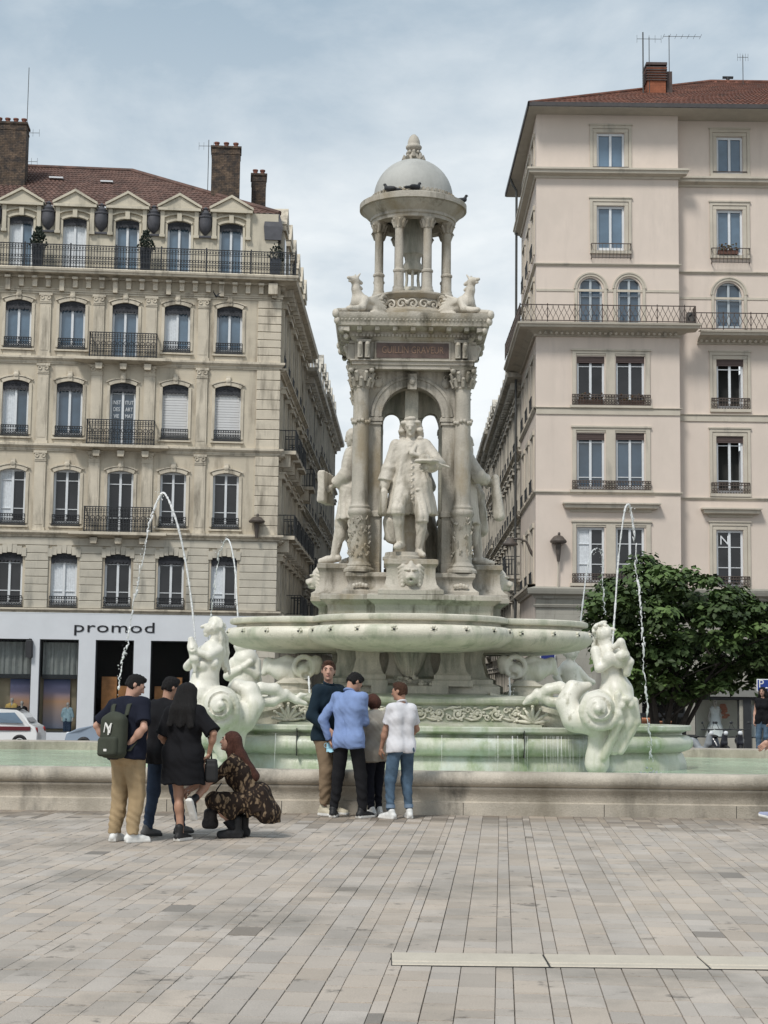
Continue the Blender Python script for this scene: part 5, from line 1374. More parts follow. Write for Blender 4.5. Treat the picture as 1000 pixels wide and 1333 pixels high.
for k, (L_, dz, mw, lab) in enumerate(((14.,-.6,GW,'grey stone house with iron balconies, next up the street behind the ochre corner building'),(20.,.5,LW,'ochre stone house farthest up the left side of the street'))):
    S1 = S0 @ Matrix.Translation((pos,0,0)); r_ = empty('street_house', S1, lab, 'house', 'houses along the street')
    street_side(r_, None, L_, [(a+dz*(j>0), b+dz) for j, (a,b) in enumerate(zfl)], ztopw+dz, int(L_/2.6), mw, GT, seed=3+k, mans=2.8)
    pos += L_+.02
# right side: the flank of the pale building, then two grey houses
S0r = sideframe((FR.translation.x, FR.translation.y, -.9), False); relr = FRi @ S0r
LS = 9.4; m = MB(relr); sops = []
rz = [(Zr(759),Zr(686)),(Zr(637),Zr(564)),(Zr(527),Zr(464)),(Zr(424),Zr(362)),(Zr(326),Zr(268)),(Zr(220),Zr(173))]
for z0, z1 in rz:
    for c in (-1.6,-4.4,-7.2): sops.append((c-.55,c+.55,z0,z1))
wall(m, -LS, 0, 0, zev, sops, .25); m.quad((-LS,0,0),(-LS,9,0),(-LS,9,zev),(-LS,0,zev)); m.build('wall', RW, right, 0)
tr = MB(relr)
for a, b, z0, z1 in sops:
    gl, fr, ir = MB(relr), MB(relr), MB(relr); gl.quad((a,.2,z0),(b,.2,z0),(b,.2,z1),(a,.2,z1)); c = (a+b)/2
    for q in ((a,a+.07),(b-.07,b),(c-.05,c+.05)): fr.box(q[0],q[1],.13,.195,z0,z1)
    tr.box(a-.25,a,-.06,0,z0,z1); tr.box(b,b+.25,-.06,0,z0,z1); tr.box(a-.3,b+.3,-.09,0,z1,z1+.2); railing(ir, a-.1, b+.1, z0-.05, z0+.5, -.12, .15, .02, False)
    w_ = fr.build('window', WHITE, right, 0); gl.build('pane', G_DARK, w_, 0); ir.build('guard_rail', IRON, w_, 0)
for py, h, p_ in ((644,.13,.09),(536,.2,.1),(347,.12,.10),(772,.35,.34)): stringc(tr, -LS, -.005, Zr(py), h, p_, ret0=False, ret1=False)
moulding(tr, -LS, -.005, Zr(233), [(0,0),(.06,0),(.10,.08),(.28,.14),(.34,.16),(.36,.26),(.42,.30),(.42,.38),(0,.41)], ret0=False, ret1=False)
moulding(tr, -LS, -.005, zs0-.1, cp, ret0=False, ret1=False)
tr.build('flank_trim', RT, right, 0)
pos = -LS-.02
for k, (L_, zt_, mw, lab) in enumerate(((24.,17.6,GW,'grey stone house with slate dormers, right behind the flank of the pale building'),(32.,18.6,GT,'grey stone house with slate roof, farthest up the right side of the street'))):
    S1 = S0r @ Matrix.Translation((pos-L_,0,0)); r_ = empty('street_house', S1, lab, 'house', 'houses along the street')
    fl = [(0,4.4)]+[(4.4+(zt_-.6-4.4)/4*j, 4.4+(zt_-.6-4.4)/4*(j+1)) for j in range(4)]
    street_side(r_, None, L_, fl, zt_, int(L_/2.2), mw, GT, seed=6+k, mans=2.2)
    pos -= L_+.02
m = MB(); m.rings([[(-4.3,60,-.893),(5.6,60,-.893)],[(-1.5,300,-.893),(11.5,300,-.893)]], closed=False)
tag(m.build('street', mat('asphalt', (.06,.06,.062), .9, .2, .5, .2, 30), None, 0), 'asphalt street between the two rows of houses', kind='structure')
# ================================================================== human figures
A3 = lambda *v: np.array(v, float)
def nrm(v): return v/max(1e-9, np.linalg.norm(v))
def ik(a, b, l1, l2, pole):
    d = b-a; L_ = np.linalg.norm(d); 
    if L_ > (l1+l2)*.999: b = a+d/L_*(l1+l2)*.999; d = b-a; L_ = np.linalg.norm(d)
    x = (l1*l1-l2*l2+L_*L_)/(2*L_); h = math.sqrt(max(0, l1*l1-x*x)); u = d/L_
    p = pole-u*(pole@u); return a+u*x+nrm(p)*h, b
def rotv(v, ax, a):
    ax = nrm(ax); return v*math.cos(a)+np.cross(ax,v)*math.sin(a)+ax*(ax@v)*(1-math.cos(a))
def rig(p):
    J = {}; lean = p.get('lean',(0,0)); tw = R(p.get('twist',0)); pz = p.get('pz',.968)
    pv = A3(p.get('px',0), p.get('py',0), pz); J['pelvis'] = pv
    u = nrm(A3(math.sin(R(lean[1])), math.sin(R(lean[0])), math.cos(R(lean[0])))); r_ = nrm(A3(math.cos(tw), -math.sin(tw), 0)); r_ = nrm(r_-u*(r_@u)); f = np.cross(u, r_)
    J['u'], J['r'], J['f'] = u, r_, f
    sw = p.get('sw', .175); hw_ = p.get('hw', .088); J['hw'] = hw_
    J['neck'] = pv+u*.50-f*.01; J['ribs'] = pv+u*.33; J['waist'] = pv+u*.17
    for s_, n in ((-1,'l'),(1,'r')):
        J['sh'+n] = pv+u*.455+r_*s_*sw+A3(0,0,p.get('shrug',0)); J['hip'+n] = pv+A3(s_*hw_*math.cos(R(p.get('hiptw',0))), -s_*hw_*math.sin(R(p.get('hiptw',0))), -.04)
        ft = p['f'+n]; an = A3(*ft[:3]); kp = p.get('k'+n, (s_*.12,1,0)); J['knee'+n], J['ank'+n] = ik(J['hip'+n], an, .43, .42, A3(*kp))
        wr = A3(*p['h'+n]); ep = p.get('e'+n, (s_*.5,-1,-.3)); J['elb'+n], J['wr'+n] = ik(J['sh'+n], wr, .295, .26, A3(*ep))
        J['hd'+n] = A3(*p['d'+n]) if 'd'+n in p else nrm(J['wr'+n]-J['elb'+n])
    hy, hp, hr = [R(a) for a in p.get('head',(0,0,0))]
    nd = nrm(u*.8+A3(0,0,.4)+f*math.sin(hp)*-.35)
    hf = rotv(f, u, -hy); hu = nrm(nd*.5+u*.5); hf = nrm(hf-hu*(hf@hu)); hx = np.cross(hf, hu)
    hf2 = rotv(hf, hx, hp); hu2 = rotv(hu, hx, hp); hx = rotv(hx, hf2, hr); hu2 = rotv(hu2, hf2, hr)
    J['H'] = np.stack([hx, hf2, hu2], 1); J['head'] = J['neck']+nd*.105+hu2*.075+hf2*.022
    return J
def hpt(J, x, y, z): return J['head']+J['H']@A3(x,y,z)
def torso(S, J, e=0., low=0., fem=0., k=.05, belly=0.):
    u, r_, f = J['u'], J['r'], J['f']; pv = J['pelvis']
    lv = [(-.06,.085+.012*fem,.095),(.0,.078+.02*fem,.10),(.17,.062-.008*fem,.088+belly),(.33,.082-.008*fem,.102),(.43,.105,.072)]
    if low: lv = [(-low,.092+.01*fem,.10)]+lv[1:]
    for s_ in (-1,1):
        S.chain([pv+u*h+r_*s_*w-f*.0 for h,w,q in lv], [q+e for h,w,q in lv], k)
        S.cone(pv+u*.435+r_*s_*.07, J['sh'+('l' if s_<0 else 'r')]-r_*s_*.01, .07+e*.8, .055+e, k)
        if fem: S.ell(pv+u*.30+r_*s_*.075+f*.075, (.062+e,.06+e,.062+e), k=.03)
        S.ell(pv-u*.06+r_*s_*.075-f*.055, (.085+e,.085+e,.095+e), k=.04)
    S.cone(pv+u*.40-f*.02, J['neck'], .07+e*.8, .058+e*.5, k)
def head(S, J, fem=0):
    H_, h = J['H'], J['head']; q = lambda x,y,z: h+H_@A3(x,y,z)
    S.cone(J['neck']-J['u']*.06, q(0,-.02,-.05), .055-.008*fem, .05-.006*fem, .02)
    S.ell(q(0,-.008,.022), (.073,.092,.086), H_, k=.02); S.ell(q(0,.028,-.052), (.050-.004*fem,.058,.062), H_, k=.03); S.ell(q(0,.035,-.008), (.058,.055,.08), H_, k=.02)
    S.ell(q(0,.076,-.092), (.02,.017,.016), H_, k=.015)
    S.cone(q(0,.090,.012), q(0,.108,-.026), .009, .014, k=.012)
    for s_ in (-1,1):
        S.ell(q(s_*.030,.098,.010), (.019,.014,.010), H_, k=.008, mode='s'); S.cone(q(s_*.014,.090,.026), q(s_*.045,.080,.026), .008, .006, k=.01)
        S.ell(q(s_*.074,-.005,-.004), (.009,.020,.030), H_, k=.01); S.ell(q(s_*.014,.098,-.030), (.009,.008,.007), H_, k=.006)
        S.ell(q(s_*.030,.083,.010), (.014,.012,.012), H_, k=.004)
    S.ell(q(0,.088,-.052), (.022,.010,.006), H_, k=.006); S.ell(q(0,.086,-.063), (.018,.010,.006), H_, k=.006)
def limbs(S, J, e=0., legs=True, arms=True, el=None):
    ea, el = e, (e if el is None else el)
    for n in 'lr':
        if arms:
            S.cone(J['sh'+n], J['elb'+n], .047+e, .039+e, .03); S.cone(J['elb'+n], J['wr'+n], .040+e*.5, .026, .02)
            m_ = J['elb'+n]*.7+J['wr'+n]*.3; S.ell(m_, (.042,.042,.05), k=.03)
        if legs:
            S.chain([J['hip'+n], J['knee'+n]], [.085+el, .055+el], .03); S.cone(J['knee'+n], J['ank'+n], .053+el, .036+min(0,el)*.6, .03)
            c = J['knee'+n]*.68+J['ank'+n]*.32; b_ = nrm(J['knee'+n]-(J['hip'+n]+J['ank'+n])/2+1e-6); S.ell(c-b_*.018, (.052+el,.052+el,.075), k=.03)
_hc = {}
def hand_mesh(side, curl):
    key = (side, curl)
    if key in _hc: return _hc[key]
    S = Sdf(.008)
    S.rbox((0,.045,0), (.038,.045,.013), .012); S.cone((0,-.02,0),(0,.02,0),.024,.024,k=.015)
    for i, (x, l) in enumerate(((.029,.068),(.010,.076),(-.010,.071),(-.028,.056))):
        c1, c2 = R(curl*.8+4*i), R(curl*1.7+6*i); a = A3(x,.088,0); b = a+A3(x*.12,math.cos(c1),-math.sin(c1))*l*.55; c = b+A3(0,math.cos(c2),-math.sin(c2))*l*.5
        S.chain([tuple(a), tuple(b), tuple(c)], [.0095,.0085,.007], .004)
    a, b, c = (.03,.02,-.004), (.058,.052,-.015-.0003*curl), (.060,.083,-.025-.0004*curl)
    S.chain([a,b,c], [.014,.0105,.008], .008)
    V, F = S.mesh(.0055)
    if side == 'l': V = V*np.array([-1,1,1]); F = F[:,::-1]
    _hc[key] = (V,F); return V, F
def hand_at(J, n, curl=35, pn=None):
    d = nrm(J['hd'+n]); sd = 1 if n == 'r' else -1
    z = A3(*pn) if pn is not None else J['r']*sd
    z = nrm(z-d*(z@d)); x = np.cross(d, z)
    V, F = hand_mesh(n, curl); M_ = np.stack([x,d,z],1)
    return (V@M_.T+J['wr'+n], F) if np.linalg.det(M_) > 0 else (V@M_.T+J['wr'+n], F[:,::-1])
def shoe_mesh(kind):
    S = Sdf(.015)
    if kind == 'boot':
        S.chain([(0,-.05,.055),(0,.06,.05),(0,.16,.042)], [.05,.052,.042]); S.cone((0,-.02,.06),(0,-.025,.20),.052,.052); S.rbox((0,.05,.02),(.052,.135,.022),.012,k=.006)
    else:
        S.chain([(0,-.055,.045),(0,.03,.052),(0,.10,.036),(0,.165,.030)], [.040,.043,.040,.032]); S.cone((0,-.03,.05),(0,-.02,.10 if kind != 'high' else .15),.043,.044)
        S.rbox((0,.055,.016),(.044,.135,.018),.012,k=.005); S.ell((0,.135,.018),(.046,.06,.02),k=.01)
    V, F = S.mesh(.009); return V, F
_sh = {}
def shoe_at(J, n, yaw, kind, pitch=0.):
    if kind not in _sh: _sh[kind] = shoe_mesh(kind)
    V, F = _sh[kind]; a = R(yaw); p_ = R(pitch)
    V = V-np.array([0,0,.085]); V = np.stack([V[:,0], V[:,1]*math.cos(p_)-V[:,2]*math.sin(p_), V[:,1]*math.sin(p_)+V[:,2]*math.cos(p_)], 1)
    V = np.stack([V[:,0]*math.cos(a)+V[:,1]*math.sin(a), -V[:,0]*math.sin(a)+V[:,1]*math.cos(a), V[:,2]], 1)
    return V+J['ank'+n], F
SKIN = mat('skin', (.46,.27,.20), .5, .08, 9., spec=.4); SKIN2 = mat('tanned_skin', (.40,.225,.155), .5, .08, 9.)
HAIR_B = mat('black_hair', (.009,.008,.008), .75, .4, 60., .5, 220, spec=.25); HAIR_BR = mat('brown_hair', (.055,.027,.017), .8, .4, 50., .5, 220, spec=.2); HAIR_RD = mat('auburn_hair', (.062,.024,.016), .75, .4, 50., .5, 220, spec=.25)
EYE_M = mat('dark_eye', (.02,.012,.01), .2); LIP = mat('lips', (.36,.14,.12), .5)
SOLE = mat('white_sole', (.68,.67,.64), .6, .05)
def cloth(name, col, rough=.85, var=.14): return mat(name, col, rough, var, 6., .25, 300, spec=.2, fine=.08)
def person(px, py, H, heading, pose, label, group=None, skin=SKIN, top=None, bottom=None, shoes=None, hair=None, fem=0, extra=None, off=(0,0)):
    g = G(px, py); s_ = H/1.75; J = rig(pose); a = R(heading)
    ps = empty('person', Matrix.Translation((g.x+off[0], g.y+off[1], 0)) @ Matrix.Rotation(a, 4, 'Z') @ Matrix.Scale(s_, 4), label, 'person', group)
    S = Sdf(.03); torso(S, J, -.014 if top else 0., 0., fem); head(S, J, fem); limbs(S, J, -.012 if top and top.get('sleeve','long') == 'long' else -.004, el=-.020 if bottom else .0)
    parts = [S.mesh(.011), hand_at(J,'l',pose.get('cl',35),pose.get('nl')), hand_at(J,'r',pose.get('cr',35),pose.get('nr'))]
    from_np('body', parts, skin, ps)
    if pose.get('face', 1):
        for sx in (-1,1):
            m = MB(); m.ball(hpt(J,sx*.030,.0895,.010), (.011,.008,.008), 8, 6); m.build('eye', EYE_M, ps, 180)
            m = MB(); m.tube([hpt(J,sx*.012,.100,.028),hpt(J,sx*.030,.098,.034),hpt(J,sx*.046,.088,.029)], .0045, 5); m.build('eyebrow', hair[1] if hair else HAIR_B, ps, 180)
        m = MB(); m.tube([hpt(J,-.022,.090,-.057),hpt(J,0,.0985,-.057),hpt(J,.022,.090,-.057)], [.004,.006,.004], 5); m.build('lips', LIP, ps, 180)
    if top:
        S = Sdf(.03); e = top.get('e',.016); torso(S, J, e, top.get('low',.12), fem, belly=top.get('belly',0))
        if top.get('skirt'):                          # a dress: widening hem below the hips
            for sx in (-1,1): S.cone(J['pelvis']+J['r']*sx*.07, J['pelvis']+J['r']*sx*.09+A3(0,top.get('sk_f',0),-top['skirt']), .125, top.get('sk_r',.16), .06)
        for n in 'lr':
            sl = top.get('sleeve','long')
            if sl == 'none': continue
            S.cone(J['sh'+n]-J['u']*.006, J['elb'+n]*(1 if sl == 'long' else top.get('sl_t',.75))+J['sh'+n]*(0 if sl == 'long' else 1-top.get('sl_t',.75)), .050+e*.8, (.043 if sl == 'long' else .060)+e*.8, .025, cut=0 if sl == 'long' else 1)
            if sl == 'long': S.cone(J['elb'+n], J['wr'+n]*.95+J['elb'+n]*.05, .046+e, .034+e*.8, .02, cut=1)
        hem = J['pelvis']-J['u']*(top.get('low',.12)+.02) if not top.get('skirt') else J['pelvis']-A3(0,0,top['skirt'])
        nk = J['neck']+J['u']*.035
        S.plane(nk, J['u']*.95-J['f']*.35*-1)
        S.plane(hem, -J['u'] if not top.get('skirt') else A3(0,0,-1))
        S.disp = folds(top.get('fold',.006), top.get('ff',13.), seed=px)
        from_np(top.get('name','shirt'), S.mesh(.010), top['m'], ps)
        if top.get('collar'):
            m = MB(); c = J['neck']+J['u']*.03; pts = [c+J['r']*.058*math.cos(t)+J['f']*(.056*math.sin(t)+.004)+J['u']*(.012-.020*math.sin(t)) for t in [R(q) for q in range(60, 421, 20)]]
            m.tube(pts, .014, 6); m.build('collar', top['collar'], ps, 180)
    if bottom:
        S = Sdf(.03); e = bottom.get('e',.016); u = J['u']; pv = J['pelvis']
        for sx, n in ((-1,'l'),(1,'r')):
            S.chain([pv+u*.10+J['r']*sx*.062, pv+J['r']*sx*.08, J['hip'+n]], [.088+e*.7,.097+e*.7,.092+e], .04); S.ell(pv-u*.06+J['r']*sx*.075-J['f']*.055, (.085+e*.7,)*2+(.095+e*.7,), k=.04)
            S.cone(J['hip'+n], J['knee'+n], .088+e, .060+max(e,.012)*1.1, .035); cf = bottom.get('cuff',.0)
            an = J['ank'+n]*(1-cf)+J['knee'+n]*cf; S.cone(J['knee'+n], an, .060+max(e,.012)*1.1, .042+e*bottom.get('flare',1.3), .03, cut=1)
        S.plane(pv+u*.12 if (top is None or top.get('skirt')) else pv-u*(top.get('low',.12)-.06), u); fb_ = folds(bottom.get('fold',.006), 12., seed=px+3); S.disp = lambda p: fb_(p)+.0045*np.clip((.52-p[:,2])/.3,0,1)*np.sin(p[:,2]*70+p[:,0]*38+2.2*np.sin(p[:,1]*30+p[:,2]*11+px))
        from_np('trousers', S.mesh(.010), bottom['m'], ps)
    if shoes:
        for n in 'lr':
            ft = pose['f'+n]; kd = shoes.get('kind','low')
            V, F = shoe_at(J, n, ft[3] if len(ft) > 3 else 0, kd, ft[4] if len(ft) > 4 else 0.)
            V0 = _sh[kd][0]; zc = V0[F].mean(1)[:,2]; yc = V0[F].mean(1)[:,1]
            o = from_np('shoe', (V,F), [shoes['m'], shoes.get('sole',SOLE)], ps, fn=lambda c, zc=zc, yc=yc: ((zc < .030)|((yc > .13)&(zc < .05)&shoes.get('toecap',False))))
    if hair:
        hair[0](ps, J, hair[1])
    if extra: extra(ps, J)
    return ps, J
def hair_short(ps, J, m_, v=0.):
    S = Sdf(.02); H_ = J['H']; q = lambda x,y,z: J['head']+H_@A3(x,y,z)
    S.ell(q(0,-.014,.032), (.081,.097,.090), H_); S.ell(q(0,-.04,-.02), (.074,.066,.075), H_); S.ell(q(0,.03,.095), (.055,.055,.03), H_)
    S.plane(q(0,.062,.045), H_@A3(0,.86,-.5)); S.plane(q(0,0,-.065), H_@A3(0,-.25,-1)); S.ell(q(0,.09,-.03), (.075,.075,.085), H_, k=.01, mode='s')
    S.disp = lambda p: .005*np.sin(p[:,0]*130+np.sin(p[:,2]*60)*1.5)*np.sin(p[:,1]*110+p[:,2]*50)
    from_np('hair', S.mesh(.008), m_, ps)
def hair_long(L_, wd=.09, back=.05, bob=False):
    def f(ps, J, m_):
        S = Sdf(.03); H_ = J['H']; q = lambda x,y,z: J['head']+H_@A3(x,y,z); u = J['u']
        S.ell(q(0,-.014,.030), (.086,.102,.096), H_)
        if bob: S.ell(q(0,-.03,-.02), (.105,.10,.105), H_)
        else:
            for x in (-.06,0,.06):
                a = q(x,-.05,.02); b = J['neck']+J['r']*x*1.4-J['f']*(.07+back*.4)-u*.02; c = J['neck']+J['r']*x*(wd/.06)-J['f']*(.09+back)-u*L_
                S.chain([a,b,c], [.06,.062,.05], .04)
            for sx in (-1,1): S.chain([q(sx*.07,.0,.01), q(sx*.078,.0,-.09), J['neck']+J['r']*sx*.10+J['f']*.03-u*.02], [.028,.034,.03], .03)
        S.ell(q(0,.095,-.025), (.060,.07,.085), H_, k=.012, mode='s'); S.plane(q(0,.085,.06), H_@A3(0,.9,-.3))
        S.disp = lambda p: .0028*np.sin(p[:,0]*120+p[:,1]*100+np.sin(p[:,2]*9)*2.)
        from_np('hair', S.mesh(.009), m_, ps)
    return f
# ================================================================== people round the fountain
TEAL = cloth('teal_cloth', (.010,.022,.034)); BLUE = cloth('blue_shirt', (.205,.285,.50)); BEIGE = cloth('beige_knit', (.36,.33,.285)); WPOLO = cloth('white_polo', (.65,.645,.67))
KHAKI = cloth('khaki_cloth', (.215,.155,.10)); CHINO = cloth('tan_chino', (.36,.265,.155)); BLACKT = cloth('black_trouser', (.012,.012,.014)); NAVYT = cloth('dark_navy', (.010,.011,.018))
JEAN = cloth('mid_jeans', (.075,.12,.175), .85, .35); JEAND = cloth('dark_jeans', (.04,.06,.10), .85, .3); BLK = cloth('black_cotton', (.008,.008,.010)); NAVY = cloth('navy_tshirt', (.009,.011,.022))
WSHOE = mat('white_leather', (.68,.68,.66), .5, .05); GSHOE = mat('grey_shoe', (.12,.12,.12), .8); BSHOE = mat('black_shoe', (.012,.012,.013), .6); CREAM = mat('cream_shoe', (.52,.47,.36), .6, .1)
GRP = 'people standing together at the fountain rim'
p1, J1 = person(425, 1061, 1.88, -128, dict(lean=(1,0), fl=(-.11,.02,.085,-10), fr=(.10,.05,.085,12), hl=(-.25,.22,.95), hr=(.20,.17,.98), head=(52,3,0), cl=40, cr=40, sw=.185),
    'tall man in dark teal jacket and khaki trousers facing the camera', GRP, SKIN, dict(m=TEAL, e=.022, low=.10, name='jacket', collar=TEAL), dict(m=KHAKI, e=.018, flare=1.0, cuff=.10), dict(m=CREAM), (hair_short, HAIR_BR))
p2, J2 = person(453, 1065, 1.78, -22, dict(lean=(4,-2), twist=6, fl=(-.19,.0,.085,-14), fr=(.16,.06,.085,22), kr=(.35,1,0), hl=(-.27,.06,.92), el=(-1,-.6,0), hr=(.06,.33,1.12), er=(.25,-.5,-1), head=(30,-38,0), cl=55, cr=50, sw=.18, face=1),
    'man in pale blue shirt and black trousers seen from behind with bowed head', GRP, SKIN2, dict(m=BLUE, e=.015, low=.13, fold=.010, ff=15., collar=BLUE), dict(m=BLACKT, e=.008, flare=1.), dict(m=BSHOE, toecap=False), (hair_short, HAIR_B), off=(0,0))
def polo_x(ps, J):
    for n in 'lr':
        m = MB(); a = J['ank'+n]; k = nrm(J['knee'+n]-a); m.tube([a+k*.055, a+k*.10], [.062,.060], 14); m.build('turn_up', mat('jeans_turnup', (.16,.22,.30), .8), ps, 60)
p3, J3 = person(489, 1062, 1.50, 38, dict(lean=(4,0), fl=(-.08,.0,.085,-8), fr=(.08,.03,.085,10), hl=(-.08,.30,1.12), el=(-.8,-.5,-.6), hr=(.09,.30,1.12), er=(.8,-.5,-.6), head=(5,-28,0), sw=.155, hw=.085, cl=60, cr=60),
    'short woman with reddish brown bob, beige jumper and black trousers', GRP, SKIN, dict(m=BEIGE, e=.030, low=.18, name='jumper', fold=.010), dict(m=NAVYT, e=.004, flare=1.), dict(m=WSHOE), (hair_long(.1, bob=True), HAIR_RD), fem=1)
p4, J4 = person(521, 1066, 1.63, 26, dict(lean=(2,1), fl=(-.14,.0,.085,-22), fr=(.14,.02,.085,16), hl=(-.20,.20,.84), el=(-.7,-.9,0), hr=(.17,.28,1.02), er=(.9,-.7,-.4), head=(-40,-6,0), sw=.16, cl=40, cr=50),
    'man in white polo shirt and blue jeans with short brown hair, seen from behind', GRP, SKIN2, dict(m=WPOLO, e=.010, low=.10, sleeve='short', sl_t=.72, name='polo_shirt', collar=WPOLO, fold=.007), dict(m=JEAN, e=.006, flare=.9, cuff=.06, fold=.008), dict(m=WSHOE), (hair_short, HAIR_BR), extra=polo_x)
# light blue face mask in the blue shirt's hand, phone in the woman's hands
def held(ps, J, n, name, label, cat, m_, build, d=.08):
    mw = ps.matrix_world.copy() if False else (Matrix.Translation(ps.matrix_basis.translation) @ ps.matrix_basis.to_3x3().to_4x4())
    w = mw @ Vector(J['wr'+n]+nrm(J['hd'+n])*d); mb = MB(); build(mb); o = mb.build(name, m_, None, 40); o.location = w
    return tag(o, label, cat)
def mk_mask(mb):
    rs = [[(-.085+.17*i/8, .01*math.sin(i*1.2)+.02*j, -.05+.045*j*(1-.25*abs(i-4)/4)+.006*math.sin(i*2)) for i in range(9)] for j in range(4)]
    mb.rings(rs, closed=False); mb.rings([[(x,y+.004,z) for x,y,z in r_] for r_ in rs], closed=False); mb.torus((-.085,.02,.03), .03, .003, 'y', 12, 4); mb.torus((.085,.02,.03), .03, .003, 'y', 12, 4)
held(p2, J2, 'l', 'face_mask', 'light blue paper face mask held by the man in blue shirt', 'face mask', mat('mask_paper', (.36,.66,.80), .8, .05), mk_mask, .11)
def mk_phone(mb): mb.bbox(-.037,.037,-.005,.005,-.075,.075,.004); mb.bbox(-.028,-.008,-.009,-.005,.035,.06,.002)
held(p3, J3, 'r', 'mobile_phone', 'black mobile phone in the hands of the woman in beige', 'phone', mat('phone_black', (.015,.015,.017), .2), mk_phone, .10)
# ---- the group on the left
G2 = 'people gathered beside the crouching woman'
p5, J5 = person(162, 1096, 1.69, -28, dict(lean=(6,-3), fl=(-.12,.0,.085,-12), fr=(.12,-.02,.085,32), hl=(-.30,.10,.98), el=(-1,-.5,0), hr=(.10,-.13,1.00), er=(1,-.25,-.1), dr=(-.9,-.1,-.25), nr=(0,-1,0), head=(48,-24,0), sw=.19, cl=40, cr=18, twist=4),
    'man in navy t-shirt and tan chinos carrying a grey backpack', G2, SKIN, dict(m=NAVY, e=.030, low=.10, sleeve='short', sl_t=.80, name='tshirt', belly=.02, fold=.008), dict(m=CHINO, e=.024, flare=1.0, cuff=.0, fold=.010), dict(m=WSHOE), (hair_short, HAIR_B))
def bag_extra(): pass
p6, J6 = person(209, 1089, 1.66, -35, dict(lean=(5,0), fl=(-.10,-.10,.085,5), fr=(.10,.22,.085,0), hl=(-.22,.10,.92), hr=(.05,.20,1.48), er=(.8,.2,-.6), head=(20,-14,0), sw=.17, cl=40, cr=30, nr=(0,-1,0), dr=(-.5,.0,.8)),
    'person in black top and blue jeans, half hidden behind the man with the backpack', G2, SKIN2, dict(m=BLK, e=.03, low=.16, sleeve='short', name='tshirt'), dict(m=JEAND, e=.012, flare=1.), dict(m=GSHOE, sole=mat('dark_sole', (.05,.05,.05), .8)), (hair_short, HAIR_B))
p7, J7 = person(236, 1095, 1.60, -14, dict(lean=(3,1), py=.02, px=-.01, fl=(-.02,.02,.085,14), fr=(.125,.02,.43,12,-62), kr=(.30,1,0), hl=(-.22,.22,1.02), hr=(.27,.10,.97), er=(1,-.5,0), head=(-4,-16,0), sw=.165, cl=45, cr=55),
    'woman in short black dress with long dark hair standing on one leg', G2, SKIN2, dict(m=BLK, e=.032, low=.20, skirt=.34, sk_r=.165, sleeve='short', sl_t=.95, name='dress', fold=.010), None, dict(m=BSHOE, kind='high'), (hair_long(.20, .12, .03), HAIR_B), fem=1)
LEOP = M_pattern('leaf_print_cloth', (.020,.013,.010), (.21,.15,.095), (.10,.068,.042), 21.)
def squat_extra(ps, J):
    S = Sdf(.05); pv = J['pelvis']                    # skirt of the coat over thighs and trailing behind
    for n, sx in (('l',-1),('r',1)):
        S.cone(J['hip'+n], J['knee'+n], .125, .085, .06); S.cone(pv+A3(sx*.08,-.05,.0), pv+A3(sx*.13,-.16,-.16), .16, .10, .06)
        S.cone(J['knee'+n], J['knee'+n]*.6+J['ank'+n]*.4+A3(0,-.10,0), .085, .08, .05)
    S.chain([pv+A3(0,-.06,.02), pv+A3(0,-.20,-.15), pv+A3(0,-.28,-.26)], [.16,.12,.05], .06)
    S.plane((0,0,.10), (0,-.15,-1)); S.disp = folds(.012, 11.)
    from_np('coat_skirt', S.mesh(.011), LEOP, ps)
p8, J8 = person(312, 1090, 1.64, 92, dict(pz=.43, py=-.13, lean=(28,0), fl=(-.10,.05,.085,-8), fr=(.10,-.02,.085,8), kl=(-.25,1,.35), kr=(.25,1,.35), hl=(-.08,.62,.52), hr=(.06,.58,.50), el=(-.6,-.2,-.8), er=(.6,-.2,-.8), head=(-6,30,0), sw=.165, cl=35, cr=45, nr=(0,0,1), nl=(0,0,1)),
    'woman crouching in a brown leaf patterned coat with long auburn hair', None, SKIN, dict(m=LEOP, e=.034, low=.14, name='coat', fold=.011), dict(m=BLACKT, e=.004, flare=1.), dict(m=BSHOE, kind='boot', sole=BSHOE), (hair_long(.30, .09, .04), HAIR_RD), fem=1, extra=squat_extra)
def at_local(ps, v): 
    q = ps.matrix_basis @ Vector(v); return q
# handbags
q = at_local(p8, (.12,.34,.20)); b8 = empty('handbag', (q.x,q.y,q.z), 'dark striped handbag hanging below the crouching woman', 'handbag')
S = Sdf(.03); S.rbox((0,0,0),(.07,.055,.10),.045); S.rbox((0,0,-.06),(.085,.06,.05),.04); from_np('bag_body', S.mesh(.009), mat('striped_bag', (.05,.045,.045), .6, .6, 14.), b8)
m = MB(); m.tube([(0,0,.08),(.02,.02,.2),(.06,.05,.3),(.1,.1,.36)], .008, 6); m.build('strap', BSHOE, b8, 180)
q = at_local(p7, (.30,.10,.78)); b7 = empty('shoulder_bag', (q.x,q.y,q.z), 'small black shoulder bag hanging at the side of the woman in black', 'shoulder bag')
S = Sdf(.02); S.rbox((0,0,0),(.06,.03,.12),.025); S.rbox((0,0,-.02),(.065,.035,.09),.03); from_np('bag_body', S.mesh(.009), BSHOE, b7)
m = MB(); m.tube([(0,0,.10),(-.01,.0,.25),(-.06,-.02,.4),(-.12,-.04,.55)], .009, 6); m.build('strap', BSHOE, b7, 180)
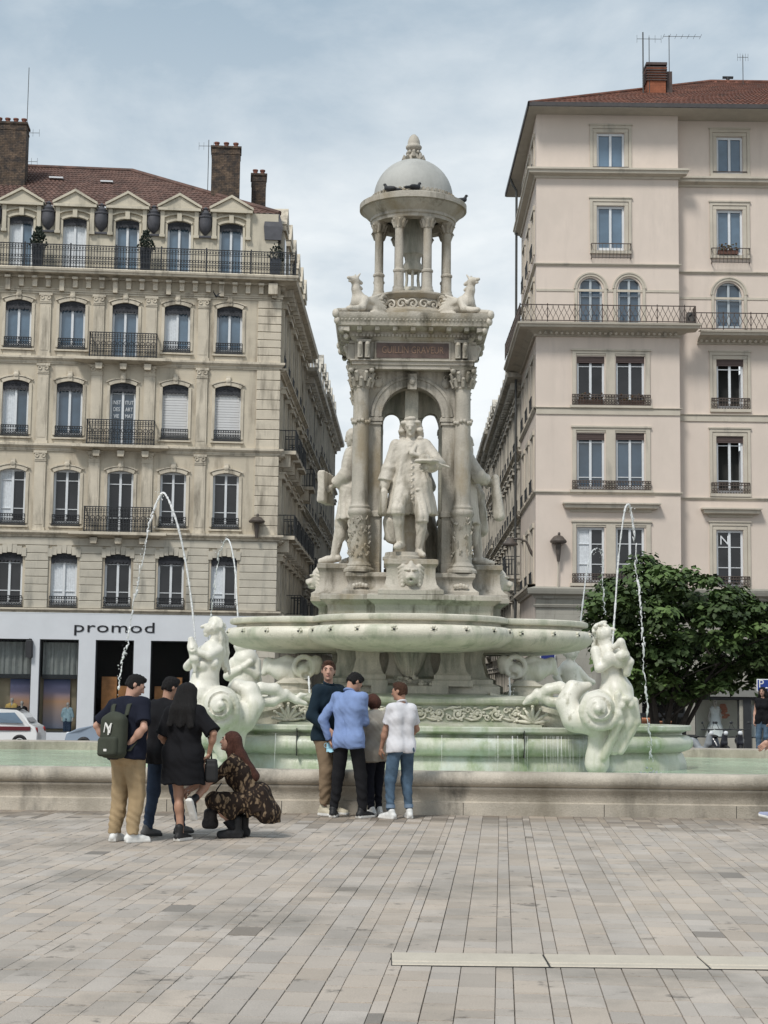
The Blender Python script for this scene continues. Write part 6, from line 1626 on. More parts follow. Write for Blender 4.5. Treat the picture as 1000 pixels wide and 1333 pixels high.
# backpack, built in the wearer's frame
bp = empty('backpack', p5.matrix_basis.copy(), 'dark grey backpack with white monogram on the back of the man in chinos', 'backpack')
BPM = cloth('backpack_cloth', (.050,.056,.042)); u, r_, f = J5['u'], J5['r'], J5['f']; c = J5['pelvis']+u*.105-f*.235+r_*.015
rot = np.stack([r_,f,u],1)
S = Sdf(.03); S.rbox(c, (.15,.09,.225), .07, rot); S.ell(c+u*.17, (.12,.08,.09), rot); S.disp = folds(.005, 12.); from_np('pack_body', S.mesh(.010), BPM, bp)
S = Sdf(.02); S.rbox(c-u*.11-f*.085, (.125,.04,.10), .035, rot); from_np('front_pocket', S.mesh(.009), BPM, bp)
m = MB(); 
for sx in (-1,1):
    w0 = J5['neck']+r_*sx*.09-u*.01
    rs_ = [c+u*.17+r_*sx*.05-f*.02, J5['neck']+r_*sx*.10-u*.16-f*.135, J5['neck']+r_*sx*.105-u*.06-f*.115, J5['neck']+r_*sx*.115+u*.0-f*.045, J5['neck']+r_*sx*.12+u*.005+f*.03, J5['neck']+r_*sx*.135-u*.10+f*.12, J5['neck']+r_*sx*.17-u*.30+f*.07, c+r_*sx*.15-u*.15+f*.07]
    m.rings([[Vector(p_)+Vector(r_)*a_+Vector(f)*b_ for a_,b_ in ((-.026,-.007),(.026,-.007),(.026,.007),(-.026,.007))] for p_ in rs_], True, True)
m.build('strap', BPM, bp, 180)
m = MB(); m.tube([c-u*.045-f*.105-r_*.11, c-u*.04-f*.112, c-u*.045-f*.105+r_*.11], .006, 5); m.build('zip', BSHOE, bp, 180)
Tm = Matrix((( r_[0],u[0],-f[0],0),(r_[1],u[1],-f[1],0),(r_[2],u[2],-f[2],0),(0,0,0,1))); Tm.translation = Vector(c+u*.075-f*.104)
text_mesh('N', .15, SOLE, bp, 'monogram', Tm @ Matrix.Rotation(-.15,4,'Z'), .003, (.95,1)); text_mesh('Y', .16, SOLE, bp, 'monogram', Tm @ Matrix.Translation((.015,-.015,.001)), .003, (.95,1.1))
m = MB(); m.bbox(*sorted((-.02,.02)), -.004,.004,-.012,.012,.003); o_ = m.build('badge', SOLE, bp, 30); o_.location = Vector(c-u*.15-f*.127)
# ---- passers-by at the right edge
p9, J9 = person(1046, 1076, 1.66, 84, dict(lean=(6,0), fl=(-.09,-.35,.10,0,-12), fr=(.09,.36,.095,0,14), hl=(-.20,.50,1.00), hr=(.22,-.20,.85), head=(0,0,0), sw=.16, cl=30, el=(-.4,-1,-.4)),
    'walking person at the right edge with bare arm, bracelet and blue canvas shoe', None, SKIN, dict(m=cloth('white_tee', (.6,.6,.6)), e=.02, sleeve='short', name='tshirt'), dict(m=JEAN, e=.01, cuff=.18), dict(m=mat('canvas_blue', (.27,.29,.40), .8)), (hair_short, HAIR_BR))
q = J9['wrl']; m = MB(); d_ = nrm(J9['hdl']); o1 = Vector(d_).orthogonal().normalized(); o2 = Vector(d_).cross(o1)
m.tube([Vector(q)-Vector(d_)*.02+(o1*math.cos(t)+o2*math.sin(t))*.033 for t in [2*pi*i/16 for i in range(17)]], .007, 6); m.build('bracelet', BSHOE, p9, 180)
g = P(992, 968, 38.)
p10, J10 = person(994, 985, 1.66, 150, dict(lean=(0,0), fl=(-.1,0,.085), fr=(.1,.1,.085), hl=(-.2,.12,.9), hr=(.2,.1,.9), sw=.15),
    'distant woman in black top and jeans beyond the far rim of the fountain', None, SKIN, dict(m=BLK, e=.015, sleeve='none', name='top'), dict(m=JEAN, e=.01), dict(m=BSHOE), (hair_long(.25), HAIR_B), fem=1)
# ================================================================== statues and sea creatures of the fountain
def statue(name, loc, H, heading, pose, build, label, h=.0105, group=None, m_=MAR_ST):
    J = rig(pose); S = Sdf(.03); torso(S, J, .012); head(S, J); limbs(S, J, .006); build(S, J)
    parts = [S.mesh(h)]
    for n in 'lr':
        parts.append(hand_at(J, n, 35, pose.get('n'+n)))
    o = from_np(name, parts, m_, None); s_ = H/1.75
    o.matrix_basis = Matrix.Translation(loc) @ Matrix.Rotation(R(heading), 4, 'Z') @ Matrix.Scale(s_, 4)
    return tag(o, label, 'statue', group)
def foot(S, J, n, yaw=0):
    a = J['ank'+n]; d = A3(math.sin(R(yaw)), math.cos(R(yaw)), 0); S.chain([a+A3(0,0,-.02)-d*.04, a+d*.09+A3(0,0,-.045), a+d*.18+A3(0,0,-.06)], [.045,.042,.03], .02)
def wig(S, J):
    rg = random.Random(3)
    S.ell(hpt(J,0,-.035,.045), (.090,.092,.092), J['H'])
    for sx in (-1,1):
        for i in range(9):
            t = i/8; S.ell(hpt(J, sx*(.085+.03*math.sin(t*3)), -.01+.03*math.cos(i*2), .06-.27*t), (.042,.045,.032), k=.012)
            S.ell(hpt(J, sx*(.06+.02*math.sin(t*3)), -.06, .06-.27*t), (.05,.045,.035), k=.012)
    for i in range(5): S.ell(hpt(J, -.05+.025*i, .045-.01*abs(i-2), .108), (.025,.03,.020), k=.01)
def coat_front(S, J):
    wig(S, J); pv, u, r_, f = J['pelvis'], J['u'], J['r'], J['f']
    for sx in (-1,1):
        S.chain([pv+u*.40+r_*sx*.10, pv+u*.15+r_*sx*.09, pv-A3(0,0,.02)+r_*sx*.10, pv-A3(0,0,.36)+r_*sx*.15], [.10,.10,.125,.135], .05)
        S.chain([pv+u*.43+r_*sx*.075+f*.09, pv+u*.2+r_*sx*.125+f*.10, pv-A3(0,0,.02)+r_*sx*.165+f*.11, pv-A3(0,0,.40)+r_*sx*.22+f*.10], [.022,.024,.026,.03], .012)   # coat edges
        S.cone(pv+r_*sx*.18-f*.06, pv-A3(0,0,.46)+r_*sx*.23-f*.08, .07, .11, .05)
    S.plane(pv-A3(0,0,.40), (0,0,-1), .02)
    for n in 'lr': S.cone(J['hip'+n], J['knee'+n], .10, .078, .03); S.cone(J['knee'+n], J['ank'+n], .068, .043, .03); S.ell(J['knee'+n]-A3(0,0,.05), (.08,.08,.03), k=.015); foot(S, J, n, 20 if n == 'r' else -14); S.ell(J['knee'+n]*.7+J['ank'+n]*.3-f*.02, (.06,.062,.09))
    for i in range(9): S.ell(pv+u*(.36-.075*i)+f*(.145+.012*(i > 3)), (.016,.012,.016), k=.006)
    for n in 'lr':
        e, w = J['elb'+n], J['wr'+n]; S.cone(J['sh'+n], e, .075, .082, .03); S.cone(e, e*.35+w*.65, .078, .10, .025, cut=1); S.cone(e*.5+w*.5, e*.12+w*.88, .07, .062, .02)
        S.ell(e, (.095,.095,.055), k=.02)
    for sx in (-1,1): S.cone(pv-A3(0,0,.12)+r_*sx*.07+f*.14, pv-A3(0,0,.10)+r_*sx*.20+f*.09, .018, .02, .008)
    for i in range(4): S.ell(J['neck']-u*(.03+.05*i)+f*(.085+.022*i), (.05-.005*i,.03,.035), k=.012)
    S.chain([pv+u*.44-r_*.06+f*.10, pv+u*.33+f*.16, pv+u*.30+r_*-.10+f*.15], [.02,.03,.02], .012)
    S.ell(J['wrl']+A3(.02,.08,.04), (.16,.12,.03), k=.01); S.ell(J['wrl']+A3(.05,.06,.09), (.07,.05,.05), k=.015); S.cone(J['wrl']+A3(-.1,.1,.02), J['wrl']+A3(-.24,.05,-.02), .022, .01, .01)
    S.cone(J['wrr']+A3(0,.03,-.05), J['wrr']+A3(.02,.0,-.30), .045, .05, .02); S.chain([A3(.24,-.08,.48), A3(.22,-.10,.30)], [.10,.09], .04)
    S.disp = drape(.009, 18, .95)
def base_block(S, J, pts):
    for a, b, r0, r1 in pts: S.cone(a, b, r0, r1, .04)
GS = 'marble statues round the canopy'
zst = 3.455; yb = -1.05
def stump(S, J):
    coat_front(S, J)
statue('statue', (FX-.0, FY-1.0, zst), 2.14, 180, dict(lean=(-2,1), fl=(-.10,.04,.12,-14), fr=(.13,.16,.20,20), kl=(-.3,1,0), kr=(.3,1,0), hl=(-.20,.32,1.13), el=(-.9,-.5,-.5), hr=(.34,.02,.86), er=(1,-.4,0), head=(4,-8,2), sw=.18), stump, 'marble statue of a man in long curled wig and buttoned coat, facing the camera', group=GS)
m = MB(); m.lathe([(.30,zst),(.30,zst+.04),(.27,zst+.06),(.26,zst+.11)], (FX-.12,FY-1.08), 20); m.lathe([(.26,zst+.002),(.24,zst+.3),(.30,zst+.42),(.26,zst+.55),(.16,zst+.75)], (FX-.02,FY-.76), 16)
m.build('statue_base', MAR_HI, fountain, 40, None).location = (-FX,-FY,0)
def robe(S, J, hem=.42, wide=.17, back=.10):
    pv, u, r_, f = J['pelvis'], J['u'], J['r'], J['f']
    for sx in (-1,1):
        S.chain([pv+u*.40+r_*sx*.10, pv+u*.15+r_*sx*.09, pv+r_*sx*.10, pv-A3(0,0,hem)+r_*sx*.13], [.11,.12,.13,wide], .05)
        S.cone(pv+u*.40-f*.08+r_*sx*.06, pv-A3(0,back*.5,hem+.05)+r_*sx*.10, .08, .12, .05)
    S.plane(pv-A3(0,0,hem), (0,0,-1), .02)
    for n in 'lr':
        S.cone(J['hip'+n], J['knee'+n], .095, .07, .03); S.cone(J['knee'+n], J['ank'+n], .066, .045, .03); foot(S, J, n); S.ell(J['knee'+n]*.7+J['ank'+n]*.3-f*.02, (.062,.064,.09))
        e, w = J['elb'+n], J['wr'+n]; S.cone(J['sh'+n], e, .085, .095, .03); S.cone(e, e*.3+w*.7, .09, .075, .03, cut=1)
    S.disp = drape(.015, 14, 1.0)
def left_b(S, J):
    robe(S, J, .40, .17); S.ell(hpt(J,0,-.02,.05), (.085,.10,.075), J['H']); S.rbox(J['wrr']+A3(-.1,.06,-.02), (.26,.045,.20), .02, k=.01); S.cone(A3(.0,-.2,.05), A3(0,-.2,.55), .14, .10, .04)
statue('statue', (FX-.90, FY-.0, zst), 2.12, 78, dict(lean=(-2,0), fl=(-.10,.20,.10,0), fr=(.10,-.02,.10,0), hl=(-.12,.25,1.0), hr=(.12,.30,1.02), er=(.9,-.5,-.4), head=(0,-6,0), sw=.18), left_b, 'marble statue in tunic holding a large tablet, turned to the left street', group=GS)
def right_b(S, J):
    robe(S, J, .42, .18); S.ell(hpt(J,0,-.02,.03), (.09,.105,.09), J['H']); S.ell(hpt(J,0,.06,-.12), (.05,.05,.07), J['H'])
    S.chain([J['shl']+A3(0,.05,0), J['pelvis']+A3(-.12,.22,.0), J['pelvis']+A3(-.14,.26,-.45)], [.06,.08,.10], .04); S.cone(J['wrr']+A3(0,.05,.05), J['wrr']+A3(.02,.10,-.45), .05, .07, .03); S.cone(A3(.0,-.2,.05), A3(0,-.2,.55), .14, .10, .04)
statue('statue', (FX+.84, FY-.05, zst), 2.05, -82, dict(lean=(0,0), fl=(-.10,.02,.10,0), fr=(.10,.18,.10,0), hl=(-.10,.30,1.12), hr=(.12,.34,1.12), er=(.9,-.4,-.6), el=(-.9,-.4,-.6), head=(0,0,0), sw=.18), right_b, 'marble statue in long draped robe turned to the right street', group=GS)
def back_b(S, J): robe(S, J, .55, .20); S.ell(hpt(J,0,-.02,.04), (.085,.10,.08), J['H']); S.chain([J['shr'], J['pelvis']+A3(.2,-.1,.0), A3(.3,-.1,.1)], [.08,.10,.16], .05)
statue('statue', (FX+.0, FY+1.0, zst), 2.1, 0, dict(lean=(0,0), fl=(-.10,.1,.10,0), fr=(.10,.0,.10,0), hl=(-.2,.25,1.1), hr=(.2,.2,1.0), head=(0,-5,0)), back_b, 'marble statue on the far side of the canopy, seen from behind between the pillars', group=GS)
# ---- sea creatures: points are measured in the photo and set at the creature's own distance
class PX:
    def __init__(s, Y, k=1.6): s.Y = Y; s.S = Sdf(k*Y/FPX); s.m = Y/FPX
    def q(s, p): return np.array(P(p[0], p[1], s.Y+(p[2]*s.m if len(p) > 2 else 0.)))
    def ch(s, pts, rs, k=None): s.S.chain([s.q(p) for p in pts], [r*s.m for r in rs] if isinstance(rs, (list,tuple)) else rs*s.m, None if k is None else k*s.m); return s
    def el(s, p, r, k=None, mode='u', rot=None): s.S.ell(s.q(p), [x*s.m for x in r], rot, None if k is None else k*s.m, mode); return s
    def spi(s, c, r0, r1, turns, a0, sg, rad, d=0., n=26):
        pts = []
        for i in range(n+1):
            t = i/n; a = R(a0)+sg*turns*2*pi*t; r = r0+(r1-r0)*t; pts.append((c[0]+r*math.cos(a), c[1]-r*math.sin(a), d))
        return s.ch(pts, [rad[0]+(rad[1]-rad[0])*i/n for i in range(n+1)], 1.2)
    def groove(s, c, r0, r1, turns, a0, sg, rad, d, n=30):
        pts = []
        for i in range(n+1):
            t = i/n; a = R(a0)+sg*turns*2*pi*t; r = r0+(r1-r0)*t; dd = d+max(0, (r-8))*.75; pts.append((c[0]+r*math.cos(a), c[1]-r*math.sin(a), dd))
        s.S.chain([s.q(p) for p in pts], rad*s.m, 1.*s.m, 's'); return s
    def done(s, name, label, cat, m_=MAR_SI, h=.013, group=None):
        V, F = s.S.mesh(h); b = V.mean(0); b[2] = V[:,2].min(); o = from_np(name, (V,F), m_, None, loc=b); return tag(o, label, cat, group)
GSI = 'sea nymphs at the corners of the lobed basin'
c = PX(22.3)                                            # left front nymph blowing a shell
c.ch([(264,905,0),(267,884,0),(272,866,-1),(276,850,-2)], [24,17,14.5,16], 5).el((275,852,-3), (15,13,18)); c.ch([(279,840,0),(281,828,0)], [7,6.5])
c.el((279,817,-1), (9,10,10)); c.el((272,818,-2), (6,7,8)); c.ch([(268,813,-2),(263,816,-2)], [2,2],.8); c.el((268,822,-2),(3,4,2.5),.8); c.el((269,826,-2),(3.5,4,3),.8); c.el((268,812,-7),(2.5,3,1.8),.6,'s'); c.el((275,818,-10),(2,2,3),.6)
c.el((282,813,1), (9.5,9,10), 1.)
for i in range(18): a = i*.35-.6; c.ch([(277,815,-9+i*.8),(281+8.6*math.cos(a), 812-8.2*math.sin(a), -6+i*.7),(289,818+i*.3,-4+i*.6)], [1.2,1.9,1.4], .5)
for i in range(7): a = i*.9; c.el((290+3*math.cos(a), 816+4*math.sin(a), 2*math.cos(i*2)), (2.6,2.6,2.6), .5)
for i in range(7):
    o_ = i*2.2; c.ch([(284+o_*.4,816+i,-3+o_*.6),(288+o_*.5,832+2*math.sin(i),-2+o_),(288+o_*.6+3*math.sin(i*2),850,1+o_),(291+o_*.4+3*math.cos(i*2),868+i*1.5,4+o_*.7)], [3.4,3.2,3,1.6], .8)
c.ch([(285,846,-9),(272,854,-20),(254,847,-22)], [7,5.5,4]); c.ch([(264,846,6),(244,868,-6),(251,858,-18)], [6.5,5.5,4]); c.el((251,846,-24),(6,5,5)); c.el((253,858,-22),(6,5,5))
c.ch([(254,874,-20),(252,856,-20),(251,842,-20),(249,832,-20)], [2.5,5,6.5,4], 2); c.groove((250,842), 5, 4, .9, 0, 1, .9, -28, 10)
c.el((264,866,-14), (7.5,7,7.5), 3); c.el((279,864,-15), (6,6,7), 3)
for i in range(9): c.ch([(246+5*i,899+3*math.sin(i*1.2),-18),(249+5*i,908+3*math.sin(i*1.2),-19)],[4.5,2.5],1.)
c.ch([(264,905,0),(269,922,0),(285,936,-2)], [23,24,18], 5)
c.spi((287,918), 26, 4, 1.35, 200, 1, (8,5), -26); c.ch([(287,918,-18),(287,918,-24)], [25,22], 3); c.groove((287,918), 22, 7, 1.6, 200, 1, 2.6, -44); c.el((287,918,-42),(6,6,6),1)
c.ch([(292,938,-6),(318,936,0),(330,918,6),(326,900,10),(310,893,14),(298,900,20)], [17,16,14,12,9,6], 3)
c.ch([(300,935,0),(300,962,4),(298,992,6)], [24,18,15], 8); c.ch([(262,935,-4),(278,962,-6),(292,985,-6)], [7,8,7], 3)
c.ch([(326,906,18),(340,896,26),(358,897,30),(368,906,34),(356,913,32),(340,914,28),(330,918,26)], [6,8,7.5,7,6.5,7,6], 1.5); c.ch([(356,906,34),(372,903,36),(386,912,38),(398,916,40)], [7,6.5,5,2.5], 1.5); c.ch([(384,911,38),(392,905,38),(400,904,38)],[4,3.5,1.5],1)
c.S.disp = lambda p: .004*np.sin(p[:,0]*24+p[:,2]*17+np.sin(p[:,1]*20))
c.done('sea_nymph', 'white marble sea nymph blowing a shell, at the left front corner of the basin', 'statue', group=GSI)
c = PX(22.3)                                            # right front nymph with crossed hands
c.ch([(802,905,0),(799,882,0),(794,866,0),(792,850,0)], [21,15,13,15], 4); c.ch([(790,842,0),(786,832,0)], [10,9]); c.el((784,825,-2), (9.5,10,10.5)); c.el((791,823,-5),(6,7,8)); c.ch([(796,818,-6),(800,820,-7)], [2,2], .8); c.el((795,827,-6),(3,4,2.5),.8); c.el((793,831,-5),(3.5,4,3),.8); c.el((795,816,-10),(2.5,3,1.8),.6,'s')
c.el((782,822,2), (10.5,10,10), 1.)
for i in range(15): a = i*.24-.2; c.el((783+10.5*math.cos(a), 822-9.5*math.sin(a), -5+2*math.cos(i*2)), (2.8,2.6,2.8), .5)
for i in range(10): a = 1.2+i*.22; c.ch([(786+8*math.cos(a),818-9*math.sin(a),-4),(775,830+i*.5,-2+i*.8),(774,842+i,1+i*.6)], [1.8,1.8,1.2], .5)
for i in range(7): c.el((776+2*math.sin(i*2), 832+i*4, 6), (5,5,4), 2)
c.ch([(776,848,-6),(780,870,-16),(808,856,-22)], [7.5,6,4.2]); c.ch([(808,848,-2),(818,868,-12),(810,853,-24)], [7,5.6,4]); c.el((811,853,-26),(9,6,7),2); c.ch([(800,842,-20),(808,836,-24),(814,850,-24)],[4,5,4],2)
c.ch([(812,852,-22),(819,862,-20),(816,876,-16)], [5,6,5], 2); c.el((793,857,-20),(9,8,9),4); c.el((806,862,-16),(8,8,8),4)
c.ch([(803,902,0),(800,922,0),(790,938,0)], [22,22,16], 4); c.spi((779,922), 25, 4, 1.35, -20, -1, (8,5), -24); c.ch([(779,922,-16),(779,922,-22)], [24,21], 3); c.groove((779,922), 21, 7, 1.6, -20, -1, 2.6, -42); c.el((779,922,-40),(6,6,6),1)
c.ch([(775,942,-4),(748,936,0),(738,916,6),(746,898,10),(765,893,14)], [17,16,14,12,6], 3)
c.ch([(812,912,-10),(816,938,-6),(800,975,-2)], [14,13,8], 3); c.ch([(826,912,-14),(828,940,-10),(808,978,-6)], [5,6,5], 2); c.ch([(804,905,-26),(806,940,-22),(786,985,-8)], [5,6,6], 2)
c.ch([(784,942,0),(779,966,4),(777,994,6)], [17,13,16], 4); c.el((815,910,-26),(8,5,5),2); c.el((822,916,-24),(5,5,6),2); c.el((810,918,-26),(5,5,6),2)
c.ch([(746,906,18),(730,895,26),(714,897,30),(704,906,34),(716,913,32),(730,914,28),(742,916,26)], [6,8,7.5,7,6.5,7,6], 1.5); c.ch([(714,905,34),(700,903,36),(690,910,38),(682,916,40)], [7,6.5,5,2.5], 1.5)
c.S.disp = lambda p: .004*np.sin(p[:,0]*24+p[:,2]*17+np.sin(p[:,1]*20))
c.done('sea_nymph', 'white marble sea nymph with crossed hands, at the right front corner of the basin', 'statue', group=GSI)
c = PX(27.6)                                            # far left
c.ch([(316,905,0),(318,888,0),(318,870,0),(320,860,0)], [17,16,14,17], 5); c.ch([(319,856,0),(318,848,-2)], [7,7]); c.el((316,843,-2),(10,10,10))
for i in range(12): a = i*.55; c.el((318+9*math.cos(a), 840-8*math.sin(a), 0), (5,5,4), 2)
c.ch([(305,862,-2),(297,880,-6),(312,872,-14)], [7,6,5]); c.ch([(333,862,-2),(334,878,-8),(318,868,-16)], [7,6,4]); c.ch([(318,868,-16),(326,862,-16)],[4,4]); c.ch([(330,868,4),(334,885,4)],[6,7])
c.ch([(316,900,0),(322,915,2),(345,915,4)], [20,18,14], 5); c.ch([(316,910,0),(314,960,0),(313,990,0)], [20,18,16], 5)
c.done('sea_nymph', 'white marble sea nymph with bent arms, at the far left corner of the basin', 'statue', group=GSI)
c = PX(27.6)
c.ch([(752,908,0),(748,894,0),(743,880,0),(741,872,0)], [15,12.5,11.5,13], 3); c.ch([(742,864,0),(743,858,0)],[5.5,5.5]); c.el((744,851,0),(8,8.5,9))
for i in range(10): a = i*.6; c.el((743+8*math.cos(a), 848-6*math.sin(a), 0), (3.6,3.4,3.6), .6)
c.ch([(731,872,0),(724,880,-8),(729,888,-10)], [5,4.5,4]); c.ch([(752,872,0),(763,884,2),(772,888,2)], [5.5,4.6,3.5]); c.ch([(750,905,0),(740,917,2),(718,917,4)], [16,14,10], 3); c.ch([(752,912,0),(752,960,0),(752,990,0)], [17,15,14], 4)
c.done('sea_nymph', 'white marble sea nymph with her back turned, at the far right corner of the basin', 'statue', group=GSI)
GF = 'spouting fish heads on the side pedestals'
for sx, lab in ((-1,'left of the bowl pedestal'),(1,'right of the bowl pedestal')):
    c = PX(24.2, 2.); X_ = lambda x: 532+sx*x+ (2 if sx < 0 else 1)
    c.ch([(X_(180),870,0),(X_(165),873,-2),(X_(140),873,-6)], [9,14,12], 4); c.spi((X_(138),868), 13, 13, 1., 0, 1, (3.2,3.2), -18, 18); c.el((X_(138),872,-16),(9,8,8),2); c.el((X_(136),880,-22),(5,6,4),1,'s')
    c.ch([(X_(128),866,-10),(X_(123),862,-12)], [9,9], 3); c.el((X_(122),870,-12),(6,7,8),2); c.ch([(X_(150),863,-6),(X_(160),860,-4),(X_(172),863,-2)], [6,7,6], 2); c.ch([(X_(176),864,0),(X_(185),862,0),(X_(190),876,0)], [6,6,4], 2)
    c.ch([(X_(150),884,-2),(X_(152),898,-2)], [14,13], 4)
    c.done('fish_head', 'white marble fish head spouting water, '+lab, 'sculpture', group=GF)
# ---- birds
BIRD = mat('pigeon_feather', (.02,.021,.024), .6, .4, 20.)
def pigeon(pos, head_, label, fly=False):
    S = Sdf(.02); S.chain([(0,-.10,.10),(0,0,.11),(0,.08,.13)], [.03,.062,.05]); S.cone((0,.08,.14),(0,.11,.20),.035,.026); S.ell((0,.12,.215),(.026,.032,.026)); S.cone((0,.14,.212),(0,.17,.205),.008,.004,.005); S.chain([(0,-.10,.10),(0,-.20,.08),(0,-.26,.075)],[.035,.03,.012]); 
    if fly:
        for sx in (-1,1): S.chain([(sx*.04,.02,.12),(sx*.20,.05,.26),(sx*.34,-.06,.36)], [.035,.03,.012])
    else:
        for sx in (-1,1): S.ell((sx*.045,-.03,.115),(.028,.11,.045)); S.cone((sx*.02,0,.06),(sx*.02,0,.0),.008,.008,.005)
    o = from_np('pigeon', S.mesh(.012), BIRD, None); o.matrix_basis = Matrix.Translation(pos) @ Matrix.Rotation(R(head_), 4, 'Z') @ Matrix.Scale(.75, 4); return tag(o, label, 'bird', 'pigeons' )
zr_ = zr3+.40
for px_, yy, hd__, lab in ((508,-.62,70,'dark pigeon with spread tail on the left of the cupola ledge'),(540,-.72,-60,'dark pigeon on the middle of the cupola ledge in front of the dome'),(600,-.05,-100,'dark pigeon on the right end of the cupola ledge')):
    p_ = P(px_, 250, FY+yy); pigeon((p_.x, FY+yy, zr3+.345), hd__, lab)
q = P(282, 388, 64.); pigeon((q.x,q.y,q.z), 60, 'dark pigeon flying past the front of the ochre building', True)
# ================================================================== water jets
WJ = M_water('spray_water', (.86,.88,.88), 30., .5, .35, .8)
def jet(pts, label, Y0, Y1, r0=1.3, r1=1.8, splash=True, grp='water jets of the nymphs', rag=.8):
    rg = random.Random(int(pts[0][0])); n = len(pts); path = []
    for i in range(n-1):
        for k in range(14):
            t = (i+k/14)/(n-1); a, b = pts[i], pts[i+1]
            p0 = pts[max(0,i-1)]; p3 = pts[min(n-1,i+2)]; u = k/14
            cr = lambda q: .5*((2*a[q])+(-p0[q]+b[q])*u+(2*p0[q]-5*a[q]+4*b[q]-p3[q])*u*u+(-p0[q]+3*a[q]-3*b[q]+p3[q])*u**3)
            path.append((cr(0), cr(1), t))
    path.append((pts[-1][0], pts[-1][1], 1.))
    ve = []; rr = []
    for x, y, t in path:
        j = rag*max(0, t-.25); Y = Y0+(Y1-Y0)*t; ve.append(P(x+rg.uniform(-j,j), y, Y)); rr.append((r0+(r1-r0)*t)*rg.uniform(.6,1.4)*Y/FPX*.9)
    m = MB(); kc = int(len(ve)*(.50 if rag > .3 else 1.)); m.tube(ve[:kc+1], rr[:kc+1], 6)
    k = kc
    while k < len(ve)-2:                             # the falling half breaks into strings of drops
        n_ = rg.randint(1,4); seg = ve[k:min(len(ve), k+n_+2)]
        if len(seg) > 1:
            dx = rg.gauss(0,.012); seg = [Vector((v.x+dx+rg.gauss(0,.006), v.y+rg.gauss(0,.01), v.z)) for v in seg]; m.tube(seg, [rr[k]*rg.uniform(.25,.85) for _ in seg[:-1]]+[rr[k]*.2], 6)
        k += n_+(1 if rg.random() < .25 else 0)
    for i in range(int(60*rag)+16):
        k = int(len(ve)*(.42+.58*rg.random()))-1; v = ve[k]; q = rg.uniform(.4,1.1)*.0065; m.ball((v.x+rg.gauss(0,.028), v.y+rg.gauss(0,.028), v.z+rg.gauss(0,.05)), (q,q,q*1.6), 5, 4)
    if splash:
        v = ve[-1]
        for i in range(70): a = rg.uniform(0,2*pi); d = abs(rg.gauss(0,.16)); q = rg.uniform(.006,.02); m.ball((v.x+d*math.cos(a), v.y+d*math.sin(a)*.6, .385+abs(rg.gauss(0,.05))*(1-min(.9,d*2))), (q,q,q), 5, 4)
    o = m.build('water_jet', WJ, None, 180, ve[0]); return tag(o, label, 'water jet', grp)
jet([(255,836),(246,758),(233,690),(217,646),(207,648),(193,690),(178,762),(166,832),(158,862),(154,900)], 'tall arching water jet of the left front nymph, falling to the left', 22.2, 22.6, 1.3, 2.2, False, rag=1.2)
jet([(311,820),(309,790),(306,740),(300,708),(294,703),(287,720),(280,762),(274,805),(272,840)], 'shorter arching water jet behind the left front nymph', 27.4, 29., 1.0, 1.5, False, rag=.5)
jet([(797,842),(801,790),(805,730),(812,672),(817,657),(822,668),(828,720),(834,790),(838,850),(841,905),(845,955),(848,992)], 'tall arching water jet of the right front nymph, falling to the right', 22.2, 22.8, 1.2, 2.0, True, rag=1.3)
jet([(752,842),(757,800),(763,750),(769,722),(776,714),(783,722),(786,770),(787,800)], 'shorter arching water jet behind the right front nymph', 27.4, 29., 1.0, 1.2, False, rag=.4)
jet([(402,880),(403,900),(404,918),(405,938)], 'thin water stream falling from the left fish head', 23.4, 23.3, 1.6, 1.8, False, 'water streams of the fish heads', rag=.2)
jet([(663,882),(664,900),(664,915)], 'thin water stream falling from the right fish head', 23.4, 23.3, 1.2, 1.4, False, 'water streams of the fish heads', rag=.2)
# thin veils of water running off the lobed basin
rg = random.Random(5); m = MB()
for i in range(46):
    x = rg.choice([rg.uniform(-2.5,2.5), rg.uniform(1.9,2.55), rg.uniform(-2.5,2.5)]); y = -2.47 if abs(x) < 1.6 else -2.47+.17*(abs(x)-1.6)
    z0 = rg.uniform(.55,.68); r_ = rg.uniform(.0012,.0035); m.tube([(FX+x,FY+y-.04,.93),(FX+x+rg.uniform(-.01,.01),FY+y-.075,z0),(FX+x+rg.uniform(-.02,.02),FY+y-.08,.39)], [r_,r_*.8,r_], 4)
tag(m.build('dripping_water', WJ, None, 180), 'thin threads of water dripping off the lobed basin', kind='stuff')
# ================================================================== wall lamps, signs
LAMPM = mat('lamp_bronze', (.085,.07,.06), .5, .3, 5.)
def uplight(px, py0, py1, Y, wire, label):
    a, b = P(px,py0,Y), P(px,py1,Y); o = empty('wall_lamp', (b.x,b.y,b.z), label, 'lamp', 'bronze cone lamps on the facades'); h = a.z-b.z
    m = MB(); m.lathe([(.06,0),(.10,h*.3),(.13,h*.62),(.14,h*.66)], (0,0), 14); m.build('stem', LAMPM, o, 40)
    m = MB(); m.lathe([(.14,h*.62),(.34,h*.66),(.36,h*.72),(.30,h*.78),(.20,h*.88),(.10,h*.92)], (0,0), 18); m.ball((.03,0,h*.97), (.06,.05,.09), 8, 6); m.build('lamp_head', LAMPM, o, 40)
    if wire:
        z = P(px-1,wire,Y).z-b.z; m = MB(); m.tube([(0,.1,0),(-.02,.12,z)], .03, 6); m.build('cable_pipe', RT, o, 0)
    return o
uplight(334, 670, 700, 69.6, 0, 'bronze cone lamp standing on the ledge of the ochre building')
uplight(727, 694, 731, 67.75, 767, 'bronze cone lamp with cable pipe on the pale pink building')
a = P(690,728,69.); o = empty('street_lamp', (a.x,a.y,a.z), 'curved bracket street lamp on the flank of the pale building', 'lamp')
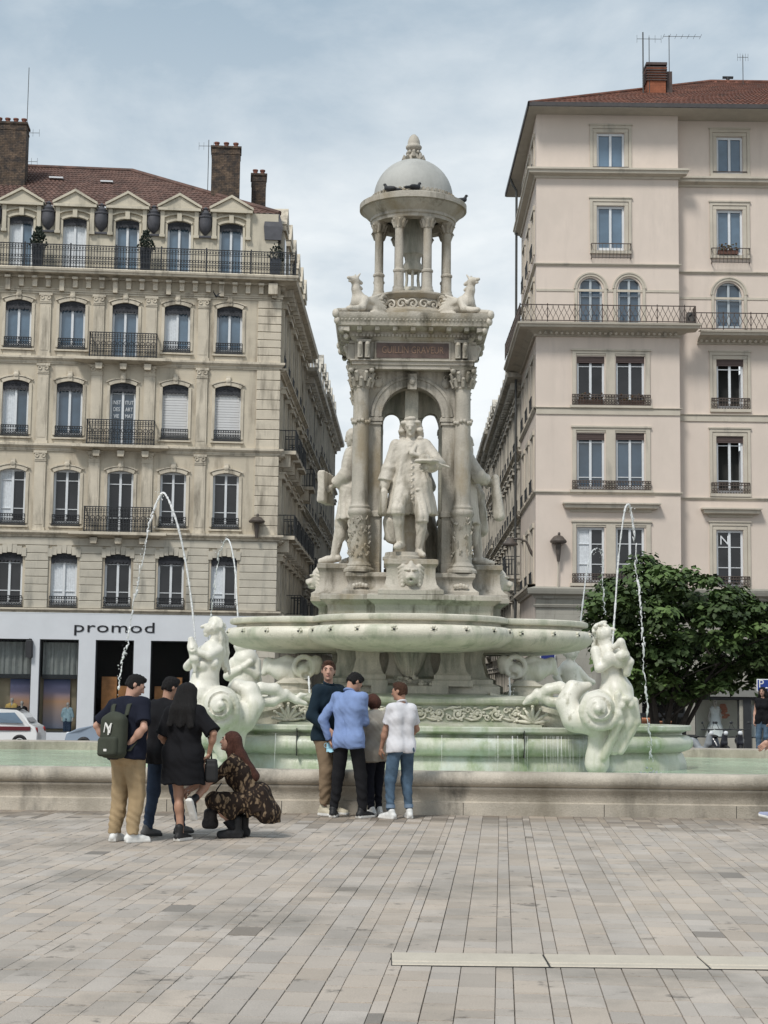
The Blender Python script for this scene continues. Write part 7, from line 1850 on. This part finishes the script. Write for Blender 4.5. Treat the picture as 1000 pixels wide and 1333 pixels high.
b = P(678,708,69.)-a; m = MB(); m.tube([(.35,0,-.1),(.05,0,.3),(-.15,0,.75),(-.45,0,.88),(-.8,0,.86)], [.09,.07,.05,.045,.04], 8); m.build('bracket', LAMPM, o, 180)
m = MB(); m.lathe([(.02,.92),(.10,.90),(.22,.74),(.33,.66),(.33,.60),(.25,.56)], (-.85,0), 16); m.build('lamp_head', LAMPM, o, 40)
a = P(40,856,69.1); o = empty('hanging_sign', (a.x,a.y,a.z), 'small dark projecting sign beside the display windows of the shop', 'sign')
b = P(40,828,69.1); h = b.z-a.z; m = MB(); m.bbox(-.16,.12,-.35,.20,0,h*.80,.03); m.build('sign_board', mat('sign_dark', (.03,.03,.033), .5), o, 30)
m = MB(); m.box(-.03,.03,-.3,.5,h*.80,h*.88); m.box(-.1,.06,-.1,.1,h*.88,h); m.box(.12,.24,-.1,.1,h*.3,h*.5); m.build('bracket', IRON, o, 0)
a = P(713,862,67.9); o = empty('street_sign', (a.x,a.y,a.z), 'small blue street name plate on the corner of the pale building', 'sign'); m = MB(); m.bbox(-.28,.28,-.06,.03,0,.36,.01); m.build('plate', mat('enamel_blue', (.02,.03,.16), .3), o, 30)
m = MB(); m.box(-.32,.32,-.03,.05,-.04,.40); m.build('plate_border', WHITE, o, 0)
gp = P(1000,965,44.); px_b = P(993,940,44.); zgr = -.36
o = empty('parking_sign', (px_b.x, 44., zgr), 'blue parking sign with white letter P on a grey post', 'sign')
t0, t1 = P(993,884,44.), P(993,900,44.); m = MB(); m.tube([(0,.04,0),(0,.04,t0.z-zgr)], .03, 8); m.build('post', IRON_G, o, 40)
m = MB(); w = .42; m.bbox(-.15,w,-.0,.02,t1.z-zgr,t0.z-zgr,.01); m.build('sign_board', mat('sign_white', (.7,.7,.7), .4), o, 30)
m = MB(); m.bbox(-.125,w-.025,-.004,.01,t1.z-zgr+.02,t0.z-zgr-.02,.003); bd = m.build('sign_face', mat('sign_blue', (.015,.045,.24), .35), o, 30)
text_mesh('P', .30, MATS['sign_white'], bd, 'letter', TX((-.03,-.008,(t0.z+t1.z)/2-zgr+.03)), .002)
m = MB(); m.tube([(.05,-.006,t1.z-zgr+.06),(.12,-.006,t1.z-zgr+.10),(.2,-.006,t1.z-zgr+.06)], .02, 5); m.build('symbol', MATS['sign_white'], bd, 0)
# ================================================================== cars behind the fountain
def car(loc, rot, body_m, label, stripe=None, Lc=3.6, Hc=1.48):
    o = empty('parked_car', Matrix.Translation(loc) @ Matrix.Rotation(rot, 4, 'Z'), label, 'car')
    w = .80; prof = [(-Lc/2,.30),(-Lc/2,.62),(-Lc/2+.10,.86),(-Lc/2+.30,.96),(-Lc/2+.55,1.30),(-Lc/2+.80,Hc-.04),(-.2,Hc),(.45,Hc-.08),(.95,1.0),(1.5,.88),(Lc/2-.06,.70),(Lc/2,.45),(Lc/2,.30)]
    rs = []
    for y, inn in ((-w,.0),(-w*.97,.0),(w*.97,.0),(w,.0)):
        rs.append([(x, (y if z < 1. else y*.80), z) if abs(y) < w else (x*.985, (y*1. if z < 1. else y*.78), .3+(z-.3)*.97) for x, z in prof])
    m = MB(); m.rings(rs, True, True); m.build('body', body_m, o, 30)
    for s_ in (-1,1):
        m = MB(); y = s_*(w*.80+.016)
        g_ = [(-Lc/2+.50,.98),(-Lc/2+.86,Hc-.13),(.38,Hc-.16),(.78,1.0)]
        m.add([(x, s_*(w*1.005 if z < 1. else w*.812), z) for x, z in g_]+[(x, s_*(w*.985 if z < 1. else w*.79), z) for x, z in g_], [(0,1,2,3),(7,6,5,4),(0,4,5,1),(1,5,6,2),(2,6,7,3),(3,7,4,0)]); m.build('side_window', G_SKYTINT, o, 0)
        if stripe: 
            m = MB(); m.box(-Lc/2+.25,Lc/2-.4,*sorted((s_*w*.99,s_*w*1.012)),.72,.86); m.build('side_stripe', stripe, o, 0)
        for x in (-Lc/2+.62, Lc/2-.66):
            m = MB(); m.torus((x,s_*w*.93,.30), .22, .085, 'y', 22, 8); wh = m.build('wheel', BSHOE, o, 60); m = MB(); m.torus((x,s_*w*.98,.30),.10,.05,'y',14,5); m.ball((x,s_*w*.97,.30),(.14,.04,.14),12,6); m.build('rim', IRON_G, wh, 60)
        m = MB(); m.ball((-Lc/2+.06,s_*w*.82,.72),(.06,.10,.13),8,6); m.build('tail_light', mat('tail_red', (.25,.01,.01), .3), o, 60)
        m = MB(); m.ball((Lc/2-.10,s_*w*.75,.66),(.10,.14,.10),8,6); m.build('headlight', WHITE, o, 60)
        m = MB(); m.ball((.78,s_*(w+.10),1.0),(.07,.09,.07),8,6); m.build('mirror', BSHOE, o, 60)
    m = MB(); m.quad((-Lc/2+.33,-w*.72,1.0),(-Lc/2+.33,w*.72,1.0),(-Lc/2+.73,w*.6,Hc-.09),(-Lc/2+.73,-w*.6,Hc-.09)); o2 = m.build('rear_window', G_DARK, o, 0); o2.location = (-.03,0,.02)
    m = MB(); m.quad((.99,-w*.72,1.0),(.99,w*.72,1.0),(.50,w*.62,Hc-.10),(.50,-w*.62,Hc-.10)); o2 = m.build('windscreen', G_SKYTINT, o, 0); o2.location = (.03,0,.02)
    m = MB(); m.box(-Lc/2+.75,.35,-w*.6,w*.6,Hc-.02,Hc+.02); m.build('roof_panel', BSHOE, o, 0)
    return o
CARW = mat('white_car_paint', (.68,.68,.67), .25, .02, 1., coat=.6); CARB = mat('blue_grey_car_paint', (.22,.27,.34), .25, .03, 1., coat=.6); STR = mat('dark_red_stripe', (.12,.015,.02), .3)
a = P(52,950,58.); car((a.x-1.85, 58.6, -.86), pi, CARW, 'white small hatchback with dark red side stripe parked behind the basin', STR)
bpy.data.objects['parked_car'].rotation_euler if False else None
a = P(92,955,56.); car((a.x+1.8, 56.5, -.86), pi, CARB, 'pale blue grey car half hidden behind the man with the backpack', None, 3.9, 1.42)
# ================================================================== scooters in front of the dress shop
def scooter(loc, rot, label, col, g=None):
    o = empty('motor_scooter', Matrix.Translation(loc) @ Matrix.Rotation(rot, 4, 'Z'), label, 'scooter', g)
    S = Sdf(.04); S.chain([(-.6,0,.55),(-.25,0,.62),(-.05,0,.45)], [.14,.17,.12]); S.chain([(-.05,0,.35),(.3,0,.3),(.45,0,.55),(.5,0,.85)], [.12,.11,.13,.10]); from_np('body', S.mesh(.03), col, o)
    m = MB(); m.ball((-.35,0,.78),(.36,.14,.07),14,8); m.build('seat', BSHOE, o, 180)
    for x in (-.55,.6): m = MB(); m.torus((x,0,.25),.18,.07,'y',18,8); m.ball((x,0,.25),(.12,.04,.12),10,6); m.build('wheel', BSHOE, o, 60)
    m = MB(); m.tube([(.5,0,.9),(.46,0,1.05)],.04,8); m.tube([(.40,-.36,1.06),(.46,-.2,1.05),(.46,.2,1.05),(.40,.36,1.06)],.022,8); m.build('handlebar', IRON, o, 60)
    for s_ in (-1,1): m = MB(); m.tube([(.46,s_*.2,1.06),(.44,s_*.3,1.26)],.01,5); m.ball((.44,s_*.32,1.30),(.02,.07,.05),8,6); m.build('mirror', IRON, o, 60)
    m = MB(); m.ball((.58,0,.92),(.07,.09,.09),10,6); m.build('headlight', WHITE, o, 60)
    return o
DK = mat('scooter_dark', (.02,.022,.03), .3, .1, 2., coat=.4)
a = P(934,955,60.); scooter((a.x,60.,-.9), R(-70), 'dark scooter parked left of the white mannequin window', DK, 'scooters outside the dress shop')
a = P(966,957,60.); scooter((a.x,60.4,-.9), R(-100), 'dark scooter parked beside the black shop pillar', DK, 'scooters outside the dress shop')
a = P(913,955,59.); scooter((a.x,59.5,-.9), R(-50), 'grey covered scooter parked against the stone pier', mat('scooter_grey', (.25,.27,.29), .5), 'scooters outside the dress shop')
# ================================================================== shop mannequins
GOWN = mat('white_tulle', (.70,.73,.71), .9, .06, 8.); MANN = mat('mannequin_skin', (.45,.42,.38), .6)
def mannequin(px, y0, y1, Y, label, m1, m2, gown=False, grp=None, lx=0):
    t, b = P(px,y0,Y), P(px,y1,Y); h = t.z-b.z; o = empty('mannequin', (b.x,b.y,b.z), label, 'mannequin', grp); s_ = h/1.6
    S = Sdf(.03); S.ell((0,0,1.50*s_),(.07*s_,.08*s_,.10*s_)); S.cone((0,0,1.42*s_),(0,0,1.30*s_),.045*s_,.06*s_)
    for x in (-1,1): S.chain([(x*.16*s_,0,1.27*s_),(x*.24*s_,.02,1.0*s_),(x*.22*s_,-.05,.78*s_)],[.05*s_,.04*s_,.03*s_]); S.chain([(x*.08*s_,0,.8*s_),(x*.08*s_,0,.1*s_)],[.08*s_,.05*s_])
    from_np('figure', S.mesh(.025), MANN, o)
    S = Sdf(.04)
    for x in (-1,1): S.chain([(x*.10*s_,0,1.28*s_),(x*.07*s_,0,1.02*s_),(x*.10*s_,0,.82*s_)],[.10*s_,.09*s_,.12*s_])
    if gown: S.chain([(0,0,.95*s_),(0,0,.5*s_),(0,0,.06)],[.16*s_,.30*s_,.45*s_])
    elif not gown:
        for x in (-1,1): S.cone((x*.17*s_,0,1.26*s_),(x*.24*s_,.02,.98*s_),.075*s_,.07*s_)
    S.disp = folds(.012, 14.); S.plane((0,0,.02),(0,0,-1)); from_np('gown' if gown else 'jacket', S.mesh(.025), m1, o)
    if not gown:
        S = Sdf(.03)
        for x in (-1,1): S.chain([(x*.08*s_,0,.86*s_),(x*.09*s_,0,.45*s_),(x*.09*s_,0,.10*s_)],[.11*s_,.09*s_,.075*s_])
        from_np('trousers', S.mesh(.025), m2, o)
GM_ = 'mannequins in shop windows'
mannequin(14,908,960,69.55,'mannequin in yellow jacket in the first display window',mat('yellow_cloth',(.62,.42,.13),.8),BLACKT,grp=GM_)
mannequin(27,912,962,69.5,'mannequin in black jacket beside the one in yellow',BLACKT,GOWN,grp=GM_)
mannequin(87,914,962,69.5,'mannequin in pale blue denim jacket and dark trousers in the second display window',mat('pale_denim',(.32,.45,.50),.8,.3,5.),JEAND,grp=GM_)
mannequin(931,912,966,68.9,'mannequin in slim white gown in the dress shop window',GOWN,GOWN,True,grp=GM_)
mannequin(984,910,968,68.9,'mannequin in wide white wedding gown right of the black pillar',GOWN,GOWN,True,grp=GM_)
# ================================================================== low barrier behind the tree
a, b = P(832,928,52.), P(893,928,52.); o = empty('terrace_barrier', (a.x,52.,-.65), 'low dark metal barrier under the tree beside the basin', 'barrier'); h = a.z+.65
m = MB(); m.box(0,b.x-a.x,-.04,.04,h-.12,h); [m.box(x,x+.08,-.04,.04,0,h-.12) for x in (0,(b.x-a.x)/2,b.x-a.x-.08)]; m.build('rail', IRON, o, 0)
m = MB(); [m.bbox(.1+.6*i,.1+.6*i+.45,.2,.6,h-.7,h-.16-.1*(i % 2),.03) for i in range(2)]; m.build('planter_box', mat('terracotta', (.40,.17,.09), .8, .3, 4.), o, 30)
# ================================================================== potted box trees on the long balcony
BOXL = mat('box_leaf', (.014,.022,.014), .8, .5, 14.); PLT = mat('zinc_planter', (.045,.052,.065), .6, .2)
for px_, lab in ((52,'dark clipped box tree in a zinc planter on the balcony, leftmost'),(190,'dark clipped box tree in a zinc planter in the middle of the balcony'),(359,'dark clipped box tree in a zinc planter at the corner of the balcony')):
    q = FLi @ P(px_,350,69.6); mw = FL @ Matrix.Translation((q.x,-.28 if px_ < 300 else .6,zsl)); o = empty('potted_tree', mw, lab, 'potted tree', 'box trees on the balcony')
    m = MB(); m.rings([[(-.2,-.2,0),(.2,-.2,0),(.2,.2,0),(-.2,.2,0)],[(-.25,-.25,1.),(.25,-.25,1.),(.25,.25,1.),(-.25,.25,1.)]],True,True); m.build('planter', PLT, o, 0)
    m = MB(); rg = random.Random(px_)
    for i in range(240):
        t = rg.random(); r_ = (.40*(1-t)**.6+.04) if t < .7 else .14; a = rg.uniform(0,2*pi); d = r_*math.sqrt(rg.random()); m.ball((d*math.cos(a),d*math.sin(a),1.+t*.85), (.045,.045,.05), 5, 4)
    m.build('crown', BOXL, o, 0)
# ================================================================== aerials on the roofs
antenna((38,88),74.,Zp(245,74.,38),'tall thin mast with crossed aerials on the left roof',((3.2,1.2,'comb'),(4.6,1.1,'comb')),'aerials on the roofs')
antenna((272,182),73.,Zp(262,73.,272),'thin aerial mast beside the brick chimney of the ochre building',((.3,.9,'comb'),),'aerials on the roofs')
antenna((837,42),70.5,Zp(130,70.5,837),'bare tall mast left of the red chimney',(),'aerials on the roofs',.03)
antenna((845,48),70.6,Zp(130,70.6,845),'mast with a toothed aerial pointing right beside the red chimney',((.1,1.1,'comb'),),'aerials on the roofs')
antenna((871,46),71.4,Zp(130,71.4,871),'mast with long pointed aerial on the right of the red chimney',((.05,1.7,'yagi'),),'aerials on the roofs')
antenna((967,72),74.,Zp(112,74.,967),'slim aerial mast on the ridge of the pale building',((.1,.5,'comb'),),'aerials on the roofs')
# ================================================================== the tree
LEAF = mat('leaf_green', (.050,.090,.026), .6, .35, .9, hue=(.09,.14,.04), attr=True, spec=.35); BARK = mat('tree_bark', (.045,.038,.032), .9, .3, 6., .5, 30)
bt = P(862,940,47.); tr = empty('broadleaf_tree', (bt.x,47.,-.45), 'round dark green broadleaf tree with several bare stems', 'tree')
rg = random.Random(21); m = MB(); tips = []
cen = P(893,812,47.); cz_ = cen.z+.45; cx_ = cen.x-bt.x
for i in range(8):
    a = 2*pi*i/8+rg.uniform(-.2,.2); sp_ = rg.uniform(.3,1.25); pts = []
    for k in range(6):
        t = k/5; pts.append((.10*math.cos(a)+sp_*math.cos(a)*t**1.2*1.5+cx_*t*.6, .10*math.sin(a)+sp_*math.sin(a)*t*1.2, t*rg.uniform(2.7,3.1)))
    m.tube(pts, [.11-.085*k/5 for k in range(6)], 7); tips.append(pts[-1])
    for b_ in range(4):
        k = rg.randint(2,5); p_ = Vector(pts[k]); d = Vector((rg.uniform(-1,1)*1.6+.2, rg.uniform(-1,1)*1.3, rg.uniform(.2,1.5))); m.tube([p_, p_+d*.5+Vector((0,0,.12)), p_+d], [.035,.022,.010], 5)
m.lathe([(.28,-.1),(.22,.3),(.18,.6)], (0,0), 9); m.build('trunk', BARK, tr, 60)
m = MB(); clumps = []
outline = [(770,808),(778,770),(800,752),(815,742),(838,722),(850,728),(872,742),(893,744),(915,748),(940,762),(962,770),(985,782),(1015,790),(1040,820),(1040,860),(1010,880),(975,888),(955,905),(925,900),(890,912),(862,905),(830,905),(800,890),(785,850)]
def inside(x, y):
    c = False; n = len(outline)
    for i in range(n):
        (x0,y0),(x1,y1) = outline[i], outline[i-1]
        if (y0 > y) != (y1 > y) and x < (x1-x0)*(y-y0)/(y1-y0)+x0: c = not c
    return c
while len(clumps) < 290:
    x, y = rg.uniform(765,1045), rg.uniform(720,915)
    if not inside(x, y): continue
    rx = (x-900)/140; rz = (y-815)/95; dmax = math.sqrt(max(.05, 1-min(.95, rx*rx*.8+rz*rz*.8)))*2.6
    clumps.append((x, y, rg.uniform(-dmax, dmax)))
for x, y, d in clumps:
    c0 = P(x, y, 47.+d); c0 = Vector((c0.x-bt.x, d, c0.z+.45)); tone = rg.uniform(.55,1.45); tilt = Vector((rg.uniform(-.5,.5), rg.uniform(-.5,.5), 1)).normalized()
    rad = rg.uniform(.28,.55)
    for i in range(75):
        v = Vector((rg.gauss(0,1), rg.gauss(0,1), rg.gauss(0,.5))); v = v.normalized()*rad*rg.random()**.4; v.z *= .6
        p_ = c0+v; n_ = (tilt+v*.9/rad+Vector((rg.uniform(-.5,.5),rg.uniform(-.5,.5),rg.uniform(-.3,.3)))).normalized(); t_ = n_.orthogonal().normalized(); t_ = (Matrix.Rotation(rg.uniform(0,2*pi),3,n_) @ t_); b_ = n_.cross(t_)
        L_, w_ = rg.uniform(.13,.25), rg.uniform(.06,.105); tn = tone*rg.uniform(.75,1.25); m.cc = (tn, tn, tn)
        m.add([p_, p_+t_*L_*.5+b_*w_-n_*.01, p_+t_*L_-n_*.045, p_+t_*L_*.5-b_*w_-n_*.01], [(0,1,2,3)])
m.build('crown', LEAF, tr, 0)
bpy.context.view_layer.update()
